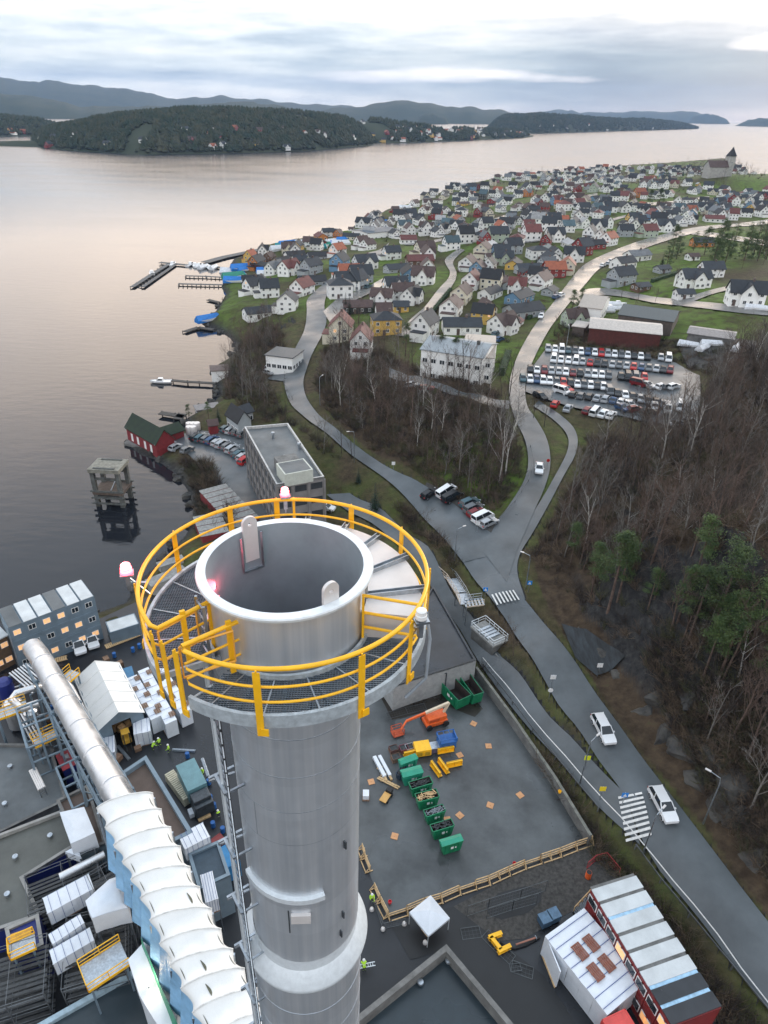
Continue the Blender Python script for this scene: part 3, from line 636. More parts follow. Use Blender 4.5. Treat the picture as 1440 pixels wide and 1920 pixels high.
# weld seams as raised hoops
mb = MB()
for k in range(12):
    z = 68.8-k*1.17
    if z > 60.6: mb.lathe([(1.487,zl(z-.008)),(1.493,zl(z-.006)),(1.493,zl(z+.006)),(1.487,zl(z+.008))], 96, (.045,0))
for k in range(13):
    a = random.uniform(0, 6.28); z = 68.8-k*1.17
    if z > 61.5: mb.cbox((.045+1.489*math.cos(a), 1.489*math.sin(a), zl(z-.585)), (.012,.012,1.17), a)
part(mb, 'weld_seam', galv); mb = MB()
for k in range(12): mb.lathe([(1.62,zl(57.6-k*1.5-.01)),(1.628,zl(57.6-k*1.5-.006)),(1.628,zl(57.6-k*1.5+.006)),(1.62,zl(57.6-k*1.5+.01))], 96, (.02,0))
part(mb, 'weld_seam', galv)
# pale band and label plate
part(MB().lathe([(1.49,zl(63.25)),(1.60,zl(63.23)),(1.60,zl(63.05)),(1.49,zl(62.95))], 60, (.045,0), R(-150), R(-64)), 'clamp_band', flange_m, smooth=25)
pl = MB(); a = R(-87); pl.cbox((.045+1.53*math.cos(a), 1.53*math.sin(a), zl(62.35)), (.09,.5,.36), a); part(pl, 'junction_box', cover_m, bevel=.01)
part(MB().cbox((.045+1.50*math.cos(R(-99)), 1.50*math.sin(R(-99)), zl(62.1)), (.02,.03,1.0), R(-99)), 'earth_strap', dark_st)
for az_, zz in ((-40,64.6),(-46,60.9),(-43,61.7),(-70,69.7)): part(MB().cbox((.045+1.53*math.cos(R(az_)), 1.53*math.sin(R(az_)), zl(zz)), (.1,.03,.28), R(az_)), 'bracket', dark_st)
# lifting lugs on the rim
for (px, py, up) in ((474, 985, .42), (613, 1105, .42)):
    q = P(px, py, ZT+.2)-SC; an = math.atan2(q.y, q.x); r_ = 1.56
    o = thing('t', 'x', 'x'); bpy.data.objects.remove(o)
    bm = bmesh.new(); n = 20; w = .17; top = zl(ZT)+(.16 if py < 1050 else .26); outer = [(-w, zl(ZT)-(.78 if py < 1050 else .55)), (w, zl(ZT)-(.78 if py < 1050 else .55))]+[(w*math.cos(t), top+w*math.sin(t)) for t in [math.pi*i/n for i in range(n+1)]]
    hole = [(.045*math.cos(2*math.pi*i/16), top-.02+.045*math.sin(2*math.pi*i/16)) for i in range(16)]
    mbl = MB(); th = .035; t_ = Vector((-math.sin(an), math.cos(an), 0)); rd = Vector((math.cos(an), math.sin(an), 0))
    def pt(u, z, s): return tuple(rd*(1.53+s*th)+t_*u+Vector((0,0,z)))
    ring = []
    # plate with a hole: fan of quads between the outline and the hole
    m_ = len(outer); per = [min(range(16), key=lambda k: (hole[k][0]-u)**2+(hole[k][1]-z)**2) for u, z in outer]
    for s in (-1, 1):
        for i in range(m_):
            j = (i+1) % m_; a_, b_ = per[i], per[j]; ks = [a_]
            while ks[-1] != b_ and len(ks) < 17: ks.append((ks[-1]+1) % 16)
            if len(ks) > 9: ks = [a_, b_]
            mbl.poly([pt(*outer[i], s), pt(*outer[j], s)]+[pt(*hole[k], s) for k in reversed(ks)])
    for i in range(m_): j = (i+1) % m_; mbl.poly([pt(*outer[i], -1), pt(*outer[j], -1), pt(*outer[j], 1), pt(*outer[i], 1)])
    for i in range(16): j = (i+1) % 16; mbl.poly([pt(*hole[i], -1), pt(*hole[j], -1), pt(*hole[j], 1), pt(*hole[i], 1)])
    part(mbl, 'lifting_lug', cover_m)
    if py < 1050:
        fr = MB()
        for u in (-.24, .24): fr.bar(tuple(rd*1.47+t_*u+Vector((0,0,zl(ZT)-.1))), tuple(rd*1.47+t_*u+Vector((0,0,zl(ZT)-1.0))), .04)
        fr.bar(tuple(rd*1.47-t_*.24+Vector((0,0,zl(ZT)-1.0))), tuple(rd*1.47+t_*.24+Vector((0,0,zl(ZT)-1.0))), .04); part(fr, 'lug_stiffener', galv)
# platform
def pp(a, r=None, z=0):          # point of the platform circle
    r = PR if r is None else r; return Vector((PCX+r*math.cos(a), PCY+r*math.sin(a), zl(z)))
pf = MB()
GAP0, GAP1 = R(-140), R(-121)    # ladder hatch
n = 100
pf.lathe([(PR-.02,zl(ZF+.06)),(PR+.05,zl(ZF+.06)),(PR+.05,zl(ZF-.24)),(PR-.06,zl(ZF-.24)),(PR-.06,zl(ZF-.20)),(PR,zl(ZF-.20)),(PR-.02,zl(ZF+.02)),(PR-.02,zl(ZF+.06))], n, (PCX,PCY), GAP1, GAP0+2*math.pi)
pf.lathe([(1.72,zl(ZF+.02)),(1.72,zl(ZF-.2)),(1.66,zl(ZF-.2)),(1.66,zl(ZF+.1)),(1.72,zl(ZF+.1)),(1.72,zl(ZF+.02))], n, (0,0), GAP1, GAP0+2*math.pi)
for k in range(20):
    a = GAP1+(GAP0+2*math.pi-GAP1)*k/19; pf.bar((1.6*math.cos(a),1.6*math.sin(a),zl(ZF-.12)), pp(a, PR-.02, ZF-.12), .05, .14)
plat = part(pf, 'platform_frame', mat('light galvanised edge', (.42,.47,.50), .5, .25, var=.25, scale=6), smooth=30)
gm = MB(); step = .052                                              # bar grating, real bars
def ann(y, ax):                                                    # chord pieces of the ring along one axis
    out = []; c = (PCX, PCY); r2 = PR-.03; r1 = 1.66
    if ax == 0:
        d = y-c[1]
        if abs(d) >= r2: return out
        h2 = math.sqrt(r2*r2-d*d); a, b = c[0]-h2, c[0]+h2; d1 = y
    else:
        d = y-c[0]
        if abs(d) >= r2: return out
        h2 = math.sqrt(r2*r2-d*d); a, b = c[1]-h2, c[1]+h2; d1 = y
    if abs(d1) >= r1: return [(a, b)]
    h1 = math.sqrt(r1*r1-d1*d1); return [(a, -h1), (h1, b)]
rotg = R(33); cg_, sg_ = math.cos(rotg), math.sin(rotg)
hx, hy = -1.62, -1.12
def in_hatch(x, y):
    a = math.atan2(y-PCY, x-PCX); return GAP0 < a < GAP1
for ax in (0, 1):
    k = -3.3
    while k < 3.3:
        for a, b in ann(k, ax):
            n_ = max(1, int((b-a)/.25)); w = .009 if ax == 0 else .006
            s0 = None
            for i in range(n_+1):
                t = a+(b-a)*i/n_; x, y = (t, k) if ax == 0 else (k, t); bad = in_hatch(x, y) or (math.atan2(y,x) > R(-13) and math.atan2(y,x) < R(97))
                if not bad and s0 is None: s0 = t
                if (bad or i == n_) and s0 is not None:
                    e = t if not bad else t-(b-a)/n_
                    if e > s0:
                        if ax == 0: gm.box(s0, k-w/2, zl(ZF-.03), e, k+w/2, zl(ZF))
                        else: gm.box(k-w/2, s0, zl(ZF-.012), k+w/2, e, zl(ZF-.001))
                    s0 = None
        k += step if ax == 0 else step
part(gm, 'grating', mat('grating steel', (.20,.24,.28), .5, .8, var=.25, scale=2), plat)
for a in [R(x) for x in (-160, -180, 160, 140, 120, 102, -112, -92, -72, -52, -32)]: part(MB().bar((1.68*math.cos(a),1.68*math.sin(a),zl(ZF+.005)), pp(a, PR-.03, ZF+.005), .03, .03), 'grating_joint', galv, plat)
# pale cover plates over the right and rear of the ring, with folded ribs
A0, A1, ZC = R(-16), R(100), 71.32
cv = MB(); cv.lathe([(1.62,zl(ZC+.04)),(PR-.10,zl(ZC-.02)),(PR-.10,zl(ZF+.02))], 60, (0,0), A0, A1)
def cpt(a, r, z): return Vector((r*math.cos(a), r*math.sin(a), zl(z)))
cvp = MB(); seg = 60
for i in range(seg):
    a, b = A0+(A1-A0)*i/seg, A0+(A1-A0)*(i+1)/seg
    oa, ob = pp(a, PR-.10, ZC-.02), pp(b, PR-.10, ZC-.02)
    cvp.poly([cpt(a, 1.62, ZC+.05), cpt(b, 1.62, ZC+.05), ob, oa][::-1]); cvp.poly([oa, ob, pp(b, PR-.10, ZF), pp(a, PR-.10, ZF)][::-1])
for a in (A0, A1): cvp.poly([cpt(a, 1.62, ZC+.05), pp(a, PR-.10, ZC-.02), pp(a, PR-.10, ZF), cpt(a, 1.62, ZF)])
cov = part(cvp, 'duct_cover', cover_m)
for a in (R(2), R(27), R(48), R(66), R(86)):
    rb = MB(); t_ = Vector((-math.sin(a), math.cos(a), 0))*.055
    i_, o_ = cpt(a, 1.62, ZC+.09), pp(a, PR-.02, ZC+.04)
    rb.bar(i_+t_, o_+t_, .02, .11); rb.bar(i_-t_, o_-t_, .02, .11); rb.bar(i_-Vector((0,0,.03)), o_-Vector((0,0,.03)), .10, .02); part(rb, 'folded_rib', galv, cov)
part(MB().bar(cpt(R(12),1.61,71.5), cpt(R(20),1.61,71.0), .04, .5).cbox((1.62*math.cos(R(5)),1.62*math.sin(R(5)),zl(71.5)),(.05,.35,.55),R(5)), 'flange_plate', galv)
# handrails
def arc(a0, a1, r, z, n=60): return [pp(a0+(a1-a0)*i/n, r, z) for i in range(n+1)]
def V(x, y, z): return Vector((x, y, zl(z)))
q1 = P(392, 1128, ZR)-SC; q0 = P(292, 1180, ZR)-SC; q2 = P(345, 1206, ZR)-SC; q3 = P(458, 1160, ZR)-SC
GA0 = math.atan2(q0.y-PCY, q0.x-PCX); GA1 = math.atan2(q2.y-PCY, q2.x-PCX)
i1 = Vector((q1.x, q1.y)); i3 = Vector((q3.x, q3.y))
def inner(q, a, z): return [pp(a, PR, z), Vector((q.x, q.y, zl(z)))]
for z, r in ((ZR, .044), (ZR-.42, .026), (ZR-.78, .026)):
    pts = arc(GA0+2*math.pi, GA1, PR, z, 110)
    part(MB().tube([Vector((i1.x,i1.y,zl(z)))]+[pts[0]*.6+Vector((i1.x,i1.y,zl(z)))*.4]+[pts[0]+(Vector((i1.x,i1.y,zl(z)))-pts[0])*.06]+pts[1:-1]+[pts[-1]+(Vector((i3.x,i3.y,zl(z)))-pts[-1])*.05, Vector((i3.x,i3.y,zl(z)))], r, 10), 'handrail', yellow, plat, smooth=True)
def post(a, r=PR+.072, z0=ZF-.42, z1=ZR-.03, w=.13):
    p = pp(a, r, 0); m = MB(); m.cbox((p.x, p.y, zl((z0+z1)/2)), (.022, w, z1-z0), a); p2 = pp(a, r+.03, 0); m.cbox((p2.x-math.sin(a)*.08, p2.y+math.cos(a)*.08, zl(z0+.12)), (.03, .14, .16), a)
    m.bar((p.x, p.y, zl(z1)), (p.x, p.y, zl(z1+.05)), .03); return part(m, 'railing_post', yellow, plat)
for deg in (153, 123, 101, 65, 35, 2, -32, -57, -93): post(R(deg), w=.13)
post(R(93), w=.06)
for a in (GA0-R(0), GA0+R(7), -R(168), GA1, ): post(a, z0=ZF-.45)
for q in (i1, i3, (i1+Vector((pp(GA0,PR,0).x, pp(GA0,PR,0).y)))/2, (i3*.75+Vector((pp(GA1,PR,0).x, pp(GA1,PR,0).y))*.25)):
    m = MB(); m.cbox((q.x, q.y, zl((ZF+ZR)/2+.05)), (.10, .06, ZR-ZF+.12), R(30)); part(m, 'railing_post', yellow, plat)
q = P(666, 1112, ZR+.05)-SC; m = MB()                                   # short cross rail beside the cover end
e0 = Vector((1.66*math.cos(R(-19)), 1.66*math.sin(R(-19)))); e1 = pp(R(-22), PR, 0)
for z in (ZR, ZR-.42, ZR-.78): m.tube([V(e0.x, e0.y, z), V(e1.x, e1.y, z)], .032, 8)
m.cbox((e0.x, e0.y, zl((ZF+ZR)/2)), (.05,.1,ZR-ZF)); part(m, 'cross_rail', yellow, plat)
for k, (a, hh) in enumerate(((R(-128), 0), (R(-137), 0))):              # swing gate loops at the hatch
    m = MB()
    q = pp(a, PR-.05, 0); d = (Vector((i3.x if k == 0 else i1.x, i3.y if k == 0 else i1.y, q.z))-q)*.72; off = Vector((.16,-.10,0)) if k == 0 else Vector((-.0,.0,0))
    loop = [q+off+Vector((0,0,zl(z)-zl(0))) for z in ()]
    z0, z1 = zl(ZF+.35), zl(ZR-.06); A = Vector((q.x, q.y, z1))+off; B = A+Vector((d.x, d.y, 0)); 
    m.tube([A, B, B-Vector((0,0,z1-z0)), A-Vector((0,0,z1-z0)), A], .024, 8); part(m, 'gate', mat('amber paint', (.75,.36,.05), .4, var=.12), plat)
# ladder with side truss, stand-off brackets and cable
lx, ly = -1.50, -1.02; la = math.atan2(ly, lx); tdir = Vector((-math.sin(la), math.cos(la), 0)); rdir = Vector((math.cos(la), math.sin(la), 0))
def lp(u, r, z): return tdir*u+rdir*r+Vector((0, 0, zl(z)))
R0 = math.hypot(lx, ly)
ld = MB()
for u in (-.2, .2): ld.bar(lp(u, R0, 72.0), lp(u, R0, 30), .05, .05)
lad = part(ld, 'ladder', galv)
rme = MB().bar(lp(-.2, R0, 3), lp(.2, R0, 3), .032).mesh('rung', galv); z = 71.9
while z > 46: inst('rung', rme, lad, (0,0,z-3)); z -= .28
z = 69.2
while z > 40:
    br = MB()
    for dz in (0, .22): br.bar(lp(-.3, 1.45, z-dz), lp(-.3, R0+.26, z-dz*.4), .06, .05)
    br.bar(lp(.28, 1.45, z), lp(.28, R0+.1, z), .05, .05); br.bar(lp(-.32, R0+.1, z), lp(.3, R0+.1, z), .07, .07); z -= 2.35; part(br, 'ladder_bracket', galv, lad)
tr = MB(); z = 70.0; k = 0
tr.bar(lp(.02, R0+.05, 70.4), lp(.02, R0+.05, 30), .06, .06); tr.bar(lp(-.32, R0-.02, 70.3), lp(-.32, R0-.02, 30), .14, .03)
part(tr, 'fall_arrest_rail', flange_m, lad)
cb = MB(); cb.tube([lp(.62, R0+.12, 70.3), lp(.62, R0+.12, 30)], .03, 6)
cbl = part(cb, 'cable', mat('black cable', (.015,.015,.018), .5), st)
pme = MB().bar(lp(.60, R0+.12, 3), lp(.92, R0+.22, 3), .026).mesh('cable_peg', flange_m); z = 70.0
while z > 42: inst('cable_peg', pme, cbl, (0,0,z-3)); z -= .42
# obstruction lights
glow_m = mat('red lamp glass', (1,.3,.3), .2, var=0, emit=(1.0,.06,.10), es=3.0)
core_m = mat('lamp core', (1,.6,.6), .2, var=0, emit=(1,.24,.26), es=1.6)
clear_m = mat('frosted lamp glass', (.75,.75,.74), .15, var=0)
def lamp(px, py, z, lit=True, s=1.0):
    c = P(px, py, z)-SC; c.z = zl(z); m = MB()
    m.cbox((c.x, c.y, c.z-.17*s), (.34*s, .30*s, .07*s), .3); m.cbox((c.x, c.y, c.z-.42*s), (.12*s, .12*s, .5*s), .3)
    tow = (Vector((PCX, PCY, 0))-Vector((c.x, c.y, 0))).normalized(); e = Vector((c.x, c.y, 0))+tow*max(0, (Vector((c.x, c.y, 0))-Vector((PCX, PCY, 0))).length-PR)
    m.bar((c.x, c.y, c.z-.45*s), (e.x, e.y, c.z-.45*s), .06); m.bar((c.x, c.y, c.z-.25*s), (e.x, e.y, c.z-.8*s), .03)
    b = part(m, 'warning_light', galv, plat) if False else m.build('warning_light', galv, st)
    for zz in (0,): 
        part(MB().lathe([(0,c.z+.16*s),(.09*s,c.z+.15*s),(.125*s,c.z+.12*s),(.125*s,c.z+.02*s),(.14*s,c.z-.0*s),(.14*s,c.z-.1*s),(.0,c.z-.12*s)], 20, (c.x, c.y)), 'lamp_glass', core_m if lit else clear_m, b, smooth=30)
        if lit: part(MB().lathe([(.15*s,c.z-.06*s),(.165*s,c.z-.12*s),(.0,c.z-.13*s)], 20, (c.x, c.y)).lathe([(.14*s,c.z+.03*s),(.15*s,c.z+.02*s),(.14*s,c.z+.0*s)], 20, (c.x,c.y)), 'lamp_collar', glow_m, b, smooth=30)
    if lit:
        l = bpy.data.lights.new('warning_glow', 'POINT'); l.energy = 16; l.color = (1, .12, .16); l.shadow_soft_size = .16
        lo = bpy.data.objects.new('warning_glow', l); COL.objects.link(lo); lo.parent = b; lo.location = (c.x, c.y, c.z+.32)
    return b
lamp(534, 922, 72.05, s=.7); lamp(236, 1066, 71.75, s=.8); lamp(790, 1152, 71.95, False, .8); lamp(406, 1122, 71.1, s=.5)
hp = P(800, 1140, 71.7)-SC
m = MB(); m.tube([(hp.x, hp.y, zl(71.6)), (hp.x+.1, hp.y-.1, zl(71.0)), (hp.x+.05, hp.y-.35, zl(70.2)), (hp.x-.35, hp.y-.5, zl(69.8))], .035, 8); part(m, 'cable', mat('grey conduit', (.22,.25,.28), .5), st)
# ================================================================ THE PLANT (lower left) AND THE YARD
white_t = mat('white tarpaulin', (.70,.70,.68), .6, var=.06, scale=.35, bump=.35, bscale=1.2)
wrap_m = mat('white shrink wrap', (.66,.70,.75), .3, var=.06, scale=.8, bump=.3, bscale=2.5)
blue_t = mat('light blue tarpaulin', (.22,.42,.62), .5, var=.25, scale=.5, bump=.4, bscale=1.5)
green_t = mat('green tarpaulin', (.01,.22,.12), .5, var=.25, scale=.5, bump=.4, bscale=1.5)
alu = mat('aluminium cladding', (.66,.67,.68), .34, .85, var=.12, scale=.6, rvar=.1)
greyblue = mat('grey blue steel sheet', (.17,.23,.28), .5, .2, var=.12, scale=.8)
roof_w = mat('weathered white roof', (.50,.53,.54), .6, var=.14, scale=.5)
roof_g = mat('grey felt roof', (.10,.112,.118), .6, var=.28, scale=.25, rvar=.15)
roof_b = mat('brown gravel roof', (.11,.078,.062), .7, var=.2, scale=.4)
navy = mat('navy blue panel', (.012,.022,.15), .45, var=.2, scale=.6)
orange = mat('orange paint', (.72,.12,.02), .4, var=.12, scale=3)
timber = mat('raw timber', (.55,.38,.20), .7, var=.25, scale=4)
pallet_m = mat('brown pallet wood', (.20,.12,.075), .75, var=.3, scale=5)
strap = mat('blue strapping', (.03,.07,.24), .5, var=0)
black = mat('black rubber', (.012,.012,.013), .6, var=.2)
hivis = mat('high visibility cloth', (.55,.85,.04), .6, var=.08, scale=9)
skin = mat('skin', (.45,.27,.19), .6, var=.05, scale=9)
navyc = mat('dark work trousers', (.02,.024,.035), .8, var=.2, scale=9)
glass_d = mat('dark window glass', (.02,.028,.035), .12, var=.2, scale=1)
glass_l = mat('lit window', (.9,.6,.3), .3, var=0, emit=(1,.45,.16), es=.28)
frame_w = mat('white window frame', (.75,.75,.74), .5, var=.05)
red_c = mat('dark red steel', (.20,.022,.022), .5, var=.18, scale=.7)
green_s = mat('green skip paint', (.006,.17,.075), .42, var=.2, scale=1.5)
dark_in = mat('dark rusty inside', (.04,.028,.024), .8, var=.4, scale=1.5)
blk_roof = mat('black roofing', (.022,.025,.03), .35, var=.4, scale=.25, rvar=.15)
def frame3(A, B, C, zt):
    """origin, length, width, angle of a rectangle from three photo corners at height zt (A-B one side, C across)"""
    a, b, c = P(*A, zt), P(*B, zt), P(*C, zt); u = (b-a); L_ = u.length; u.normalize(); v = Vector((-u.y, u.x, 0)); w = (c-a).dot(v)
    if w < 0: a, u = b, -u; v = -v; w = -w
    return a, L_, w, math.atan2(u.y, u.x)
def boxthing(name, label, cat, A, B, C, zt, zb=3.0, group=None):
    a, L_, w, an = frame3(A, B, C, zt); t = thing(name, label, cat, (a.x, a.y, zb), an, group); return t, L_, w, zt-zb
def rail(mb, pts, h=1.1, w=.05, gap=1.8, mid=True, zup=0):
    for a, b in zip(pts[:-1], pts[1:]):
        a, b = Vector(a), Vector(b); L_ = (b-a).length; n = max(1, round(L_/gap))
        for i in range(n+1):
            p = a.lerp(b, i/n); mb.bar(p, p+Vector((0,0,h)), w)
        mb.bar(a+Vector((0,0,h)), b+Vector((0,0,h)), w)
        if mid: mb.bar(a+Vector((0,0,h*.5)), b+Vector((0,0,h*.5)), w*.7)
# ---- site office: three storeys of cabins
t, L_, w, h = boxthing('site_office', 'three storey grey blue site office of stacked cabins beside the water', 'site office', (14,1178), (176,1117), (151,1088), 11.9)
L0 = L_; nM = 6; mw = L_/nM
body = MB(); rf = MB()
for i in range(nM):
    for k in range(3):
        z = k*2.97; body.box(i*mw+.03, 0, z+.02, (i+1)*mw-.03, w, z+2.85)
        body.box(i*mw, -.04, z, i*mw+.12, .08, z+2.95); body.box((i+1)*mw-.12, -.04, z, (i+1)*mw, .08, z+2.95); body.box(i*mw, -.06, z+2.75, (i+1)*mw, .02, z+2.95); body.box(i*mw, -.06, z, (i+1)*mw, .02, z+.16)
body.build('cabin_body', greyblue, t)
for i in range(nM):
    m = MB(); m.box(i*mw+.14, -.05, 2.97*3-.06, (i+1)*mw-.14, w+.05, 2.97*3+.06); m.build('roof_panel', roof_w if i % 3 else roof_g, t)
wf = MB().box(-.55,-.03,-.5,.55,0,-.43).box(-.55,-.03,.43,.55,0,.5).box(-.55,-.03,-.43,-.48,0,.43).box(.48,-.03,-.43,.55,0,.43).box(-.03,-.03,-.43,.03,0,.43).mesh('window_frame', frame_w)
wg = MB().box(-.48,-.012,-.43,.48,.0,.43).mesh('window_pane', glass_d)
for i in range(nM):
    for k in range(3):
        f = inst('window_frame', wf, t, ((i+.5)*mw, -.0, k*2.97+1.65)); inst('window_pane', wg, f, (0,0,0), mats=[glass_l if random.random() < .5 else glass_d])
# older block to its left, mostly outside the frame
t, L_, w, h = boxthing('brown_cabin', 'brown and white cabin at the left edge beside the site office', 'cabin', (-60,1225), (12,1190), (-5,1165), 9.0)
MB().box(0,0,0,L_,w,h-.2).build('wall', mat('brown cabin wall', (.12,.075,.045), .6), t); MB().box(-.2,-.2,h-.2,L_+.2,w+.2,h).build('roof', roof_w, t)
for i in range(4):
    for k in range(2): f = inst('window_frame', wf, t, ((i+.5)*L_/4, 0, k*2.9+1.5)); inst('window_pane', wg, f, (0,0,0), mats=[glass_l])
# storage container and timber walkway
def container(label, A, B, C, zt, m, cat='container', name='shipping_container', group=None, roofm=None, ribs=True):
    t, L_, w, h = boxthing(name, label, cat, A, B, C, zt, group=group)
    b = MB(); b.box(.04,.04,0,L_-.04,w-.04,h-.03)
    n = int(L_/.3)
    if ribs:
        for i in range(n):
            x = (i+.25)*L_/n; b.box(x, 0, .15, x+L_/n*.5, .05, h-.15); b.box(x, w-.05, .15, x+L_/n*.5, w, h-.15)
        for i in range(int(w/.3)): y = (i+.25)*w/int(w/.3); b.box(-.01, y, .15, .05, y+.15, h-.15); b.box(L_-.05, y, .15, L_+.01, y+.15, h-.15)
    b.build('container_body', m, t)
    r = MB()
    for x in (0, L_): r.bar((x, 0, h-.06), (x, w, h-.06), .12)
    for y in (0, w): r.bar((0, y, h-.06), (L_, y, h-.06), .12)
    for x in (0, L_):
        for y in (0, w): r.bar((x, y, 0), (x, y, h), .12)
    r.build('container_frame', m, t); MB().box(.1,.1,h-.028,L_-.1,w-.1,h-.01).build('container_roof', roofm or m, t)
    return t
container('grey blue storage container with a mottled roof beside the site office', (206,1186), (260,1169), (199,1166), 5.7, greyblue, roofm=roof_w)
for k, (a, b, lb) in enumerate((((200,1218),(266,1192),'long timber walkway lying beside the grey blue container'), ((100,1245),(127,1238),'short timber walkway lying near the parked white cars'))):
    p, q = P(*a, 3), P(*b, 3); t = thing('timber_walkway', lb, 'walkway', p, math.atan2((q-p).y, (q-p).x)); Lw = (q-p).length
    m = MB(); [m.box(0, y, .1, Lw, y+.1, .22) for y in (0, .9)]; m.build('bearer', timber, t)
    m = MB(); [m.box(i*.3, -.05, .23, i*.3+.24, 1.05, .27) for i in range(int(Lw/.3))]; m.build('deck', timber, t)
# ---- tent hall
t, L_, w, h = boxthing('tent_hall', 'white gabled tent hall beside the long silver duct', 'tent', (183,1369), (267,1334), (152,1271), 7.0)
# local x along the front gable, y to the back
rh = 1.9; wl = MB()
for x in (0, L_): wl.box(x-.05, 0, 0, x+.05, w, h)
wl.raw([(0,w,0),(L_,w,0),(L_,w,h),(L_/2,w,h+rh),(0,w,h)], [(0,1,2,3,4)]); ga = MB()
ga.raw([(0,0,0),(L_*.30,0,0),(L_*.30,0,h*.95),(0,0,h)], [(0,1,2,3)]); ga.raw([(L_*.72,0,0),(L_,0,0),(L_,0,h),(L_*.72,0,h*.95)], [(0,1,2,3)])
ga.raw([(0,0,h),(L_*.30,0,h*.95),(L_*.72,0,h*.95),(L_,0,h),(L_/2,0,h+rh)], [(0,1,2,3,4)])
wl.build('wall', greyblue, t); ga.build('gable', greyblue, t); rm = MB(); nb = 5
for s in (0, 1):
    x0, z0, x1, z1 = (-.25, h-.1, L_/2, h+rh) if s == 0 else (L_/2, h+rh, L_+.25, h-.1)
    for i in range(nb):
        ya, yb = -.3+(w+.6)*i/nb, -.3+(w+.6)*(i+1)/nb; nx = 6
        for k in range(nx):
            pts = []
            for (kk, yy) in ((k, ya), (k+1, ya), (k+1, yb), (k, yb)):
                pts.append((x0+(x1-x0)*kk/nx, yy, z0+(z1-z0)*kk/nx))
            mid = [tuple((Vector(pts[a_])+Vector(pts[b_]))/2-Vector((0,0,.09))) for a_, b_ in ((0,3),(1,2))]
            rm.poly([pts[0], pts[1], mid[1], mid[0]]); rm.poly([mid[0], mid[1], pts[2], pts[3]])
        rm.bar((x0, yb, z0+.03), (x1, yb, z1+.03), .06)
rm.build('roof', white_t, t)
ins = MB(); 
for i in range(14): x, y, s = L_*random.uniform(.35,.68), random.uniform(.8, w*.5), random.uniform(.5, 1.1); ins.cbox((x, y, s/2+random.choice((0,1.1))), (s, s*.8, s), random.random())
tag(ins.build('stored_goods', mat('timber goods', (.5,.30,.14), .7, var=.35), None), 'orange timber goods stacked inside the mouth of the tent hall', 'goods').matrix_world = Matrix.Translation(t.location) @ Matrix.Rotation(t.rotation_euler.z, 4, 'Z')
# ---- shrink wrapped loads
def wrapped(label, A, B, C, zt, zb=3.0, nstr=5, pal=2, group='shrink wrapped loads in the yard', m=None, bars=True, name='wrapped_load'):
    t, L_, w, h = boxthing(name, label, 'wrapped load', A, B, C, zt, zb, group)
    bm = bmesh.new(); mb = MB(); nx = max(3, int(L_/.8)); ny = max(2, int(w/.8)); rr = random.Random(int(A[0]*7+A[1]))
    def top(i, j): return h-.06+.10*rr.random() if 0 < i < nx and 0 < j < ny else h-.10*rr.random()
    Z = [[top(i, j) for j in range(ny+1)] for i in range(nx+1)]
    vs = [(L_*i/nx, w*j/ny, Z[i][j]) for i in range(nx+1) for j in range(ny+1)]; q = ny+1
    mb.raw(vs, [(i*q+j, (i+1)*q+j, (i+1)*q+j+1, i*q+j+1) for i in range(nx) for j in range(ny)])
    def side(P0, P1, cols):
        for k in range(len(cols)-1):
            a, b = cols[k], cols[k+1]; m0 = Vector(a); m1 = Vector(b); o = rr.uniform(-.06,.03)
            nrm = Vector((P1[1]-P0[1], -(P1[0]-P0[0]), 0)).normalized()
            l0, l1 = Vector((m0.x, m0.y, h*.5))+nrm*o, Vector((m1.x, m1.y, h*.5))+nrm*o
            mb.poly([m0, l0, l1, m1]); mb.poly([l0, (m0.x, m0.y, .12), (m1.x, m1.y, .12), l1])
    side((0,0),(L_,0), [vs[i*q] for i in range(nx+1)]); side((L_,0),(L_,w), [vs[nx*q+j] for j in range(ny+1)])
    side((L_,w),(0,w), [vs[i*q+ny] for i in reversed(range(nx+1))]); side((0,w),(0,0), [vs[j] for j in reversed(range(ny+1))])
    o = mb.build('wrapping', m or wrap_m, t)
    for k in range(nstr):
        x = L_*(k+.5)/nstr; s = MB(); s.box(x-.018, -.02, .1, x+.018, .0, h-.05).box(x-.018, w, .1, x+.018, w+.02, h-.05).box(x-.018, 0, h+.05, x+.018, w, h+.07); s.build('strap', strap, t)
    for i in range(max(1, int(L_/3))):
        s = MB(); x = (i+.5)*L_/max(1, int(L_/3)); s.box(x-.6, -.05, 0, x+.6, w+.05, .12); s.build('pallet', pallet_m, t)
    return t, L_, w, h
rows = [((262,1330),(320,1374),(234,1280),6.0), ]
wl_ = [('long white wrapped load nearest the tent hall, topped with small wooden frames', (237,1272), (283,1350), (255,1262)),
       ('long white wrapped load in the middle of the three rows', (258,1258), (310,1358), (277,1248)),
       ('long white wrapped load on the side nearest the chimney stack', (280,1246), (338,1338), (300,1238))]
for lb, A, B, C in wl_:
    t, L_, w, h = wrapped(lb, A, B, C, 6.0, nstr=7)
    for i in range(5):
        for sgn in (.12, ):
            m = MB(); x, y = L_*(i+.5)/5, w*(.15 if i % 2 else .85)
            for k in range(5): m.box(-.45+k*.2, -.4, .1, -.33+k*.2, .4, .14)
            for yy in (-.4, 0, .32): m.box(-.45, yy, 0, .47, yy+.08, .1)
            o = m.build('wooden_frame', pallet_m, t); o.location = (x, y, h+.06)
wrapped('white wrapped block standing by itself in front of the tent hall mouth', (249,1352), (280,1345), (256,1376), 5.6, nstr=3)
wrapped('white wrapped block standing beside the thin silver pipe', (193,1383), (214,1378), (202,1412), 5.2, nstr=3)
MB_ = MB().box(0,0,0,1,1,1)
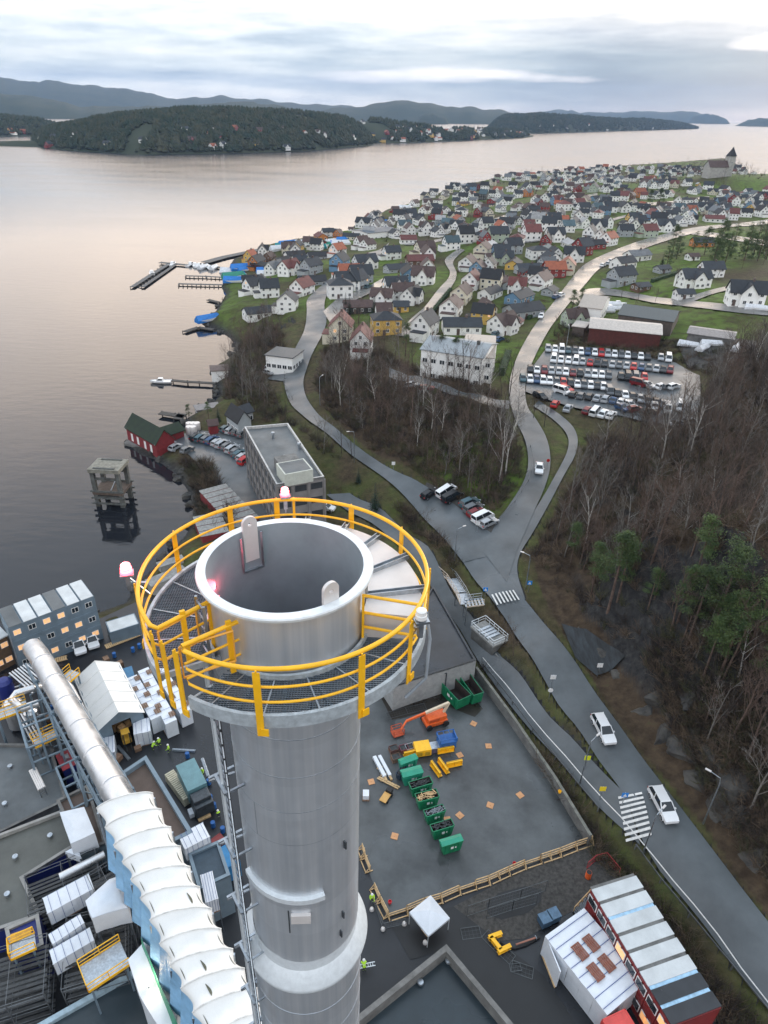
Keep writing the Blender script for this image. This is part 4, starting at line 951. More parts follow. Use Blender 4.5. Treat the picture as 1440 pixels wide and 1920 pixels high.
sb = P(232,1278,3); t = thing('blue_canopy', 'blue sheet metal lean-to squeezed between the tent hall and wrapped loads', 'shelter', (sb.x, sb.y, 3), R(-62)); MB().box(0,0,2.5,9,1.6,2.6).build('roof', mat('blue sheet', (.04,.16,.30), .5), t); m = MB(); [m.box(x, y, 0, x+.1, y+.1, 2.5) for x in (0,4.5,8.9) for y in (0,1.5)]; m.build('frame', greyblue, t)
# ---- the long elevated duct
def duct(name, label, pts, rad, m, parent=None, flange=2.2, cat='duct', hoops=True):
    W = [P(*p) for p in pts]; t = thing(name, label, cat, (W[0].x, W[0].y, 3)); off = t.location
    W = [p-off for p in W]; d = []
    for a, b in zip(W[:-1], W[1:]):
        n = max(1, int((b-a).length/1.5)); d += [a.lerp(b, i/n) for i in range(n)]
    d.append(W[-1]); MB().tube(d, rad, 28).build('pipe', m, t, smooth=35)
    if hoops:
        acc = 0
        for a, b in zip(d[:-1], d[1:]):
            acc += (b-a).length
            if acc > flange: acc = 0; dr = (b-a).normalized(); MB().tube([b-dr*.06, b+dr*.06], rad+.09, 28).build('pipe_flange', m, t, smooth=35)
    return t, d
dk, dpts = duct('exhaust_duct', 'fat silver exhaust duct running on trestles from upper left toward the white wrapped gallery', [(62,1215,11.5),(72,1228,12.5),(232,1510,19.5),(262,1560,20)], 1.42, alu, flange=5.5)
for f in (.18, .42, .66, .86):
    p = dpts[int(f*(len(dpts)-1))]; dr = (dpts[-1]-dpts[0]).normalized(); sd = Vector((-dr.y, dr.x, 0)).normalized(); m = MB()
    for s in (-1, 1): m.bar(p+sd*s*1.6-Vector((0,0,1.2)), Vector((p.x, p.y, 0))+sd*s*2.2, .28)
    m.bar(p+sd*1.9-Vector((0,0,1.5)), p-sd*1.9-Vector((0,0,1.5)), .3)
    for k in range(2): z0, z1 = p.z*(.15+.4*k), p.z*(.5+.38*k); m.bar(Vector((p.x,p.y,z0))+sd*2, Vector((p.x,p.y,z1))-sd*1.8, .12); m.bar(Vector((p.x,p.y,z0))-sd*2, Vector((p.x,p.y,z1))+sd*1.8, .12)
    m.build('trestle', greyblue, dk)
for s in (-1, 1):
    m = MB(); dr = (dpts[-1]-dpts[0]).normalized(); sd = Vector((-dr.y, dr.x, 0)).normalized(); a, b = dpts[1]+sd*s*1.7-Vector((0,0,1.5)), dpts[-1]+sd*s*1.7-Vector((0,0,1.5))
    m.bar(a, b, .22, .4); n = 16
    for i in range(n): p, q = a.lerp(b, i/n), a.lerp(b, (i+1)/n); m.bar(p, q-Vector((0,0,1.5)), .1); m.bar(q-Vector((0,0,1.5)), q, .1)
    m.bar(a-Vector((0,0,1.5)), b-Vector((0,0,1.5)), .18); m.build('lattice_girder', greyblue, dk)
duct('thin_duct', 'thin silver pipe beside the fat exhaust duct', [(121,1276,12),(133,1290,12),(192,1402,12),(196,1408,8),(196,1409,5)], .42, alu, hoops=False)
duct('thin_duct', 'thin silver pipe dropping beside the brown gravel roof', [(214,1446,14),(222,1452,14),(246,1500,15),(252,1512,15)], .38, alu, hoops=False)
duct('silver_pipe', 'kinked silver pipe at the far left above the pipe rack', [(78,1288,9),(62,1290,10),(30,1300,10),(22,1312,10),(42,1328,10.5),(72,1318,10.5)], .5, alu, hoops=False)
duct('silver_pipe', 'straight silver pipe above the dark basins', [(112,1645,9),(196,1602,9)], .42, alu, hoops=False)
# pipe bundles
for k, (A, B, n, z, lb) in enumerate((((18,1262),(62,1300),7,8,'rack of parallel silver pipes at the upper left'), ((20,1318),(70,1405),4,7,'steel pipe rack running along the left side of the fat duct'))):
    a, b = P(*A, z), P(*B, z); t = thing('pipe_rack', lb, 'pipe rack', (a.x, a.y, 3)); d = b-a; sd = Vector((-d.y, d.x, 0)).normalized()
    for i in range(n): MB().tube([sd*i*.42+Vector((0,0,z-3)), d+sd*i*.42+Vector((0,0,z-3))], .14, 8).build('pipe', alu, t, smooth=True)
    for f in (.05, .5, .95):
        m = MB(); m.bar(d*f-sd*.4+Vector((0,0,z-3.3)), d*f+sd*(n*.42)+Vector((0,0,z-3.3)), .2); m.bar(d*f-sd*.3, d*f-sd*.3+Vector((0,0,z-3.3)), .2); m.bar(d*f+sd*n*.42, d*f+sd*n*.42+Vector((0,0,z-3.3)), .2); m.build('rack_frame', greyblue, t)
# yellow railed gangways
def gangway(label, A, B, zt, wd, floor=galv):
    a, b = P(*A, zt), P(*B, zt); d = b-a; L_ = d.length; t = thing('gangway', label, 'gangway', (a.x, a.y, 3), math.atan2(d.y, d.x)); h = zt-3
    MB().box(0,0,h-.15,L_,wd,h).build('deck', floor, t)
    for y in (0, wd): m = MB(); rail(m, [(0,y,h),(L_,y,h)], 1.1, .08, 1.6); m.box(0,y-.03,h-.2,L_,y+.03,h+.12); m.build('railing', yellow, t)
    m = MB(); rail(m, [(0,0,h),(0,wd,h)], 1.1, .08, 2); m.build('railing', yellow, t)
    for x in (.3, L_-.3): m = MB(); [m.bar((x,y,0),(x,y,h-.15),.18) for y in (.1,wd-.1)]; m.bar((x,.1,h*.2),(x,wd-.1,h*.8),.1); m.build('support', greyblue, t)
    return t
gangway('grey deck with yellow railings beside the white tarpaulin hood', (166,1860), (244,1808), 12, 2.6)
gangway('yellow railed gangway under the fat duct near the tent hall', (118,1290), (150,1262), 9, 1.8)
gangway('yellow railed gangway at the far left above the dark tank roof', (-10,1352), (52,1330), 10, 2.0)
gangway('yellow railed stair landing alongside the fat duct', (66,1402), (112,1380), 9, 1.6)
gangway('short yellow railed landing beside the navy blue wall', (20,1800), (68,1778), 10, 1.6)
# steel frames of the open plant
def steelwork(label, A, B, C, zt, nx=3, ny=2, nz=2):
    t, L_, w, h = boxthing('plant_steelwork', label, 'steel structure', A, B, C, zt)
    col = MB()
    for i in range(nx+1):
        for j in range(ny+1): col.bar((L_*i/nx, w*j/ny, 0), (L_*i/nx, w*j/ny, h), .25)
    col.build('columns', greyblue, t) if False else None
    for i in range(nx+1):
        m = MB(); 
        for j in range(ny+1): m.bar((L_*i/nx, w*j/ny, 0), (L_*i/nx, w*j/ny, h), .25)
        for k in range(1, nz+1): m.bar((L_*i/nx, 0, h*k/nz), (L_*i/nx, w, h*k/nz), .25)
        for j in range(ny): m.bar((L_*i/nx, w*j/ny, 0), (L_*i/nx, w*(j+1)/ny, h/nz), .12)
        m.build('portal', greyblue, t)
    for j in range(ny+1):
        for k in range(1, nz+1): MB().bar((0, w*j/ny, h*k/nz), (L_, w*j/ny, h*k/nz), .2).build('beam', greyblue, t)
    return t, L_, w, h
steelwork('grey steel frame standing left of the fat duct, yellow landings inside', (30,1330), (110,1300), (60,1400), 11, 3, 2, 3)
steelwork('grey steel frame around the dark pit under the fat duct', (105,1440), (180,1405), (130,1520), 8, 3, 2, 2)
# equipment clutter inside the frames
def machine(label, px, py, z, s, m, cat='machine', rot=.4):
    p = P(px, py, z); t = thing('process_vessel', label, cat, (p.x, p.y, 3), rot)
    MB().lathe([(0,z-3+s*.9),(s*.3,z-3+s*.86),(s*.5,z-3+s*.65),(s*.5,0.6),(s*.4,.3),(0,.3)], 20).build('vessel', m, t, smooth=35)
    q = MB(); [q.bar((s*.45*math.cos(a), s*.45*math.sin(a), 0), (s*.45*math.cos(a), s*.45*math.sin(a), 1.2), .12) for a in (0.5,2.1,3.7,5.2)]; q.build('legs', greyblue, t)
    MB().tube([(s*.4,0,z-3), (s*1.1,0,z-3), (s*1.2,.2,z-3.4), (s*1.2,.6,1)], .12, 8).build('pipe', alu, t, smooth=True)
for a in (('blue topped vessel among pipes at the left edge',12,1292,6,2.2,navy),('grey vessel under the yellow landing',28,1335,6,2.6,alu),('small silver vessel beside the pipe rack',60,1345,7,1.8,alu),('dark vessel at the foot of the steel frame',92,1420,5,1.8,dark_st)): machine(*a)
p_, L_, w, h = boxthing('generator_cabinet', 'dark blue generator cabinet with a red edge under the steel frame', 'cabinet', (105,1418), (132,1405), (118,1446), 6.2)
MB().box(0,0,0,L_,w,h).build('cabinet_body', navy, p_, bevel=.05); MB().box(-.05,-.05,h,L_+.05,w+.05,h+.12).build('cabinet_lid', mat('faded red edge', (.25,.03,.04), .5), p_); MB().box(L_*.3,w*.3,h+.12,L_*.6,w*.6,h+.5).build('vent', galv, p_)
# flat roofs
def building(name, label, poly, zt, wallm, roofm, par=.5, parm=None, zb=3.0, cat='building', thick=.35, vents=()):
    W = [P(x, y, zt) for x, y in poly]; o = W[0]; t = thing(name, label, cat, (o.x, o.y, zb)); W = [(p.x-o.x, p.y-o.y) for p in W]
    ar = sum(W[i-1][0]*W[i][1]-W[i][0]*W[i-1][1] for i in range(len(W)))
    if ar < 0: W = W[::-1]
    h = zt-zb; m = MB(); n = len(W)
    for i in range(n): a, b = W[i], W[(i+1) % n]; m.poly([(a[0],a[1],0),(b[0],b[1],0),(b[0],b[1],h-.05),(a[0],a[1],h-.05)])
    m.build('wall', wallm, t)
    MB().poly([(x, y, h-par) for x, y in W]).build('roof', roofm, t)
    m = MB()
    cen = Vector((sum(x for x, y in W)/n, sum(y for x, y in W)/n))
    ins = []
    for i in range(n):
        p = Vector(W[i]); a = Vector(W[i-1]); b = Vector(W[(i+1) % n]); d1 = (p-a).normalized(); d2 = (b-p).normalized(); n1 = Vector((-d1.y, d1.x)); n2 = Vector((-d2.y, d2.x)); bi = (n1+n2); bi = bi/max(.3, bi.dot(n1)); ins.append(p+bi*thick)
    for i in range(n):
        a, b, c, d = W[i], W[(i+1) % n], ins[(i+1) % n], ins[i]
        m.poly([(*a,h),(*b,h),(*c,h),(*d,h)]); m.poly([(*d,h),(*c,h),(*c,h-par),(*d,h-par)]); m.poly([(*a,h-par),(*b,h-par),(*b,h),(*a,h)])
    m.build('parapet', parm or wallm, t)
    for vx, vy in vents:
        q = P(vx, vy, zt-par); q = (q.x-o.x, q.y-o.y); MB().lathe([(0,h-par+.55),(.3,h-par+.5),(.34,h-par+.35),(.2,h-par+.3),(.2,h-par)], 12, q).build('roof_vent', galv, t, smooth=30)
    return t, W, h
teal_r = mat('teal grey membrane roof', (.020,.032,.040), .33, var=.35, scale=.12, rvar=.12)
building('basin_building', 'building with a sunken dark teal roof behind pale concrete parapets, lower centre', [(837,1770),(600,1960),(640,2400),(1180,2200),(965,1922)], 7.5, conc, teal_r, 1.6, conc_d, cat='building', thick=.5, vents=((840,1805),(788,1845)))
t_, W_, h_ = building('tank_house', 'low dark roofed building between the silver pipes at the left edge', [(-120,1480),(-60,1392),(95,1395),(120,1480),(128,1498),(0,1560)], 6.0, conc_d, roof_g, .4, vents=((20,1440),(10,1510)))
building('settling_hall', 'wide grey roofed hall with a lamp lit wet patch at the left edge', [(-160,1640),(-20,1570),(150,1505),(205,1545),(44,1645),(78,1715),(-10,1745),(-160,1800)], 7.0, navy, mat('grey brown roof', (.085,.088,.078), .38, var=.3, scale=.2, rvar=.2), .5, conc, vents=((30,1610),(95,1570),(15,1680)))
building('navy_hall', 'navy blue walled building corner with an orange hatch at the left edge', [(8,1740),(72,1712),(82,1770),(22,1800)], 8.5, navy, navy, .3, conc)
m = MB(); q = P(40,1762,8.5); tag(MB().cbox((q.x,q.y,8.6),(1.9,1.6,.3),.4).build('roof_hatch', mat('amber hatch', (.6,.30,.03), .5)), 'amber square hatch on the navy blue building at the left edge', 'hatch')
building('lower_hall', 'dark teal flat roof with a pale kerb in the bottom left corner', [(60,1925),(260,1812),(330,1990),(200,2100)], 8.0, conc_d, teal_r, .5, mat('pale blue kerb', (.30,.40,.46), .5), thick=.5)
building('brown_roof_building', 'brown gravel roofed building edged by grey steel beams beside the fat duct', [(226,1448),(274,1416),(362,1560),(300,1590),(262,1540)], 11.0, greyblue, roof_b, .7, greyblue, thick=.45)
building('brown_roof_building', 'small brown gravel roof under the white wrapped corner shelter', [(105,1500),(165,1470),(200,1580),(150,1600)], 8.0, greyblue, roof_b, .4, conc_d)
building('black_roof_building', 'black flat roofed building with pale wall behind the platform rail at right', [(770,1168),(812,1098),(893,1237),(780,1272),(738,1287),(700,1230)], 8.0, mat('pale plaster wall', (.30,.31,.31), .7, var=.15), blk_roof, .3, blk_roof)
building('teal_roof_building', 'dark blue grey roof tucked behind the white wrapped gallery', [(352,1600),(410,1575),(432,1640),(372,1668)], 10, greyblue, mat('slate blue roof', (.035,.06,.085), .5, var=.2), .3)
# external stair on its pale wall
a, b = P(752,1300,3), P(800,1262,7.2); t = thing('steel_stair', 'dark steel outdoor stair climbing the pale wall of the black roofed building', 'stair', (a.x, a.y, 3)); d = b-a
n = 14
for s in (0, 1.0):
    sd = Vector((-d.y, d.x, 0)).normalized()*s; m = MB(); m.bar(sd, sd+d, .08, .25); m.bar(sd+Vector((0,0,1)), sd+d+Vector((0,0,1)), .05); [m.bar(sd+d*(i/5), sd+d*(i/5)+Vector((0,0,1)), .05) for i in range(6)]; m.build('railing', dark_st, t)
m = MB(); sd = Vector((-d.y, d.x, 0)).normalized(); [m.bar(d*(i/n), d*(i/n)+sd, .28, .04) for i in range(n+1)]; m.build('tread', dark_st, t)
m = MB(); e = d+(d*Vector((1,1,0))).normalized()*3; [m.bar(Vector((p.x,p.y,0)), p, .15) for p in (d, d+sd, e, e+sd)]; m.bar(d, e, .12); m.bar(d+sd, e+sd, .12); m.build('landing', dark_st, t)
t, L_, w, h = boxthing('container_workshop', 'dark red rusty workshop shed beside the black roofed building', 'shed', (720,1265), (752,1256), (725,1290), 5.5)
MB().box(0,0,0,L_,w,h).build('shed_body', mat('rust brown', (.09,.04,.03), .8, var=.4), t); MB().box(-.1,-.1,h,L_+.1,w+.1,h+.1).build('roof', conc_d, t)
# ---- white wrapped gallery (scaffold roof over the conveyor) with sagging bays
n_b = 13; A0_, A1_ = Vector(P(180,1512,22)), Vector(P(345,1960,24)); B0_, B1_ = Vector(P(286,1484,22)), Vector(P(505,1960,24))
t = thing('wrapped_gallery', 'long white tarpaulin wrapped gallery with sagging bays in the lower left corner', 'gallery', (A0_.x, A0_.y, 3)); off = t.location
rr = random.Random(5)
la_px = [(180,1512),(196,1548),(212,1582),(228,1612),(244,1645),(262,1680),(280,1722),(298,1766),(318,1806),(338,1850),(360,1895),(384,1945),(408,1995)]
rb_px = [(286,1484),(302,1514),(320,1548),(338,1584),(356,1622),(374,1660),(396,1700),(414,1738),(436,1776),(458,1812),(482,1850),(506,1892),(530,1935)]
zz = [21.5+.25*i for i in range(13)]
for i in range(12):
    L0_, L1_, R0_, R1_ = [P(*q, z)-off for q, z in ((la_px[i], zz[i]), (la_px[i+1], zz[i+1]), (rb_px[i], zz[i]), (rb_px[i+1], zz[i+1]))]
    m = MB(); nu, nv = 16, 8
    def S(u, v):
        p = L0_.lerp(L1_, v).lerp(R0_.lerp(R1_, v), u); sag = .36*math.sin(math.pi*v)*(1-.25*math.cos(2*math.pi*u)); c = math.sin(math.pi*u)
        wr = .10*(float(vnoise(np.array(p.x*1.0), np.array(p.y*1.0), .7, 50+i))-.5)
        p = p+(L1_-L0_).normalized()*0; edge = (1-abs(2*u-1)**6)
        inw = (.35*math.sin(math.pi*v)**1)*(1 if u < .5 else -1)*(abs(2*u-1)**4); d_ = (R0_-L0_).normalized()
        return p + d_*inw + Vector((0,0,-sag+.45*c*edge+wr-(abs(2*u-1)**10)*.3))
    g = [[S(u/nu, v/nv) for v in range(nv+1)] for u in range(nu+1)]
    vs = [p for r_ in g for p in r_]; m.raw(vs, [(u*(nv+1)+v, (u+1)*(nv+1)+v, (u+1)*(nv+1)+v+1, u*(nv+1)+v+1) for u in range(nu) for v in range(nv)])
    # hanging sides
    for u, sg in ((0, -1), (nu, 1)):
        for v in range(nv):
            a, b = g[u][v], g[u][v+1]; dn = (.5 if u == 0 else 6.5)
            m.poly([a, b, b+Vector((0,0,-dn)), a+Vector((0,0,-dn))] if sg > 0 else [b, a, a+Vector((0,0,-dn)), b+Vector((0,0,-dn))])
    o = m.build('tarpaulin_bay', white_t, t); smooth_mesh(o.data, 70)
    hp_ = MB(); hp_.tube([S(u/24, 0)+Vector((0,0,.05)) for u in range(25)], .06, 6); hp_.build('roof_hoop', mat('taut tarpaulin edge', (.6,.6,.58), .6), t, smooth=True)
    # ventilation slits
    for u0, u1, pr in ((.90, .945, .95), (.07, .12, .7)):
        if rr.random() < pr and not (i in (0,) and u0 < .5):
            s = MB(); um = (u0+u1)/2; k = 10; pts = [S(um+(u1-u0)*math.sin(math.pi*j/k)*(.5 if u0 > .5 else -.4), .22+.6*j/k)+Vector((0,0,.035)) for j in range(k+1)]; pt2 = [S(um, .22+.6*j/k)+Vector((0,0,.035)) for j in range(k+1)]
            for j in range(k): s.poly([pts[j], pts[j+1], pt2[j+1], pt2[j]])
            s.build('vent_slit', mat('olive slit', (.10,.10,.07), .8), t)
    if i in (5, 8, 9):
        s = MB(); k = 8; um = .55-.1*(i-7); pts = [S(um+.035*math.sin(math.pi*j/k), .25+.5*j/k)+Vector((0,0,.035)) for j in range(k+1)]; pt2 = [S(um-.01, .25+.5*j/k)+Vector((0,0,.035)) for j in range(k+1)]
        for j in range(k): s.poly([pts[j], pts[j+1], pt2[j+1], pt2[j]])
        s.build('vent_slit', MATS['olive slit'], t)
    # blue and green sheets hanging on the left flank
    f = MB(); mm = blue_t if not 5 <= i <= 7 else None
    for v in range(nv):
        a, b = g[0][v]+Vector((0,0,-.3)), g[0][v+1]+Vector((0,0,-.3)); out = -(R0_-L0_).normalized()*.75
        w1 = Vector((.15*math.sin(3*(i+v/nv)*2), .1, 0)); w2 = Vector((.15*math.sin(3*(i+(v+1)/nv)*2), .1, 0))
        f.poly([a, b, b+out+w2+Vector((0,0,-6)), a+out+w1+Vector((0,0,-6))])
    if i >= 1: f.build('hanging_sheet', blue_t, t)
    if 5 <= i <= 8:
        f2 = MB(); o1 = out*1.05; o2 = out*1.9; f2.poly([g[0][0]+o1+Vector((0,0,-5.6)), g[0][nv]+o1+Vector((0,0,-5.6)), g[0][nv]+o2+Vector((0,0,-14)), g[0][0]+o2+Vector((0,0,-14))]); f2.build('green_sheet', green_t, t)
fr = MB()
for i in range(0, 13, 2):
    for q in (la_px, rb_px): p = P(*q[i], zz[i])-off; fr.bar(Vector((p.x, p.y, 0)), p-Vector((0,0,1)), .2)
fr.build('scaffold_frame', galv, t)
# white hood over the sloping chute and other wrapped parts
def hood(label, poly, zt, drop, m=None, crown=.8, group=None, name='tarpaulin_hood'):
    W = [P(x, y, zt) for x, y in poly]; c = sum(W, Vector())/len(W); t = thing(name, label, 'tarpaulin', (c.x, c.y, 3), 0, group); W = [p-Vector((c.x, c.y, 3)) for p in W]
    mb = MB(); n = len(W); k = 5; rings = [[Vector((0,0,W[0].z+crown))]*n]
    mid = [[Vector((p.x*s, p.y*s, p.z+crown*(1-s**2.2)+.12*math.sin(7*s+i))) for i, p in enumerate(W)] for s in (.35,.7,1.0)]
    mb.raw([mid[0][i] for i in range(n)], [tuple(range(n))])
    for r0, r1 in zip(mid[:-1], mid[1:]):
        for i in range(n): j = (i+1) % n; mb.poly([r0[i], r1[i], r1[j], r0[j]])
    for i in range(n):
        j = (i+1) % n; a, b = W[i], W[j]; q = a.lerp(b, .5)*1.0
        mb.poly([a, a*1.02-Vector((0,0,drop+a.z*.02)), q*.97-Vector((0,0,drop+q.z*-.03)), q]); mb.poly([q, q*.97-Vector((0,0,drop+q.z*-.03)), b*1.02-Vector((0,0,drop+b.z*.02)), b])
    o = mb.build('cover', m or wrap_m, t); smooth_mesh(o.data, 50)
    f = MB(); [f.bar((p.x*.9, p.y*.9, 0), (p.x*.9, p.y*.9, p.z-.2), .18) for p in W]; f.build('frame', galv, t); return t
hood('white tarpaulin hood with a lamp shining through, left of the wrapped gallery', [(240,1800),(275,1762),(305,1788),(338,1868),(330,1920),(300,1930),(262,1868)], 15, 6)
lt = bpy.data.lights.new('work_lamp_light', 'POINT'); lt.energy = 90; lt.color = (1,.80,.55); lt.shadow_soft_size = .25; lq = P(276,1842,16.6); lo = bpy.data.objects.new('work_lamp_light', lt); COL.objects.link(lo)
tg = thing('work_lamp', 'glowing work lamp on the white tarpaulin hood', 'lamp', (lq.x, lq.y, 16.1)); lo.parent = tg; lo.location = (0,0,.9); MB().cbox((0,0,.3),(.7,.35,.25),.5).build('lamp_head', mat('lamp face', (1,.9,.7), .3, var=0, emit=(1,.86,.6), es=4), tg); MB().bar((0,0,-1),(0,0,.2),.08).build('pole', galv, tg)
hood('crumpled white tarpaulin spilling from the gallery side over the scaffolding', [(160,1690),(205,1650),(232,1640),(240,1702),(200,1712),(172,1722)], 14, 2.5)
hood('white wrapped corner shelter above the brown gravel roof', [(112,1524),(158,1514),(178,1562),(132,1582)], 11, 2.5, crown=.15)
hood('small torn white tarpaulin on the edge of the navy blue basin', [(122,1598),(145,1586),(152,1608)], 9, 1, crown=.2)
for lb, A, B, C, z in (('white wrapped pipe rack section above the upper scaffolding', (80,1684), (166,1638), (90,1712), 11), ('white wrapped rack section above the lower scaffolding', (92,1782), (168,1738), (102,1806), 10.5),
                       ('white wrapped rack section with a bulging top beside the scaffolding', (98,1770), (158,1730), (94,1750), 10.8),
                       ('white strapped load on the blue platform right of the gallery', (334,1566), (380,1542), (348,1592), 11), ('white wrapped stack beside the foot of the chimney ladder', (375,1640), (398,1632), (392,1690), 11.5)):
    wrapped(lb, A, B, C, z, zb=z-2.2, nstr=5, group='wrapped parts on the plant'); 
    a, L_, w, an = frame3(A, B, C, z-2.2); sup = thing('scaffold_tower', lb.replace('white wrapped','scaffold tower under the white').replace('white strapped','scaffold tower under the white strapped')[:100], 'scaffold', (a.x, a.y, 3), an)
    for x in (0, L_): m = MB(); [m.bar((x,y,0),(x,y,z-5.2),.12) for y in (0,w)]; [m.bar((x,0,k*(z-5.2)/3),(x,w,(k+1)*(z-5.2)/3),.08) for k in range(3)]; m.build('frame', galv, sup)
    for y in (0, w): MB().bar((0,y,z-5.3),(L_,y,z-5.3),.12).build('ledger', galv, sup)
# dense scaffolding boards between (stacked decks)
scf = mat('weathered scaffold steel', (.13,.14,.15), .6, .4, var=.3)
def scaffold(label, A, B, C, zt, lev=5):
    t, L_, w, h = boxthing('scaffolding', label, 'scaffold', A, B, C, zt); 
    for k in range(lev):
        m = MB(); z = h-k*1.9-.1
        if z < .3: break
        nb = max(4, int(w/.45)); [m.box(0, j*w/nb+.03, z, L_, j*w/nb+w/nb*.72, z+.05) for j in range(nb) if (j*7+k*3) % 5]; m.build('board', mat('scaffold board', (.05,.053,.055), .6, .2, var=.35, scale=1.2), t)
    nx = max(2, int(L_/2.5))
    for i in range(nx+1):
        m = MB(); x = L_*i/nx; [m.bar((x,y,0),(x,y,h+1),.08) for y in (0,w)]; [m.bar((x,0,h-k*1.9+1),(x,w,h-k*1.9+1),.05) for k in range(3)]; m.build('frame', scf, t)
    for y in (0, w): m = MB(); [m.bar((0,y,h-k*1.9+d_),(L_,y,h-k*1.9+d_),.05) for k in range(3) for d_ in (.5,1)]; m.build('ledger', scf, t)
scaffold('grey scaffolding decks over the navy basin, upper part', (50,1652), (180,1600), (90,1710), 8)
scaffold('dense grey scaffolding decks below the gallery', (128,1730), (238,1700), (170,1850), 9)
scaffold('long grey scaffolding decks in the lower left corner', (-40,1800), (92,1760), (30,1890), 9)
scaffold('grey scaffolding with white rails between the two wrapped racks', (165,1650), (215,1620), (190,1690), 10)
# blue stair tank and container right of the gallery
container('bright blue container behind the chimney ladder', (402,1596), (430,1580), (420,1630), 6.0, mat('bright blue steel', (.03,.20,.42), .5, var=.15))
container('dark red open container with timber inside beside the ladder', (388,1580), (412,1562), (398,1592), 5.4, red_c)
# truck
a, b = P(352,1440,6.2), P(382,1502,6.2); t = thing('box_truck', 'teal grey box truck with dark cab parked by the brown gravel roof', 'truck', (a.x, a.y, 3), math.atan2((b-a).y, (b-a).x)); Lt = (b-a).length
tm = mat('teal grey truck panel', (.12,.24,.27), .45, var=.12)
MB().box(-1,-1.25,1.1,Lt-2.2,1.25,3.4).build('cargo_box', tm, t, bevel=.04); MB().box(Lt-2.0,-1.2,.6,Lt+.1,1.2,2.5).box(Lt-2.0,-1.15,2.5,Lt-.5,1.15,3.0).build('cab', dark_st, t, bevel=.12); MB().poly([(Lt+.06,-1.05,1.6),(Lt+.06,1.05,1.6),(Lt-.45,1.0,2.75),(Lt-.45,-1.0,2.75)]).build('windscreen', glass_d, t); MB().box(-1,-.5,.6,Lt,.5,.95).build('chassis', black, t)
whl = MB().tube([(0,-.15,0),(0,.15,0)], .5, 16).mesh('wheel', black)
for x in (.3, 1.5, Lt-1.1):
    for y in (-1.05, 1.05): inst('wheel', whl, t, (x, y, .5))
# corrugated pallet stack next to it
t, L_, w, h = boxthing('timber_stack', 'stack of pale slatted timber beside the teal grey truck', 'stack', (308,1450), (325,1440), (342,1500), 4.6)
for k in range(6): m = MB(); [m.box(0, j*w/16, k*.25, L_, j*w/16+w/22, k*.25+.12) for j in range(16)]; m.build('slat_layer', mat('pale slats', (.50,.47,.36), .7, var=.2), t)
# lattice of tubes left of the yard
t, L_, w, h = boxthing('tube_rack', 'small rack of white tubes standing on the dark roof at left', 'rack', (56,1445), (66,1440), (72,1482), 7.0, 5.6)
for i in range(4): MB().tube([(L_*i/3,0,h),(L_*i/3,w,h)], .15, 8).build('tube', cover_m, t)
m = MB(); rail(m, [(0,0,0),(0,w,0),(L_,w,0),(L_,0,0)], h, .07); m.build('frame', galv, t)
# ================================================================ THE YARD (lower right)
# ---- skips (waste containers): sloped ends, rim, ribs
def skip(label, A, B, C, zt, m, load=None, lid=False, group='green skips in a row on the wet slab', cat='skip'):
    t, L_, w, h = boxthing('waste_skip', label, cat, A, B, C, zt, 3.06, group); s = .28*min(h, 1.6)
    def shell(k, top, bot, mat_):
        b = MB(); o = k; vs = [(o+s*.6,o,bot),(L_-o-s*.6,o,bot),(L_-o-s*.6,w-o,bot),(o+s*.6,w-o,bot),(o,o,top),(L_-o,o,top),(L_-o,w-o,top),(o,w-o,top)]
        b.raw(vs, [(0,3,2,1),(0,1,5,4),(1,2,6,5),(2,3,7,6),(3,0,4,7)]); return b
    shell(0, h, .12, m).build('skip_body', m, t); shell(.07, h, .2, dark_in).build('skip_inside', dark_in, t)
    r = MB()
    for a, b in (((0,0),(L_,0)),((L_,0),(L_,w)),((L_,w),(0,w)),((0,w),(0,0))): r.bar((*a,h),(*b,h),.1,.08)
    r.build('rim', m, t)
    for i in range(1, 5):
        for y in (-.04, w+.04): MB().bar((L_*i/5, y, .2), (L_*i/5, y, h), .09).build('rib', m, t)
    pl_ = MB(); pl_.box(L_*.4, -.06, h*.5, L_*.55, -.045, h*.72).box(L_*.58, -.06, h*.52, L_*.68, -.045, h*.66); pl_.build('white_plate', frame_w, t)
    if lid:
        b = MB(); b.raw([(-.03,-.03,h+.03),(L_+.03,-.03,h+.03),(L_+.03,w+.03,h+.03),(-.03,w+.03,h+.03),(.05,w/2,h+.25),(L_-.05,w/2,h+.25)], [(0,1,5,4),(2,3,4,5),(1,2,5),(3,0,4)]); b.build('lid', lid, t)
    if load:
        b = MB(); rr = random.Random(int(A[0]))
        for _ in range(38):
            x, y = rr.uniform(.25, L_-.25), rr.uniform(.2, w-.2); an = rr.uniform(0, 3.14); l = rr.uniform(.3, .55); z = h-.22+rr.uniform(0,.3)
            b.bar((x-l*math.cos(an)*.9, y-l*.5*math.sin(an), z), (x+l*math.cos(an)*.9, y+l*.5*math.sin(an), z+rr.uniform(-.1,.15)), .1, .05)
        b.build('load', load, t)
    return t
rubble = mat('dark rubble', (.03,.034,.036), .7, var=.6, scale=4)
greylid = mat('grey load', (.16,.18,.20), .6, var=.5, scale=3)
teal_g = mat('faded green lid', (.02,.27,.17), .4, var=.15, scale=1)
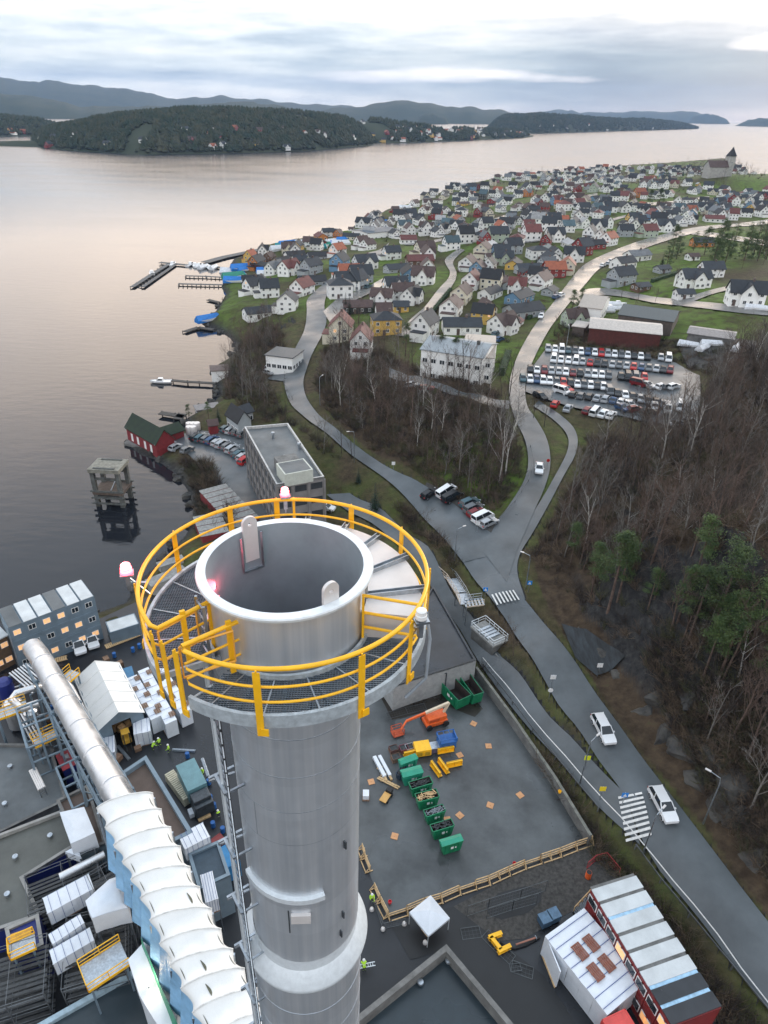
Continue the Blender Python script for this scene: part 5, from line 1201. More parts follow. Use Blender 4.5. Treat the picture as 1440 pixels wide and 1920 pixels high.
SK = [('tall half covered green skip at the far end of its row', (752,1434),(784,1422),(748,1424),5.0,teal_g,dict(lid=teal_g)),
 ('green skip with a pale sheet on its lid, second from the far end', (756,1458),(794,1448),(752,1444),5.0,teal_g,dict(lid=teal_g)),
 ('open green skip with dark rubble and black sacks, third from the far end', (772,1480),(812,1468),(768,1466),4.9,green_s,dict(load=rubble)),
 ('open green skip heaped with pale timber offcuts', (784,1504),(824,1494),(780,1488),4.9,green_s,dict(load=timber)),
 ('open green skip filled with grey metal scrap, right after the timber one', (800,1532),(836,1520),(798,1518),4.9,green_s,dict(load=greylid)),
 ('open green skip with a dark smooth load, second from the near end', (812,1560),(852,1548),(808,1546),4.9,green_s,dict(load=rubble)),
 ('closed bright green skip nearest the camera at the end of the row', (829,1588),(869,1576),(827,1574),4.9,green_s,dict(lid=teal_g))]
for lb, A, B, C, z, m, k in SK: skip(lb, A, B, C, z, m, **k)
skip('long open green skip with rusty inside, left of two by the pale wall', (826,1278),(860,1314),(850,1268),5.3,green_s, group='long green skips by the pale wall')
skip('long open green skip with rusty inside, right of two by the retaining wall', (862,1268),(888,1304),(880,1262),5.3,green_s, group='long green skips by the pale wall')
# dark blue open skip next to first
skip('small navy open skip left of the tallest green one', (742,1450),(756,1434),(748,1456),4.4,mat('navy skip', (.02,.04,.07), .5),load=rubble, group=None)
# ---- boom lift
def obar(mb, a, b, w, h=None): return mb.bar(a, b, w, h)
a, b = P(795,1362,3), P(834,1350,3); d = b-a; t = thing('boom_lift', 'orange articulated boom lift with its basket lowered on the wet slab', 'boom lift', (a.x, a.y, 3.07), math.atan2(d.y, d.x)); Lb = d.length
cream = mat('cream boom paint', (.62,.52,.38), .5, var=.15)
MB().box(0,-.9,.35,Lb,.9,.95).build('chassis', orange, t, bevel=.05)
for x in (.35, Lb-.35):
    for y in (-1.05, 1.05): inst('wheel', whl, t, (x, y, .45), scale=.9)
MB().box(.3,-.75,.95,Lb-.1,.75,1.75).build('turret', orange, t, bevel=.1); MB().box(.5,-.8,1.2,Lb*.6,-.72,1.6).build('engine_cover', mat('rust orange', (.45,.07,.02), .5, var=.2), t)
P0 = Vector((Lb-.2,0,2.0)); P1_ = Vector((Lb+.4,0,3.3)); m = MB(); m.bar((Lb-.4,0,1.5), P1_, .3); m.build('riser', cream, t)
loc = lambda px, py, z: Matrix.Rotation(-t.rotation_euler.z, 4, 'Z') @ (P(px, py, z)-Vector(t.location))
e1 = loc(762,1352,4.4); e2 = loc(752,1368,3.9)
m = MB(); m.bar(P1_, P1_.lerp(e1, .55), .34, .38); m.build('boom', cream, t); m = MB(); m.bar(P1_.lerp(e1, .5), e1, .26, .3); m.build('boom_extension', orange, t); MB().bar(e1, e2, .22, .26).build('jib', orange, t)
e3 = loc(745,1376,3.2); m = MB(); bx = .6
for z in (0, .55, 1.1):
    for u, v in (((-bx,-bx),(bx,-bx)),((bx,-bx),(bx,bx)),((bx,bx),(-bx,bx)),((-bx,bx),(-bx,-bx))): m.bar((e3.x+u[0]*1.3,e3.y+u[1],z+.3),(e3.x+v[0]*1.3,e3.y+v[1],z+.3),.07)
for u in (-bx, bx):
    for v in (-bx, bx): m.bar((e3.x+u*1.3,e3.y+v,.3),(e3.x+u*1.3,e3.y+v,1.4),.08)
m.box(e3.x-.8,e3.y-.6,.25,e3.x+.8,e3.y+.6,.33); m.build('basket', mat('rust orange', (.45,.07,.02)), t)
# ---- blue machine, yellow beams, bundles
def prop(name, label, cat, px, py, deg, parts, z=3.07, group=None):
    """parts: (part name, material, [ (x0,y0,z0,x1,y1,z1) ... ])"""
    p = P(px, py, z); t = thing(name, label, cat, p, R(deg), group)
    for nm, mt_, bs in parts:
        m = MB(); [m.box(*b) for b in bs]; m.build(nm, mt_, t, bevel=.02)
    return t
blue_m = mat('royal blue paint', (.015,.10,.32), .45, var=.15)
prop('compressor', 'royal blue wheeled compressor with an open frame top on the slab', 'compressor', 836,1400, 14, [('machine_body', blue_m, [(-1.2,-.8,.5,1.2,.8,1.7)]), ('top_frame', blue_m, [(-1.3,-.85,1.7,-1.15,.85,2.3),(1.15,-.85,1.7,1.3,.85,2.3),(-1.3,-.85,2.3,1.3,-.75,2.4),(-1.3,.75,2.3,1.3,.85,2.4),(-.4,-.8,2.3,-.3,.8,2.38),(.4,-.8,2.3,.5,.8,2.38)]), ('wheel_frame', black, [(-1,-.9,0,-.5,-.7,.5),(.5,-.9,0,1,-.7,.5),(-1,.7,0,-.5,.9,.5),(.5,.7,0,1,.9,.5)])])
def lbeam(label, px, py, deg, L_=2.4):
    prop('formwork_panel', label, 'panel', px, py, deg, [('face', yellow, [(-L_/2,-.05,.12,L_/2,.05,1.0)]), ('flange', yellow, [(-L_/2,-.3,.12,L_/2,.35,.2),(-L_/2,-.2,.95,L_/2,.1,1.0)]), ('rib', yellow, [(-L_/2,-.2,.2,-L_/2+.08,.05,.95),(0,-.2,.2,.08,.05,.95),(L_/2-.08,-.2,.2,L_/2,.05,.95)])], group='yellow steel panels on the slab')
lbeam('yellow steel panel directly in front of the royal blue compressor', 835,1410, 14)
lbeam('yellow steel panel lying nearest the tall green skip', 772,1416, 18)
lbeam('left one of the yellow steel panels lying apart beside the skips', 817,1446, -62, 2.3)
lbeam('middle one of the yellow steel panels lying apart beside the skips', 831,1440, -62, 2.3)
lbeam('right one of the yellow steel panels lying apart beside the skips', 851,1436, 16, 2.3)
prop('generator', 'yellow boxy generator between the brown crates and the compressor', 'generator', 791,1410, 12, [('housing', yellow, [(-1.1,-.9,.15,1.1,.9,1.3)]), ('vent_panel', mat('dark yellow', (.5,.3,.02), .5), [(-.9,-.93,.3,-.2,-.9,1.0),(.2,-.93,.3,.9,-.9,1.0)]), ('base', black, [(-1.15,-.95,0,1.15,.95,.15)])])
prop('toolbox', 'small dark violet box between the generator and the blue compressor', 'box', 815,1406, 12, [('box_body', mat('violet grey', (.10,.09,.16), .5), [(-.7,-.6,0,.7,.6,.9)]), ('lid', galv, [(-.73,-.63,.9,.73,.63,1.0)])])
for lb, px, py, c in (('reddish brown crate at the left end of the crates by the boom lift', 738,1408, (.12,.06,.05)), ('brown crate lying nearest the navy skip', 742,1424, (.16,.10,.07)), ('plum coloured crate beside the yellow generator', 757,1407, (.20,.06,.08)), ('pale grey crate beside the yellow generator', 768,1405, (.35,.36,.38))):
    mm = mat('crate %d' % px, c, .7, var=.3, scale=3)
    prop('crate', lb, 'crate', px, py, 20, [('side_boards', mm, [(-.6,-.5,.1,.6,-.44,.7),(-.6,.44,.1,.6,.5,.7),(-.6,-.5,.1,-.54,.5,.7),(.54,-.5,.1,.6,.5,.7)]), ('content', rubble, [(-.54,-.44,.1,.54,.44,.6)]), ('pallet_base', pallet_m, [(-.65,-.55,0,.65,.55,.1)])])
prop('plastic_bundle', 'white wrapped bundle of long parts lying left of the skips', 'bundle', 716,1440, -66, [('wrapping', wrap_m, [(-1.8,-.6,.15,1.7,-.1,.6),(-1.7,.15,.15,1.8,.6,.55)]), ('timber_ends', timber, [(1.6,-.5,.1,2.3,-.2,.4),(1.7,.2,.1,2.4,.5,.35),(-.2,-.7,0,0,.7,.15),(1.0,-.7,0,1.2,.7,.15)])])
prop('plank_pile', 'pile of raw planks below the white wrapped bundle', 'planks', 728,1468, -30, [('plank', timber, [(-1.6,-.3,.1,1.6,-.1,.2),(-1.4,.02,.1,1.7,.22,.2),(-1.5,-.1,.2,1.3,.1,.28)]), ('bearer', pallet_m, [(-1,-.4,0,-.85,.4,.1),(1,-.4,0,1.15,.4,.1)])])
prop('hand_cart', 'dark cart loaded with an orange plywood sheet on the slab', 'cart', 724,1496, 60, [('frame', black, [(-.9,-.5,.15,.9,.5,.3),(-.7,-.6,0,-.4,-.5,.4),(.4,-.6,0,.7,-.5,.4)]), ('plywood_sheet', mat('orange plywood', (.58,.33,.10), .6, var=.1), [(-1.0,-.45,.32,.5,.5,.42)]), ('box', black, [(.55,-.4,.3,1.2,.4,.8)])])
prop('pallet', 'white and pink wrapped pallet close to the chimney stack wall', 'pallet', 686,1495, 90, [('load', wrap_m, [(-.5,-.4,.2,.5,.4,.9)]), ('pallet_base', pallet_m, [(-.6,-.45,0,.6,.45,.2)])])
ply = mat('plywood', (.55,.28,.13), .65, var=.12, scale=2)
for i, (px, py, lb) in enumerate(((696,1466,'small plywood square on the slab close to the white wrapped bundle'),(740,1568,'plywood square alone on the left part of the slab'),(862,1529,'plywood square right of the grey scrap skip'),(839,1537,'plywood square between the skips and two others'),(919,1510,'bright plywood square in the middle of the slab'),(975,1491,'pale worn plywood square on the right part of the slab'),(916,1399,'worn plywood square in the upper middle of the slab'),(888,1357,'faint plywood square near the long green skips'),(862,1416,'pale plywood square right of the yellow panels'))):
    c = P(px, py, 3.07); s = .42; m = MB(); m.cbox((0,0,.03),(s*2,s*2,.06)).cbox((0,0,.09),(.12,.12,.06)); o = m.build('plywood_square', ply); o.location = c; o.rotation_euler.z = .3+i; tag(o, lb, 'plywood sheet', 'plywood squares on the slab')
for px, py, lb in ((964,1621,'small red bucket by the timber edge barrier'),(731,1693,'small red bucket inside the corner of the timber barrier'),(1049,1486,'yellow helmet sized cap on the retaining wall')):
    c = P(px, py, 3.07 if px != 1049 else 5.0); m = MB(); m.lathe([(0,0),(.17,0),(.22,.32),(.18,.33),(.14,.1),(0,.1)], 14); o = m.build('bucket', mat('red plastic', (.55,.02,.03), .4) if px != 1049 else yellow, smooth=30); o.location = c; tag(o, lb, 'bucket')
# ---- retaining wall along the slab
t0 = [P(x, y, 4.9) for x, y in ((893,1250),(960,1340),(1040,1455),(1108,1566))]; o = thing('retaining_wall', 'low concrete retaining wall along the right edge of the slab', 'wall', (t0[0].x, t0[0].y, 3)); m = MB(); cp = MB()
for a, b in zip(t0[:-1], t0[1:]):
    a, b = a-o.location, b-o.location; d = (b-a).normalized(); nrm = Vector((-d.y, d.x, 0))*.18; z = Vector((0,0,a.z)); m.bar(a-z/2-Vector((0,0,.06)), b-z/2-Vector((0,0,.06)), .3, a.z-.12); cp.bar(a-Vector((0,0,.06)), b-Vector((0,0,.06)), .4, .12)
m.build('wall_body', conc_d, o); cp.build('coping', mat('mossy coping', (.15,.15,.13), .8, var=.35), o)
# ---- timber edge barriers: ladder-like guard frames
def barrier(label, p, q, rails=2):
    a, b = P(*p, 3.07), P(*q, 3.07); d = b-a; L_ = d.length; t = thing('timber_barrier', label, 'barrier', a, math.atan2(d.y, d.x), 'timber guard frames around the slab edge')
    m = MB()
    for z in (.12, .55, 1.05)[:rails+1]: m.bar((0,0,z),(L_,0,z),.08,.14)
    m.bar((0,.55,.08),(L_*.9,.55,.08),.1); m.build('rail', timber, t); n = max(1, int(L_/1.2))
    for i in range(n+1): MB().bar((L_*i/n,0,0),(L_*i/n,0,1.15),.09).bar((L_*i/n,.6,.08),(L_*i/n,0,.9),.07).bar((L_*i/n,-.35,.05),(L_*i/n,.65,.05),.09).build('post', timber, t)
bp = [(1108,1578),(1078,1588),(1048,1600),(1012,1612),(982,1622),(952,1635),(915,1652),(890,1660),(860,1670),(826,1685),(795,1694),(762,1708),(728,1719)]
nm = ['corner at the retaining wall','second from the retaining wall','third from the retaining wall','fourth from the retaining wall','beside the red bucket','above the tar patch','left of the tar patch','left of the gap','seventh from the slab corner','right above the canopy tent','directly above the canopy tent','next to the slab corner']
for i in range(12): barrier('raw timber guard frame on the near slab edge, '+nm[i], bp[i], bp[i+1], 2 if i % 4 != 3 else 1)
for (p, q), lb in zip((((728,1719),(714,1692)),((712,1688),(702,1666)),((694,1634),(684,1610)),((684,1606),(679,1592))), ('running back from the slab corner','second from the slab corner','beside the chimney skirt','farthest back')): barrier('raw timber guard frame on the left slab edge, '+lb, p, q)
# ---- canopy tent
c = P(803,1738,3.1); t = thing('canopy_tent', 'small white pop up canopy tent beside the slab corner', 'canopy tent', c, R(38)); h, s = 2.3, 1.55
m = MB(); m.raw([(-s,-s,h),(s,-s,h),(s,s,h),(-s,s,h),(0,0,h+1.0)], [(0,1,4),(1,2,4),(2,3,4),(3,0,4)]); m.raw([(-s,-s,h),(s,-s,h),(s,s,h),(-s,s,h),(-s,-s,h-.3),(s,-s,h-.3),(s,s,h-.3),(-s,s,h-.3)], [(0,1,5,4),(1,2,6,5),(2,3,7,6),(3,0,4,7)]); m.build('canopy', wrap_m, t)
for x in (-s, s):
    for y in (-s, s): MB().bar((x*.97,y*.97,0),(x*.97,y*.97,h),.06).build('leg', flange_m, t)
prop('work_table', 'cluttered work table under the white canopy tent', 'table', 806,1748, 38, [('tabletop', timber, [(-.9,-.5,.8,.9,.5,.86)]), ('leg', black, [(-.85,-.45,0,-.8,-.4,.8),(.8,-.45,0,.85,-.4,.8),(-.85,.4,0,-.8,.45,.8),(.8,.4,0,.85,.45,.8)])], z=3.1)
prop('generator', 'small red and black generator on the work table under the canopy', 'generator', 804,1752, 38, [('housing', mat('dull pink', (.35,.2,.22), .5), [(-.3,-.25,.9,.3,.25,1.3)]), ('frame', black, [(-.34,-.28,.86,-.3,.28,1.35),(.3,-.28,.86,.34,.28,1.35)])], z=3.1)
for lb, px, py in (('white stone weight at the near corner of the canopy tent',797,1768),('white stone weight on the fence line left of the canopy',758,1733),('white stone weight at the fence corner near the chimney stack',718,1743),('white stone weight beside the crouching worker',697,1706),('grey ball on the sunken teal roof',1,1)):
    if px == 1: continue
    q = P(px, py, 3.1); m = MB(); m.lathe([(0,.42),(.16,.38),(.24,.2),(.26,0),(0,0)], 12); o = m.build('weight', cover_m, smooth=60); o.location = q; tag(o, lb, 'weight', 'white weights of the fence line')
# ---- temporary mesh fences
def mesh_fence(label, pts, lying=False, h=2.0, name='mesh_fence', mt_=None):
    W = [P(x, y, 3.08) for x, y in pts]; t = thing(name, label, 'fence', W[0]); W = [p-W[0] for p in W]; hz = .15 if lying else h
    for a, b in zip(W[:-1], W[1:]):
        m = MB(); d = b-a; n = max(2, int(d.length/.35)); up = Vector((0,0,hz)) if not lying else Vector((-d.y, d.x, 0)).normalized()*1.1+Vector((0,0,.15))
        m.bar(a, b, .05); m.bar(a+up, b+up, .05); m.bar(a, a+up, .05); m.bar(b, b+up, .05)
        for i in range(1, n): m.bar(a+d*(i/n), a+d*(i/n)+up, .014)
        for k in (1, 2): m.bar(a+up*(k/3), b+up*(k/3), .014)
        m.build('fence_panel', mt_ or mat('dull fence steel', (.10,.11,.115), .6, .4), t)
mesh_fence('steel mesh fence running from the tent toward the gravel patch', [(875,1718),(915,1704),(975,1686),(1022,1670)])
mesh_fence('steel mesh fence just below the other one near the gravel patch', [(912,1722),(960,1706),(1005,1694)])
mesh_fence('crooked steel mesh fence beside the sunken teal roof', [(868,1762),(903,1757),(925,1780),(955,1808),(958,1822),(998,1836)], lying=True)
mesh_fence('mesh fence lying flat behind the orange boom lift', [(728,1348),(765,1338),(800,1330)], lying=True)
mesh_fence('steel mesh fence from the slab corner down to the tent', [(700,1690),(718,1742),(760,1732)], h=1.1)
mesh_fence('red tubular barriers on the slope beyond the gravel patch', [(1100,1628),(1115,1615),(1135,1610),(1160,1640)], h=1.2, mt_=mat('red rail', (.4,.02,.03), .4))
q = P(1102,1645,3.1); t = thing('barrel', 'orange barrel at the far corner of the gravel patch', 'barrel', q); MB().lathe([(0,1.0),(.32,1.0),(.34,.9),(.32,.6),(.35,.55),(.32,.5),(.34,.05),(.3,0),(0,0)], 18).build('barrel_body', orange, t, smooth=30); MB().lathe([(0,1.03),(.28,1.03),(.3,1.0)], 18).build('lid', black, t)
# ---- large white wrapped module on the right
t, L_, w, h = wrapped('huge white wrapped module with blue stripes beside the red site cabins', (1022,1755), (1095,1702), (1128,1912), 6.6, nstr=0, group=None)
for i in range(8):
    y = w*(i+.5)/8; m = MB(); m.box(0, y-.025, h+.02, L_, y+.025, h+.07).box(-.02, y-.04, .5, .0, y+.04, h); m.build('blue_stripe', strap, t)
for fx, fy in ((.38,.36),(.66,.36),(.40,.62),(.68,.62)):
    m = MB(); [m.box(-.5+k*.22, -.8, .1, -.34+k*.22, .8, .14) for k in range(5)]; [m.box(-.5, yy, 0, .55, yy+.1, .1) for yy in (-.8,-.05,.7)]; o = m.build('wooden_frame', mat('red brown frame', (.22,.08,.05), .7, var=.2), t); o.location = (L_*fx, w*fy, h+.1)
t, L_, w, h = boxthing('propped_panel', 'tall white panel edged with orange timber leaning by the wrapped module', 'panel', (1024,1758), (1050,1822), (1030,1755), 6.2); 
MB().box(0,0,.2,L_,.12,h).build('panel_face', wrap_m, t); MB().box(0,-.1,0,L_,.0,.2).box(-.1,-.1,0,0,.2,h).build('timber_edge', timber, t)
# ---- red cabins: row of modules, two storeys
A, B, C = (1108,1664), (1262,1925), (1188,1637)
t, L_, w, h = boxthing('cabin_row', 'row of dark red two storey site cabins with pale roofs in the lower right corner', 'site cabins', A, B, C, 9.0)
nM = 8; mw = L_/nM; flip = Vector((P(*B, 9)-P(*A, 9))).normalized(); ua = Vector((math.cos(t.rotation_euler.z), math.sin(t.rotation_euler.z), 0)); rev = flip.dot(ua) < 0
wy = 0 if not rev else w                                             # side with the windows
for i in range(nM):
    for k in range(2):
        m = MB(); x0, x1 = i*mw+.04, (i+1)*mw-.04; z = k*2.95; m.box(x0, .05, z+.12, x1, w-.05, z+2.8); m.box(x0, 0, z, x1, w, z+.14); m.box(x0, 0, z+2.75, x1, w, z+2.92)
        for x in (x0, x1-.14): m.box(x, 0, z+.14, x+.14, .1, z+2.75); m.box(x, w-.1, z+.14, x+.14, w, z+2.75)
        m.build('cabin_body', red_c, t)
        yy = w+.02 if rev else -.02; sg = 1 if rev else -1
        for u in (.32, .70):
            xx = x0+(x1-x0)*u; kind = (i*3+k*5+int(u*10)) % 4
            m = MB(); m.box(xx-.42, min(yy-.03*sg, yy+.05*sg), z+1.0, xx+.42, max(yy-.03*sg, yy+.05*sg), z+2.15); f = m.build('window_frame', frame_w, t)
            MB().box(xx-.34, min(yy, yy+.065*sg), z+1.08, xx+.34, max(yy, yy+.065*sg), z+2.07).build('window_pane', glass_l if kind == 1 else glass_d, f)
    j = (nM-1-i) if rev else i
    rm_ = roof_w if j < 6 else blk_roof
    m = MB(); m.box(i*mw+.22, -.08, 5.9, (i+1)*mw-.12, w+.08, 6.02); m.build('roof_panel', rm_, t)
    m = MB(); m.box(i*mw-.12, 0, 5.86, i*mw+.22, w, 5.93); m.build('joint_gutter', mat('pale blue gutter', (.35,.55,.72), .4) if j in (2, 6, 7) else conc_d, t)
q = t
a, b = P(1085,1730,3), P(1118,1695,6); s = thing('timber_stair', 'orange railed steel stair up to the red cabins by the gravel patch', 'stair', a); d = b-a; sd = Vector((-d.y, d.x, 0)).normalized()
for k in (0, 1.2): m = MB(); m.bar(sd*k, sd*k+d, .08, .22); m.build('stringer', galv, s); m = MB(); m.bar(sd*k+Vector((0,0,1)), sd*k+d+Vector((0,0,1)), .1); [m.bar(sd*k+d*(i/4), sd*k+d*(i/4)+Vector((0,0,1)), .07) for i in range(5)]; m.build('railing', timber, s)
m = MB(); [m.bar(d*(i/12), d*(i/12)+sd*1.2, .28, .04) for i in range(13)]; m.build('tread', galv, s)
# red container (bottom)
container('coral red container cut by the lower edge of the photo', (1130,1912), (1172,1892), (1150,1975), 6.5, mat('coral red steel', (.60,.07,.06), .5, var=.15))
for k, (px, py, lb) in enumerate(((1020,1731,'left one of the two slate blue bins near the wrapped module'),(1036,1723,'right one of the two slate blue bins near the wrapped module'))):
    prop('bin', lb, 'bin', px, py, 22, [('bin_body', mat('slate blue plastic', (.05,.10,.16), .5), [(-.6,-.55,.1,.6,.55,1.1)]), ('lid', mat('slate blue lid', (.08,.15,.23), .45), [(-.65,-.6,1.1,.65,.6,1.2)])], group='slate blue bins')
for px, py, dg, lb in ((928,1757,20,'short yellow steel beam farthest from the camera by the mesh fence'),(929,1772,-55,'short yellow steel beam in the middle beside the grey bracket'),(945,1782,24,'short yellow steel beam nearest the black hose')): prop('yellow_beam', lb, 'beam', px, py, dg, [('web', yellow, [(-.8,-.06,0,.8,.06,.5)]), ('flange', yellow, [(-.8,-.22,.45,.8,.22,.52),(-.8,-.22,0,.8,.22,.06)])], group='short yellow beams')
m = MB(); W = [P(x, y, 3.2)-P(940,1760,3) for x, y in ((938,1765),(950,1775),(965,1778),(985,1772),(1000,1764),(1012,1758))]; m.tube(W, .12, 8); o = m.build('hose', black, smooth=True); o.location = P(940,1760,3); tag(o, 'black hose with a brown bar lying by the yellow beams', 'hose')
prop('brown_bar', 'reddish brown steel bar resting on the black hose', 'bar', 985,1768, 18, [('bar', mat('red lead bar', (.28,.12,.08), .6), [(-1.2,-.08,.3,1.2,.08,.42)]), ('end_plate', galv, [(1.2,-.2,.2,1.26,.2,.5)])])
# ---- people in high visibility clothing (skinned bodies)
def person(label, px, py, z0, face, pose='stand', jacket=True):
    base = P(px, py, z0); root = thing('person', label, 'person', base, R(face), 'workers in high visibility clothing')
    lean = {'stand': .04, 'bend': .55, 'crouch': .35}[pose]; hip = .93 if pose != 'crouch' else .5
    def J(x, y, z, r): return ((x, y, z), r)
    sh_x = math.sin(lean)*.5; sh_z = hip+math.cos(lean)*.48; kn = .18 if pose == 'crouch' else .03
    V_ = [J(0,0,hip,.15), J(sh_x*.5,0,hip+(sh_z-hip)*.5,.155), J(sh_x,0,sh_z,.16), J(sh_x*1.12+.01,0,sh_z+.1,.065), J(sh_x*1.25+.03,0,sh_z+.24,.105), J(sh_x*1.3+.03,0,sh_z+.33,.07)]
    E_ = [(0,1),(1,2),(2,3),(3,4),(4,5)]
    def add(par, j): V_.append(j); E_.append((par, len(V_)-1)); return len(V_)-1
    tips = []
    for s in (-1, 1):
        k = add(2, J(sh_x, s*.19, sh_z-.01, .075)); sw = .12*s if pose == 'stand' else .1
        e = add(k, J(sh_x+sw+.05, s*.26, sh_z-.28, .055)); w = add(e, J(sh_x+sw+.25, s*.20, sh_z-.45 if pose != 'stand' else sh_z-.50, .038))
        pm = add(w, J(sh_x+sw+.31, s*.19, sh_z-.53, .034)); 
        for f in range(4): add(pm, J(sh_x+sw+.35+.01*f, s*(.165+.018*f), sh_z-.60-.012*(1.5-abs(f-1.5)), .011))
        add(w, J(sh_x+sw+.33, s*.14, sh_z-.52, .013))
        st_ = .13*s if pose == 'stand' else 0
        h_ = add(0, J(0, s*.09, hip-.06, .11)); n_ = add(h_, J(st_*.5+kn+ (.25 if pose == 'crouch' else 0), s*.11, hip*.52 if pose != 'crouch' else .48, .075)); a_ = add(n_, J(st_, s*.12, .09, .05)); add(a_, J(st_+.17, s*.13, .04, .04))
    me = bpy.data.meshes.new('body'); me.from_pydata([v for v, r in V_], E_, []); o = bpy.data.objects.new('body', me); COL.objects.link(o); o.parent = root
    sk = o.modifiers.new('skin', 'SKIN'); 
    for i, (v, r) in enumerate(V_): me.skin_vertices[0].data[i].radius = (r, r); me.skin_vertices[0].data[i].use_root = (i == 0)
    sb_ = o.modifiers.new('sub', 'SUBSURF'); sb_.levels = 1; sb_.render_levels = 1; me.materials.append(person_mat())
    H_ = Vector(V_[4][0]); m = MB(); m.lathe([(0,.14),(.07,.13),(.115,.08),(.128,.02),(.15,.015),(.15,.0),(.12,0)], 18, (H_.x, H_.y)); hm = m.build('helmet', frame_w, root, smooth=40); hm.location = (0, 0, H_.z+.02)
    f = MB(); f.raw([(H_.x+.10, -.02, H_.z-.03),(H_.x+.10,.02,H_.z-.03),(H_.x+.135,0,H_.z-.05),(H_.x+.10,0,H_.z+.01)], [(0,1,2),(1,3,2),(0,2,3)]); f.build('nose', skin, root)
    return root
def person_mat():
    if 'work clothes' in MATS: return MATS['work clothes']
    m = bpy.data.materials.new('work clothes'); m.use_nodes = True; MATS['work clothes'] = m; nt = m.node_tree; b = nt.nodes['Principled BSDF']; b.inputs['Roughness'].default_value = .7
    tc = nt.nodes.new('ShaderNodeTexCoord'); sp = nt.nodes.new('ShaderNodeSeparateXYZ'); nt.links.new(tc.outputs['Object'], sp.inputs[0]); cr = nt.nodes.new('ShaderNodeValToRGB'); cr.color_ramp.interpolation = 'CONSTANT'
    mr = nt.nodes.new('ShaderNodeMath'); mr.operation = 'DIVIDE'; mr.inputs[1].default_value = 2; nt.links.new(sp.outputs[2], mr.inputs[0]); nt.links.new(mr.outputs[0], cr.inputs[0]); e = cr.color_ramp.elements
    st = [(0,(.02,.02,.02)),(.045,(.02,.024,.035)),(.17,(.5,.8,.04)),(.2,(.7,.7,.7)),(.215,(.02,.024,.035)),(.45,(.5,.85,.04)),(.6,(.7,.7,.7)),(.62,(.5,.85,.04)),(.765,(.45,.27,.19))]
    e[0].color = (*st[0][1],1); e[1].position = st[1][0]; e[1].color = (*st[1][1],1)
    for p, c in st[2:]: q = e.new(p); q.color = (*c,1)
    nt.links.new(cr.outputs[0], b.inputs['Base Color']); return m
person('worker in yellow green clothing bending by the wrapped load, leftmost of three', 287,1408, 3.05, 40, 'bend')
person('worker in yellow green clothing between two others near the wrapped load', 300,1400, 3.05, 150, 'stand')
person('worker in yellow green clothing standing apart right of two others', 318,1412, 3.05, 200, 'stand')
person('worker in yellow green clothing standing behind the teal grey truck', 381,1456, 3.05, 250, 'stand')
person('worker in yellow green jacket crouching by the chimney ladder', 411,1534, 3.05, 120, 'crouch')
person('worker in yellow green clothing standing by the slab edge near the chimney skirt', 697,1692, 3.08, 280, 'stand')
person('worker in yellow green clothing carrying a white ladder right of the chimney', 683,1822, 3.08, 100, 'bend')
a, b = P(664,1818,3.9), P(704,1810,3.9); o = thing('ladder', 'white ladder carried by the worker right of the chimney stack', 'ladder', a); d = b-a; sd = Vector((-d.y, d.x, 0)).normalized()*.35
m = MB(); m.bar((0,0,0), d, .07); m.bar(sd, sd+d, .07); m.build('stile', flange_m, o); m = MB(); [m.bar(d*(i/9), d*(i/9)+sd, .05) for i in range(1,9)]; m.build('rung', flange_m, o) if False else [MB().bar(d*(i/9), d*(i/9)+sd, .05).build('rung', flange_m, o) for i in range(1,9)]
# forklifts
def forklift(label, px, py, deg):
    t = prop('forklift', label, 'forklift', px, py, deg, [('body', mat('amber yellow paint', (.72,.42,.06), .4, var=.1), [(-1.0,-.6,.35,.6,.6,1.1),(-1.1,-.55,.4,-.8,.55,1.4)]), ('cab_roof', MATS['amber yellow paint'], [(-.6,-.55,2.1,.5,.55,2.2)]), ('cab_frame', black, [(-.6,-.55,1.1,-.52,-.47,2.1),(.42,-.55,1.1,.5,-.47,2.1),(-.6,.47,1.1,-.52,.55,2.1),(.42,.47,1.1,.5,.55,2.1)]), ('mast', dark_st, [(.62,-.45,.1,.78,-.33,2.4),(.62,.33,.1,.78,.45,2.4)]), ('fork', dark_st, [(.78,-.4,.1,1.8,-.26,.16),(.78,.26,.1,1.8,.4,.16)])], z=3.03)
    for x in (-.65, .35):
        for y in (-.6, .6): inst('wheel', whl, t, (x, y, .32), scale=.62)
forklift('amber forklift parked in front of the tent hall mouth', 239,1392, -60)
prop('loose_materials', 'white sacks and brown crates heaped where three workers stand', 'goods', 272,1392, 30, [('sack', wrap_m, [(-.9,-.5,0,-.1,.3,.7),(.1,-.4,0,.8,.4,.9),(-.4,.5,0,.3,1.1,.6)]), ('crate', pallet_m, [(-1.6,-1.2,0,-.7,-.5,.6)])], z=3.03)
prop('loose_materials', 'grey sacks and timber heaped beside the chimney ladder', 'goods', 372,1522, 30, [('sack', wrap_m, [(-1.2,-.5,0,-.1,.5,.7),(.2,-.4,0,1.0,.4,.6)]), ('timber_piece', timber, [(-.4,-1.5,0,1.2,-.8,.3)])], z=3.03)

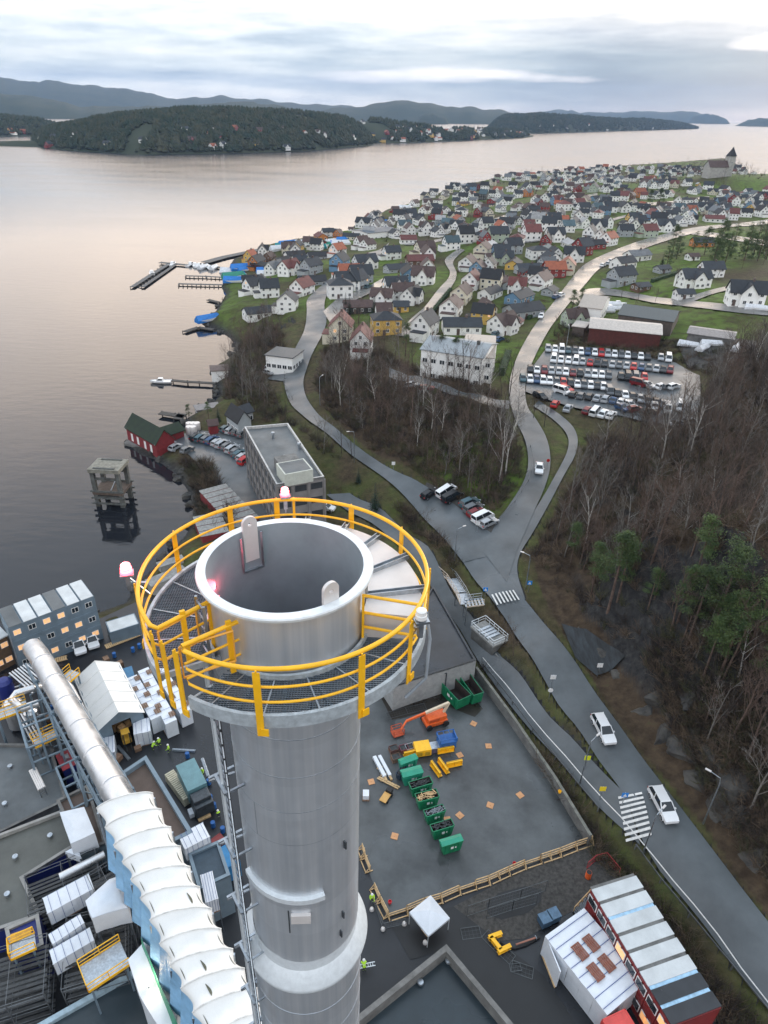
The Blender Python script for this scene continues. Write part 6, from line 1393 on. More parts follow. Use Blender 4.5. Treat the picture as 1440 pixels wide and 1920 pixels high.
# small clutter on the dark yard and roofs of the plant
rr = random.Random(41); drum = MB().lathe([(0,.9),(.28,.9),(.3,.85),(.28,.6),(.3,.45),(.28,.3),(.3,.05),(0,0)], 14).mesh('drum', blue_m); cr = MB(); [cr.box(-.5,-.4,z,.5,.4,z+.16) for z in (0,.2,.4,.6)]; [cr.box(x,-.42,0,x+.08,.42,.78) for x in (-.5,.42)]; crm = cr.mesh('crate', pallet_m)
pb = MB(); [pb.tube([(-1.6,y,z),(1.6,y,z)], .07, 6) for y, z in ((-.16,.08),(0,.08),(.16,.08),(-.08,.22),(.08,.22))]; pbm = pb.mesh('pipe_bundle', galv)
for zone, pts, z in (('beside the tent hall', ((150,1395),(160,1408),(172,1420),(205,1430),(222,1425),(232,1412),(146,1380),(345,1408),(352,1420)), 3.03), ('under the fat duct', ((100,1330),(118,1352),(132,1376),(140,1398),(152,1420),(160,1440),(92,1350),(84,1372)), 3.03), ('along the quay by the site office', ((200,1240),(215,1232),(250,1222),(262,1215),(190,1252),(225,1248)), 3.03), ('beside the chimney ladder', ((395,1500),(402,1515),(400,1550),(418,1560),(392,1470),(385,1440)), 3.03)):
    for x, y in pts:
        k = rr.randrange(3); nm, me_, lb = (('drum', drum, 'blue drum'), ('crate', crm, 'brown slatted crate'), ('pipe_bundle', pbm, 'bundle of grey pipes'))[k]
        o = inst(nm, me_, None, P(x, y, z), rr.uniform(0, 3.1)); tag(o, '%s standing %s on the dark yard' % (lb, zone) if k < 2 else '%s lying %s on the dark yard' % (lb, zone), {'pipe_bundle':'pipes'}.get(nm, nm), '%ss %s' % (nm.replace('_', ' '), zone))
# ================================================================ BUILDINGS BEYOND THE YARD
def hz_(px, py): return hit(px, py)
WC = dict(white=(.80,.80,.78), cream=(.60,.56,.45), grey=(.33,.36,.38), blue=(.13,.25,.38), red=(.22,.03,.03), yellow=(.62,.40,.10), orange=(.45,.17,.05), black=(.03,.03,.03), green=(.36,.42,.33), brown=(.13,.075,.05), pink=(.45,.16,.28))
RC = dict(slate=(.022,.027,.034), black=(.012,.013,.016), brown=(.060,.036,.032), terracotta=(.24,.07,.035), redtile=(.11,.032,.028), grey=(.11,.12,.13), pale=(.30,.30,.30), teal=(.05,.085,.10))
def wmat(c): return mat('painted boards '+c, WC[c], .65, var=.06, scale=.8, rnd=.08)
def rmat(c): return mat('roof tiles '+c, RC[c], .72, var=.25, scale=.7, rnd=.2, bump=.15, bscale=5)
HM = {}
def house_parts(kind):
    if kind in HM: return HM[kind]
    w, d, h, rh = dict(gable=(10.5,8.2,5.0,3.6), cross=(12,8.2,4.8,3.7), low=(13.5,8.5,2.9,2.3), tall=(9,8,5.8,3.9), hip=(10.5,9.5,5.6,2.4), shed=(6.5,5.5,2.5,1.5))[kind]
    wl = MB(); rf = MB(); wins = []; o = .45
    def gable(m, x0, x1, y0, y1, h0, rh_, ax=0, z0=-1.2):
        if ax == 0: ends = [[(x,y0,z0),(x,y1,z0),(x,y1,h0),(x,(y0+y1)/2,h0+rh_),(x,y0,h0)] for x in (x0,x1)]; s = [[(x0,y,z0),(x1,y,z0),(x1,y,h0),(x0,y,h0)] for y in (y0,y1)]
        else: ends = [[(x0,y,z0),(x1,y,z0),(x1,y,h0),((x0+x1)/2,y,h0+rh_),(x0,y,h0)] for y in (y0,y1)]; s = [[(x,y0,z0),(x,y1,z0),(x,y1,h0),(x,y0,h0)] for x in (x0,x1)]
        for p in ends+s: m.poly(p)
    def rgable(m, x0, x1, y0, y1, h0, rh_, ax=0):
        t = .16
        if ax == 0:
            ym = (y0+y1)/2; sl = rh_/(ym-y0); e = o*sl
            for s in (0, 1):
                ya, yb = (y0-o, ym) if s == 0 else (y1+o, ym)
                m.raw([(x0-o,ya,h0-e+.06),(x1+o,ya,h0-e+.06),(x1+o,yb,h0+rh_+.06),(x0-o,yb,h0+rh_+.06),(x0-o,ya,h0-e+t+.06),(x1+o,ya,h0-e+t+.06),(x1+o,yb,h0+rh_+t+.06),(x0-o,yb,h0+rh_+t+.06)], [(0,1,2,3),(4,5,6,7),(0,1,5,4),(1,2,6,5),(3,0,4,7)])
        else:
            xm = (x0+x1)/2; sl = rh_/(xm-x0); e = o*sl
            for s in (0, 1):
                xa = x0-o if s == 0 else x1+o
                m.raw([(xa,y0-o,h0-e+.06),(xa,y1,h0-e+.06),(xm,y1,h0+rh_+.06),(xm,y0-o,h0+rh_+.06),(xa,y0-o,h0-e+t+.06),(xa,y1,h0-e+t+.06),(xm,y1,h0+rh_+t+.06),(xm,y0-o,h0+rh_+t+.06)], [(0,1,2,3),(4,5,6,7),(0,1,5,4),(3,0,4,7)])
    x0, x1, y0, y1 = -w/2, w/2, -d/2, d/2
    if kind == 'hip':
        wl.box(x0,y0,-1.2,x1,y1,h); rf.raw([(x0-o,y0-o,h),(x1+o,y0-o,h),(x1+o,y1+o,h),(x0-o,y1+o,h),(x0+d*.45,0,h+rh),(x1-d*.45,0,h+rh)], [(0,1,5,4),(1,2,5),(2,3,4,5),(3,0,4),(3,2,1,0)])
    else:
        gable(wl, x0, x1, y0, y1, h, rh); rgable(rf, x0, x1, y0, y1, h, rh)
    if kind == 'cross':
        gable(wl, -2.6, 2.6, y0-1.6, 0, h, rh*.86, 1); rgable(rf, -2.6, 2.6, y0-1.6, 0, h, rh*.86, 1)
    if kind == 'tall': wl.box(x0+1, y1, -1.2, x1-1.5, y1+2.6, 2.6); rf.box(x0+.8, y1, 2.6, x1-1.3, y1+2.8, 2.8)
    if kind == 'gable': wl.box(x0-3.6, y0+1, -1.2, x0, y1-1.4, 2.5); rf.box(x0-3.8, y0+.8, 2.5, x0, y1-1.2, 2.72)
    yf = y0-1.6 if kind == 'cross' else y0
    lv = [1.3] if kind in ('low','shed') else [1.3, 3.9]
    for z in lv:
        for x in np.linspace(x0+1.5, x1-1.5, max(2, int(w/2.8))):
            if kind == 'cross' and abs(x) < 2.7: continue
            wins.append((x, y0-.0, z, 0)); wins.append((x, y1+(2.6 if kind == 'tall' and z < 2 else 0), z, math.pi) if not (kind == 'tall' and z < 2) else (x, y0, z, 0))
        for y in (-d*.22, d*.22): wins.append((x1, y, z, math.pi/2)); 
        if kind != 'gable' or z > 2:
            for y in (-d*.22, d*.22): wins.append((x0, y, z, -math.pi/2))
    if kind == 'cross': wins += [(-1.1, yf, 1.3, 0), (1.1, yf, 1.3, 0), (0, yf, 4.1, 0)]
    if kind in ('gable','cross','tall'): wins += [(x1, 0, h+.9, math.pi/2), (x0, 0, h+.9, -math.pi/2)]
    wins = list(dict.fromkeys(wins)); 
    ch = MB(); ch.box(w*.12-.35, -.5, h+rh*.4, w*.12+.35, .3, h+rh+1.0)
    wm = MB(); ww = MB()
    for x, y, z, a in wins:
        c, s = math.cos(a), math.sin(a)
        nx_, ny_ = s, -c
        wm.k = 0; wm.cbox((x+nx_*.03, y+ny_*.03, z+.35), (1.25, .1, 1.35), a); wm.k = 1; wm.cbox((x+nx_*.06, y+ny_*.06, z+.35), (1.0, .1, 1.1), a)
    # walls with windows in one mesh (distant copies), and bare walls plus separate windows (near copies)
    far = MB(); far.v = list(wl.v)+list(wm.v); n = len(wl.v); far.f = list(wl.f)+[tuple(i+n for i in f) for f in wm.f]; far.m = [0]*len(wl.f)+[1 if k == 0 else 2 for k in wm.m]
    white = frame_w
    HM[kind] = dict(w=w, d=d, h=h, rh=rh, wall=wl.mesh('wall', [wmat('white')]), wallwin=far.mesh('wall', [wmat('white'), white, glass_d]), roof=rf.mesh('roof', [rmat('slate')]), chimney=ch.mesh('chimney', [mat('chimney brick', (.12,.09,.08), .8)]) if kind != 'shed' else None, wins=wins)
    return HM[kind]
WFM = MB().box(-.62,-.06,-.68,.62,.05,-.55).box(-.62,-.06,.55,.62,.05,.68).box(-.62,-.06,-.55,-.5,.05,.55).box(.5,-.06,-.55,.62,.05,.55).box(-.04,-.05,-.55,.04,.05,.55).mesh('window', frame_w)
WPM = MB().box(-.5,-.03,-.55,.5,.03,.55).mesh('pane', glass_d); WPL = MB().box(-.5,-.03,-.55,.5,.03,.55).mesh('pane', glass_l)
DRM = MB().box(-.55,-.08,0,.55,.05,2.1).mesh('door', [mat('door paint', (.10,.07,.06), .5)])
AUTO = []                                   # objects whose labels are finished at the end
HOUSES = []
def house(px, py, kind, wc, rc, rot, near=False, base=None, sc=1.0, zone=None, cat='house'):
    p = base or hz_(px, py); q = house_parts(kind)
    nm = {'shed':'garage'}.get(kind, 'house'); t = thing(nm, None, 'garage' if kind == 'shed' else cat, p, rot, 'garages and outbuildings of the town' if kind == 'shed' else 'wooden houses of the town'); t.scale = (sc,)*3
    inst('wall', q['wall'] if near else q['wallwin'], t, mats=[wmat(wc)])
    t.scale = (sc*(.86+.3*random.random()), sc*(.9+.2*random.random()), sc*(.85+.3*random.random()))
    r = inst('roof', q['roof'], t, mats=[rmat(rc)])
    if q['chimney']: inst('chimney', q['chimney'], r)
    if near:
        for k, (x, y, z, a) in enumerate(q['wins']):
            f = inst('window', WFM, t, (x+math.sin(a)*.04, y-math.cos(a)*.04, z+.35), a); inst('pane', WPM if (k*7+int(px)) % 47 else WPL, f, (0,0,0))
        inst('door', DRM, t, (-q['w']*.12 if kind != 'cross' else -4.2, -q['d']/2-.03, -.1))
    HOUSES.append((p.x, p.y, max(q['w'], q['d'])*.5*sc)); AUTO.append((t, 'h', wc, rc, kind, zone)); return t
near_list = [(741,545,'cross','white','slate',.3),(793,529,'cross','white','brown',-.2),(671,580,'low','black','brown',.1),(751,580,'shed','yellow','slate',.1),(723,618,'hip','yellow','slate',.15),(678,656,'gable','white','redtile',1.5),
 (640,632,'tall','cream','redtile',1.5),(845,586,'gable','white','brown',1.25),(864,560,'gable','cream','brown',1.2),(883,536,'gable','white','redtile',1.2),(895,512,'gable','blue','brown',1.2),(942,491,'cross','green','slate',.1),(1008,480,'hip','white','slate',.2),
 (1074,486,'cross','white','slate',-.2),(1090,474,'gable','red','slate',.6),(1037,514,'gable','red','terracotta',.1),(1062,507,'gable','cream','terracotta',1.3),(1013,534,'gable','white','brown',1.0),(1030,548,'shed','grey','slate',1.0),(973,562,'low','blue','slate',.9),(980,588,'low','grey','slate',.5),
 (942,618,'cross','white','brown',.8),(864,618,'low','white','slate',.05),(796,624,'gable','white','slate',1.1),(932,449,'gable','green','slate',.2),(904,475,'gable','cream','brown',1.2),(876,500,'gable','white','brown',1.2),(845,463,'gable','white','teal',.3),(796,474,'gable','cream','brown',.4),
 (786,493,'low','brown','redtile',.2),(734,481,'gable','white','slate',.4),(678,462,'gable','white','brown',.7),(684,500,'cross','white','slate',.5),(746,506,'low','grey','slate',.4),(676,527,'gable','grey','slate',.3),(654,517,'gable','white','terracotta',.2),(650,541,'gable','white','slate',.3),
 (1163,528,'gable','grey','slate',.5),(1200,540,'shed','brown','slate',.4),(1167,498,'low','white','slate',.55),(1193,484,'low','white','grey',.5),(1297,533,'cross','white','slate',.2),(1330,514,'gable','white','slate',.1),(1280,555,'shed','white','slate',.1),(1393,566,'cross','white','slate',-.2),
 (1240,507,'shed','grey','slate',.4),(1315,458,'low','orange','slate',.0),(1297,483,'shed','white','brown',.2),(1337,412,'low','white','redtile',-.1),(1213,440,'gable','green','redtile',.3),(1243,430,'cross','white','slate',.2),(1187,416,'gable','yellow','slate',.2),(1120,433,'cross','white','slate',-.2),
 (505,552,'gable','white','slate',.3),(478,546,'gable','white','slate',.8),(540,577,'tall','white','slate',1.5),(486,590,'low','white','slate',.5),(567,549,'gable','white','redtile',1.1),(585,530,'low','grey','black',.3),(543,510,'cross','white','redtile',1.0),(584,508,'gable','grey','slate',.9),
 (553,482,'low','white','black',.5),(598,482,'low','grey','black',.3),(637,500,'gable','blue','slate',1.2),(633,476,'gable','white','terracotta',.9),(690,464,'gable','white','brown',.8),(637,552,'hip','white','slate',.2),(668,537,'gable','grey','slate',.9),(765,452,'low','white','redtile',.1),
 (1039,447,'cross','white','slate',.1),(995,445,'gable','white','redtile',.2),(960,470,'gable','grey','slate',.3),(1140,455,'gable','white','terracotta',.8),(1110,462,'low','red','black',.3),(990,508,'low','grey','slate',.2),(905,575,'shed','grey','slate',1.1)]
for n_, (x, y, k, w_, r_, a_) in enumerate(near_list): house(x, y+4, k, w_, r_, a_, near=(y > 470), sc=.86)
# the rest of the town
FIELD = wpoly([(1085,560),(1110,520),(1230,462),(1300,440),(1440,425),(1900,430),(1900,700),(1300,640),(1120,640)])
LOTS = [wpoly([(985,700),(1028,640),(1320,670),(1320,805),(985,745)]), wpoly([(770,610),(960,600),(960,720),(770,720)]), FOREST_S, wpoly([(400,560),(440,480),(470,480),(470,600),(400,620)]), wpoly([(640,590),(700,570),(720,600),(640,690)])]
CHURCH = hz_(1362, 330)
RP = [(x, y, w) for r in ROADS for x, y, w in r[::2]]; RPa = np.array(RP)
shore_a = SHORE
rr = random.Random(21); cnt = 0; cand = []
YM = max(p[1] for p in TOWN)
for _ in range(8200):
    t_ = rr.random(); py = 317+(635-317)*t_**1.7; px = rr.uniform(430, 1445); p = hit(px, py); cand.append((px, py, p))
occ = list(HOUSES)
for px, py, p in cand:
    if cnt >= 540: break
    if p.z < 1.0 or not inside1(p.x, p.y, TOWN) or inside1(p.x, p.y, FIELD) or any(inside1(p.x, p.y, L) for L in LOTS): continue
    if py < 352 and px < 1290 and py < 352-(px-900)*.0: 
        pass
    r_ = math.hypot(p.x, p.y)
    if np.min(np.hypot(RPa[:,0]-p.x, RPa[:,1]-p.y)-RPa[:,2]) < 6.0: continue
    k = rr.choices(['gable','cross','low','tall','hip','shed'], [36,22,12,16,6,8])[0]; q = house_parts(k); rad = max(q['w'], q['d'])*.5
    if any((p.x-x)**2+(p.y-y)**2 < (rad*.70+r0*.9+.8)**2 for x, y, r0 in occ): continue
    if seg_dist(np.array([p.x]), np.array([p.y]), shore_a)[0] < 8: continue
    if math.hypot(p.x-CHURCH.x, p.y-CHURCH.y) < 60: continue
    wc = rr.choices(list(WC), [72,8,7,4,4,3,2,2,2,1,.3])[0]; rc = rr.choices(list(RC), [44,20,16,4,6,8,3,5])[0]
    house(px, py, k, wc, rc, rr.choice((.25, .25+math.pi/2, 1.1, -.3))+rr.uniform(-.2,.2), base=p, near=py > 545, sc=rr.uniform(.64, .86)); occ.append(HOUSES[-1]); cnt += 1
print('houses', len(HOUSES))
# ---- generic gabled / flat blocks with their own windows
def block(name, label, cat, A, B, C, zt, h, wm_, rm_, rh=0, wins=(0,0), over=.4, winy=None, win_h=1.3, zb=None):
    """A-B-C are roof-edge corners at height h above the ground at A"""
    g = hit(*A).z if zb is None else zb; a, L_, w, an = frame3(A, B, C, g+h); t = thing(name, label, cat, (a.x, a.y, g), an)
    m = MB(); m.box(0,0,-2,L_,w,h)
    if rh: m.raw([(0,0,h),(0,w,h),(0,w/2,h+rh),(L_,0,h),(L_,w,h),(L_,w/2,h+rh)], [(0,1,2),(3,5,4)])
    m.build('wall', wm_, t); r = MB()
    if rh:
        for s in (0, 1):
            ya = -over if s == 0 else w+over; e = rh/(w/2)*over
            r.raw([(-over,ya,h-e+.05),(L_+over,ya,h-e+.05),(L_+over,w/2,h+rh+.05),(-over,w/2,h+rh+.05),(-over,ya,h-e+.25),(L_+over,ya,h-e+.25),(L_+over,w/2,h+rh+.25),(-over,w/2,h+rh+.25)], [(0,1,2,3),(4,5,6,7),(0,1,5,4),(1,2,6,5),(3,0,4,7)])
    else: r.box(-over,-over,h,L_+over,w+over,h+.25)
    r.build('roof', rm_, t)
    nx, nz = wins
    for k in range(nz):
        z = 1.4+k*(h/nz)
        for i in range(nx):
            for y, a_ in ((-.03, 0), (w+.03, math.pi)): f = inst('window', WFM, t, ((i+.5)*L_/nx, y, z), a_, scale=(1.3,1,win_h/1.3)); inst('pane', WPM, f, (0,0,0))
        for i in range(max(1, int(nx*w/L_))):
            n_ = max(1, int(nx*w/L_))
            for x, a_ in ((-.03, -math.pi/2), (L_+.03, math.pi/2)): f = inst('window', WFM, t, (x, (i+.5)*w/n_, z), a_, scale=(1.3,1,1)); inst('pane', WPM, f, (0,0,0))
    return t, L_, w, h
# large white community building
t, L_, w, h = block('community_hall', 'large white two storey building with a wide pale grey roof above the wood', 'building', (790,655), (905,672), (822,630), 0, 8.5, wmat('white'), mat('pale standing seam roof', (.24,.27,.29), .45, var=.12), 1.8, (7,2))
t2, *_ = block('community_wing', 'beige roofed wing with a striped awning beside the large white building', 'building', (868,668), (925,672), (880,628), 0, 7.0, wmat('white'), mat('beige roof', (.36,.32,.28), .6, var=.1), 1.2, (3,2))
MB().box(L_*.8,w*.4,h+1,L_*.8+.8,w*.4+.8,h+2.8).build('chimney', mat('dark flue', (.05,.05,.05), .5), t)
# long sheds
block('long_shed', 'long shed with a dark teal grey roof beyond the car park', 'shed', (1160,590), (1262,604), (1165,570), 0, 4.5, mat('grey brown boards', (.11,.09,.08), .8, var=.2), mat('teal grey sheet roof', (.045,.06,.065), .5, var=.15), 1.8, (0,0))
block('long_shed', 'long dark red shed with a pale sheet roof right behind the car park', 'shed', (1106,615), (1240,628), (1110,596), 0, 4.8, mat('dark red boards', (.085,.022,.018), .8, var=.25), mat('pale sheet roof', (.40,.37,.34), .55, var=.2), 1.2, (0,0))
block('boat_shed', 'white shed with a beige gabled roof beside the curve of the main road', 'shed', (1086,575), (1128,580), (1092,552), 0, 5.0, wmat('white'), mat('beige roof', (.36,.32,.28)), 2.2, (2,1))
block('small_shed', 'small shed with a pale roof in front of the white boat shed', 'shed', (1074,612), (1096,615), (1078,602), 0, 2.8, mat('grey brown boards', (.11,.09,.08)), mat('pale sheet roof', (.40,.37,.34)), 0)
block('grey_shed', 'long low grey shed at the right end of the rubble yard', 'shed', (1290,625), (1375,637), (1296,612), 0, 3.5, conc_d, mat('worn grey roof', (.18,.17,.17), .6, var=.25), .8)
# ---- office block behind the chimney
g = 4.0; t, W_, h = building('office_block', 'long grey flat roofed office block standing behind the chimney platform', [(458,800),(540,793),(608,893),(518,908)], 16.5, mat('grey render panels', (.20,.19,.185), .75, var=.18, scale=.4), roof_g, .6, mat('pale roof edge', (.42,.42,.41), .6), zb=2.6)
def facade(t, a, b, h, nx, nz, z0=1.0):
    a, b = Vector((*a, 0)), Vector((*b, 0)); d = b-a; L_ = d.length; an = math.atan2(d.y, d.x); nrm = Vector((math.sin(an), -math.cos(an), 0))
    dk = mat('dark band glass', (.045,.05,.055), .2, var=.3, scale=.6)
    pn = MB().box(-.5,-.06,-.5,.5,.06,.5).mesh('window', dk)
    for k in range(nz):
        for i in range(nx):
            c = a+d*((i+.5)/nx)+nrm*.02+Vector((0,0,z0+(k+.45)*(h-z0)/nz)); o = inst('window', pn, t, c, an); o.scale = (L_/nx*.72, 1, (h-z0)/nz*.42)
    for i in range(nx+1): m = MB(); c = a+d*(i/nx)+nrm*.1; m.cbox((c.x, c.y, h/2-.3), (.35,.25,h-.6), an); m.build('pilaster', MATS['grey render panels'], t)
n = len(W_)
for i in range(n):
    a, b = W_[i], W_[(i+1) % n]; l = math.hypot(b[0]-a[0], b[1]-a[1]); facade(t, a, b, h, max(3, int(l/3.2)), 4)
def rooftop(A, B, C, zt, zb, m, name, parent=None):
    a, L_, w, an = frame3(A, B, C, zt); mb = MB(); mb.box(0,0,0,L_,w,zt-zb); o = mb.build(name, m, t); o.location = (a.x-t.location.x, a.y-t.location.y, zb-t.location.z); o.rotation_euler.z = an; return o, L_, w
rooftop((522,868),(562,861),(515,856), 18.2, 15.9, conc_d, 'plant_room'); o_, l_, w_ = rooftop((534,890),(587,880),(522,868), 18.6, 15.9, mat('cream plant room', (.50,.52,.46), .6, var=.1), 'plant_room')
MB().box(.3,.3,2.7,l_-.3,w_-.3,2.75).build('roof', roof_g, o_)
for px, py in ((512,818),(561,838),(534,862),(548,860)):
    q = P(px, py, 16.4)-t.location; MB().lathe([(0,14.9),(.4,14.8),(.45,14.5),(.3,14.4),(.3,13.3)], 12, (q.x, q.y)).build('roof_vent', galv, t, smooth=30)
# ---- waterfront
redw = mat('dark red boards', (.14,.03,.025)); 
t, L_, w, h = block('boathouse', 'dark red boathouse with a mossy green black roof at the water edge', 'boathouse', (236,800), (292,832), (262,786), 0, 3.6, mat('bright red boards', (.19,.02,.024), .7, var=.2), mat('mossy roof', (.007,.016,.010), .8, var=.5, scale=.7, col2=(.014,.030,.012)), 3.0, zb=1.0)
for fx in (.18,.38,.62,.82): m = MB(); m.box(L_*fx-.5,-.06,.2,L_*fx+.5,-.02,2.4); m.build('door', frame_w, t)
for x in (-.02, L_+.02): m = MB(); m.bar((x,-.4,h-.3),(x,w/2,h+3.1),.2,.12); m.bar((x,w+.4,h-.3),(x,w/2,h+3.1),.2,.12); m.build('bargeboard', frame_w, t)
block('boathouse_annex', 'small dark red annex joined to the right end of the boathouse', 'shed', (296,822), (344,806), (288,808), 0, 2.6, MATS['bright red boards'], MATS['mossy roof'], 1.4, zb=1.2)
m = MB(); q0, q1, q2, q3 = P(232,832,.6), P(300,848,.6), P(345,815,.6), P(262,800,.6); m.prism([(p.x,p.y) for p in (q0,q1,q2,q3)], .1, .75); tag(m.build('quay', conc_d), 'dark low quay carrying the red boathouse', 'quay')
# dolphin tower standing in the water
g0 = P(216,940,0); t = thing('loading_tower', 'square weathered concrete frame tower standing alone in the water', 'tower', (g0.x, g0.y, 0), R(-4)); s = 2.9; hT = 8.8
for x in (-s, s):
    for y in (-s*.8, s*.8): MB().box(x-.45,y-.45,-2,x+.45,y+.45,hT).build('column', mat('wet timber concrete', (.085,.09,.085), .8, var=.5, scale=1), t)
cm = mat('bleached concrete slab', (.19,.185,.155), .8, var=.35, scale=1.2)
MB().box(-s-.7,-s*.8-.7,hT,s+.7,s*.8+.7,hT+.9).build('top_slab', cm, t, bevel=.05)
MB().box(-s-.6,-s*.8-.6,3.2,s+.6,s*.8+.6,3.9).build('deck_slab', mat('rusty deck', (.10,.075,.06), .8, var=.4), t)
for z in (2.2, 6.8, 9.4): m = MB(); [m.box(-s,y-.25,z,s,y+.25,z+.5) for y in (-s*.8,s*.8)]; m.build('tie_beam', MATS['wet timber concrete'], t) if z < 0 else [MB().box(-s+.45,y-.25,z,s-.45,y+.25,z+.5).build('tie_beam', MATS['wet timber concrete'], t) for y in (-s*.8,s*.8)]
for z in (4.1, 2.4, 1.0):
    for y in (-s*.8-.6, s*.8+.6): MB().bar((-s-1,y,z),(s+1,y,z),.35).build('fender', MATS['wet timber concrete'], t)
MB().bar((s*.2,-s*.7,4),(s*.9,s*.6,9),.2).build('brace', galv, t)
# jetties
timd = mat('dark jetty timber', (.06,.055,.05), .85, var=.4, scale=2)
def jetty(label, pts, w, z=.9, piles=4, name='jetty', m=None):
    W = [P(x, y, z) for x, y in pts]; t = thing(name, label, 'jetty', (W[0].x, W[0].y, 0)); W = [p-Vector((W[0].x, W[0].y, 0)) for p in W]
    for a, b in zip(W[:-1], W[1:]):
        MB().bar(a, b, w, .25).build('deck', m or timd, t); d = b-a; n = max(1, int(d.length/piles)); s = Vector((-d.y, d.x, 0)).normalized()*w*.45
        for i in range(n+1):
            k = MB(); [k.bar(a+d*(i/n)+s*e+Vector((0,0,.3)), a+d*(i/n)+s*e-Vector((0,0,2.5)), .25) for e in (-1,)]; k.build('pile', timd, t)
    return t
jetty('narrow jetty with a white boat at its end below the bare shore wood', [(404,719),(372,717),(350,716),(322,713)], 1.6)
jetty('broken timber jetty behind the red boathouse', [(345,782),(325,778),(300,774)], 2.2); jetty('short dark landing stage right of the broken jetty', [(342,776),(332,786)], 2.5)
jetty('low timber landing stage below the blue boat cover', [(400,618),(372,614),(346,622)], 2.5, .6); jetty('short floating stage above the blue boat cover', [(410,567),(390,562)], 2.2, .5)
block('white_boathouse', 'small white boathouse with a flat brown roof at the foot of the narrow jetty', 'boathouse', (396,696), (428,694), (400,686), 0, 3.6, wmat('white'), mat('worn brown roof', (.12,.09,.08), .8), .5, zb=.8)
MAR = [('outer breakwater pontoon of the marina', [(352,497),(300,492)], 3.0),('left long finger pontoon of the marina, slanting to the lower left', [(318,494),(282,516),(248,538)], 2.4),('right long finger pontoon of the marina, slanting to the lower left', [(330,495),(298,517),(268,538)], 1.8),
 ('upper comb pontoon with short berth arms', [(420,520),(385,518),(348,517)], 1.8),('lower comb pontoon with short berth arms', [(418,534),(376,533),(335,532)], 2.0),
 ('dark breakwater quay, first length from the marina', [(384,492),(420,482),(468,472)], 6),('dark breakwater quay, second length', [(474,471),(505,463),(528,457)], 5),('dark breakwater quay, third length', [(552,452),(590,445),(640,436)], 4.5),
 ('inner pontoon parallel to the breakwater quay', [(384,496),(430,505),(470,500)], 2.5),('far pontoon beside the last boats', [(660,432),(700,426)], 4)]
for lb, pts, w_ in MAR: jetty(lb, pts, w_, .7, 9, 'pontoon', m=mat('grey pontoon deck', (.10,.10,.10), .8, var=.3))
for lb, (x0_, y0_), (x1_, y1_), n, dx, dy in (('upper', (348,517), (420,520), 9, -.5, 4), ('lower', (335,532), (418,534), 10, -.5, 5)):
    for i in range(n):
        a = P(x0_+(x1_-x0_)*i/n, y0_+(y1_-y0_)*i/n, .5); b = P(x0_+(x1_-x0_)*i/n+dx, y0_+(y1_-y0_)*i/n+dy, .5); m = MB(); m.bar((0,0,0), b-a, .4); o = m.build('berth_arm', timd); o.location = a; tag(o, 'thin berth arm on the %s comb pontoon of the marina' % lb, 'berth arm', 'berth arms of the %s pontoon' % lb)
for i in range(11):
    a = P(268+50*i/11+3, 538-44*i/11, .5); b = P(268+50*i/11-10, 538-44*i/11-2, .5); o = MB().bar((0,0,0), b-a, .4).build('berth_arm', timd); o.location = a; tag(o, 'thin berth arm between the two slanting marina pontoons', 'berth arm', 'berth arms between the slanting pontoons')
# boats
BM = {}
def boat_parts():
    hu = MB(); n = 10; L_ = 7.0; secs = []
    for i in range(n+1):
        x = -L_/2+L_*i/n; t_ = i/n; wd = 1.15*(1-max(0,(t_-.45)/.55)**2.2)+.03; zb = -.3+.5*max(0,(t_-.6)/.4)**2; zt = .75+.35*t_**2
        secs.append([(x,-wd,zt),(x,-wd*.85,(zb+zt)*.45),(x,0,zb),(x,wd*.85,(zb+zt)*.45),(x,wd,zt)])
    vs = [p for s in secs for p in s]; fs = [(i*5+k,(i+1)*5+k,(i+1)*5+k+1,i*5+k+1) for i in range(n) for k in range(4)]+[(0,1,2,3,4)]; hu.raw(vs, fs)
    hu.raw([(s[0][0], s[0][1], s[0][2]-.12) for s in secs]+[(s[4][0], s[4][1], s[4][2]-.12) for s in secs], [(i, i+1, n+2+i, n+1+i) for i in range(n)])
    cb = MB(); cb.raw([(-.9,-.85,.7),(1.6,-.7,.8),(1.6,.7,.8),(-.9,.85,.7),(-.7,-.7,1.75),(.7,-.6,1.75),(.7,.6,1.75),(-.7,.7,1.75)], [(4,5,6,7),(0,1,5,4),(1,2,6,5),(2,3,7,6),(3,0,4,7)])
    gl = MB(); gl.raw([(1.52,-.62,.95),(1.52,.62,.95),(.78,.55,1.65),(.78,-.55,1.65)], [(0,1,2,3)]).raw([(-.6,-.84,1.1),(1.1,-.75,1.1),(.65,-.66,1.6),(-.6,-.75,1.6),(-.6,.84,1.1),(1.1,.75,1.1),(.65,.66,1.6),(-.6,.75,1.6)], [(0,1,2,3),(4,5,6,7)])
    tp = MB(); tp.raw([(-3.6,-1.25,.7),(3.3,-.5,1.0),(3.3,.5,1.0),(-3.6,1.25,.7),(-3.5,0,1.9),(2.6,0,1.9)], [(0,1,5,4),(2,3,4,5),(1,2,5),(3,0,4)]); tp.raw([(-3.6,-1.25,.7),(3.3,-.5,1.0),(3.3,.5,1.0),(-3.6,1.25,.7),(-3.6,-1.3,0),(3.3,-.5,.3),(3.3,.5,.3),(-3.6,1.3,0)], [(0,1,5,4),(1,2,6,5),(2,3,7,6),(3,0,4,7)])
    gel = mat('white gelcoat', (.75,.76,.77), .25, var=.04)
    BM.update(hull=hu.mesh('hull', [gel]), cabin=cb.mesh('cabin', [gel]), glass=gl.mesh('cabin_window', glass_d), cover=tp.mesh('boat_cover', [mat('boat cover blue', (.01,.16,.50), .5, var=.15)]))
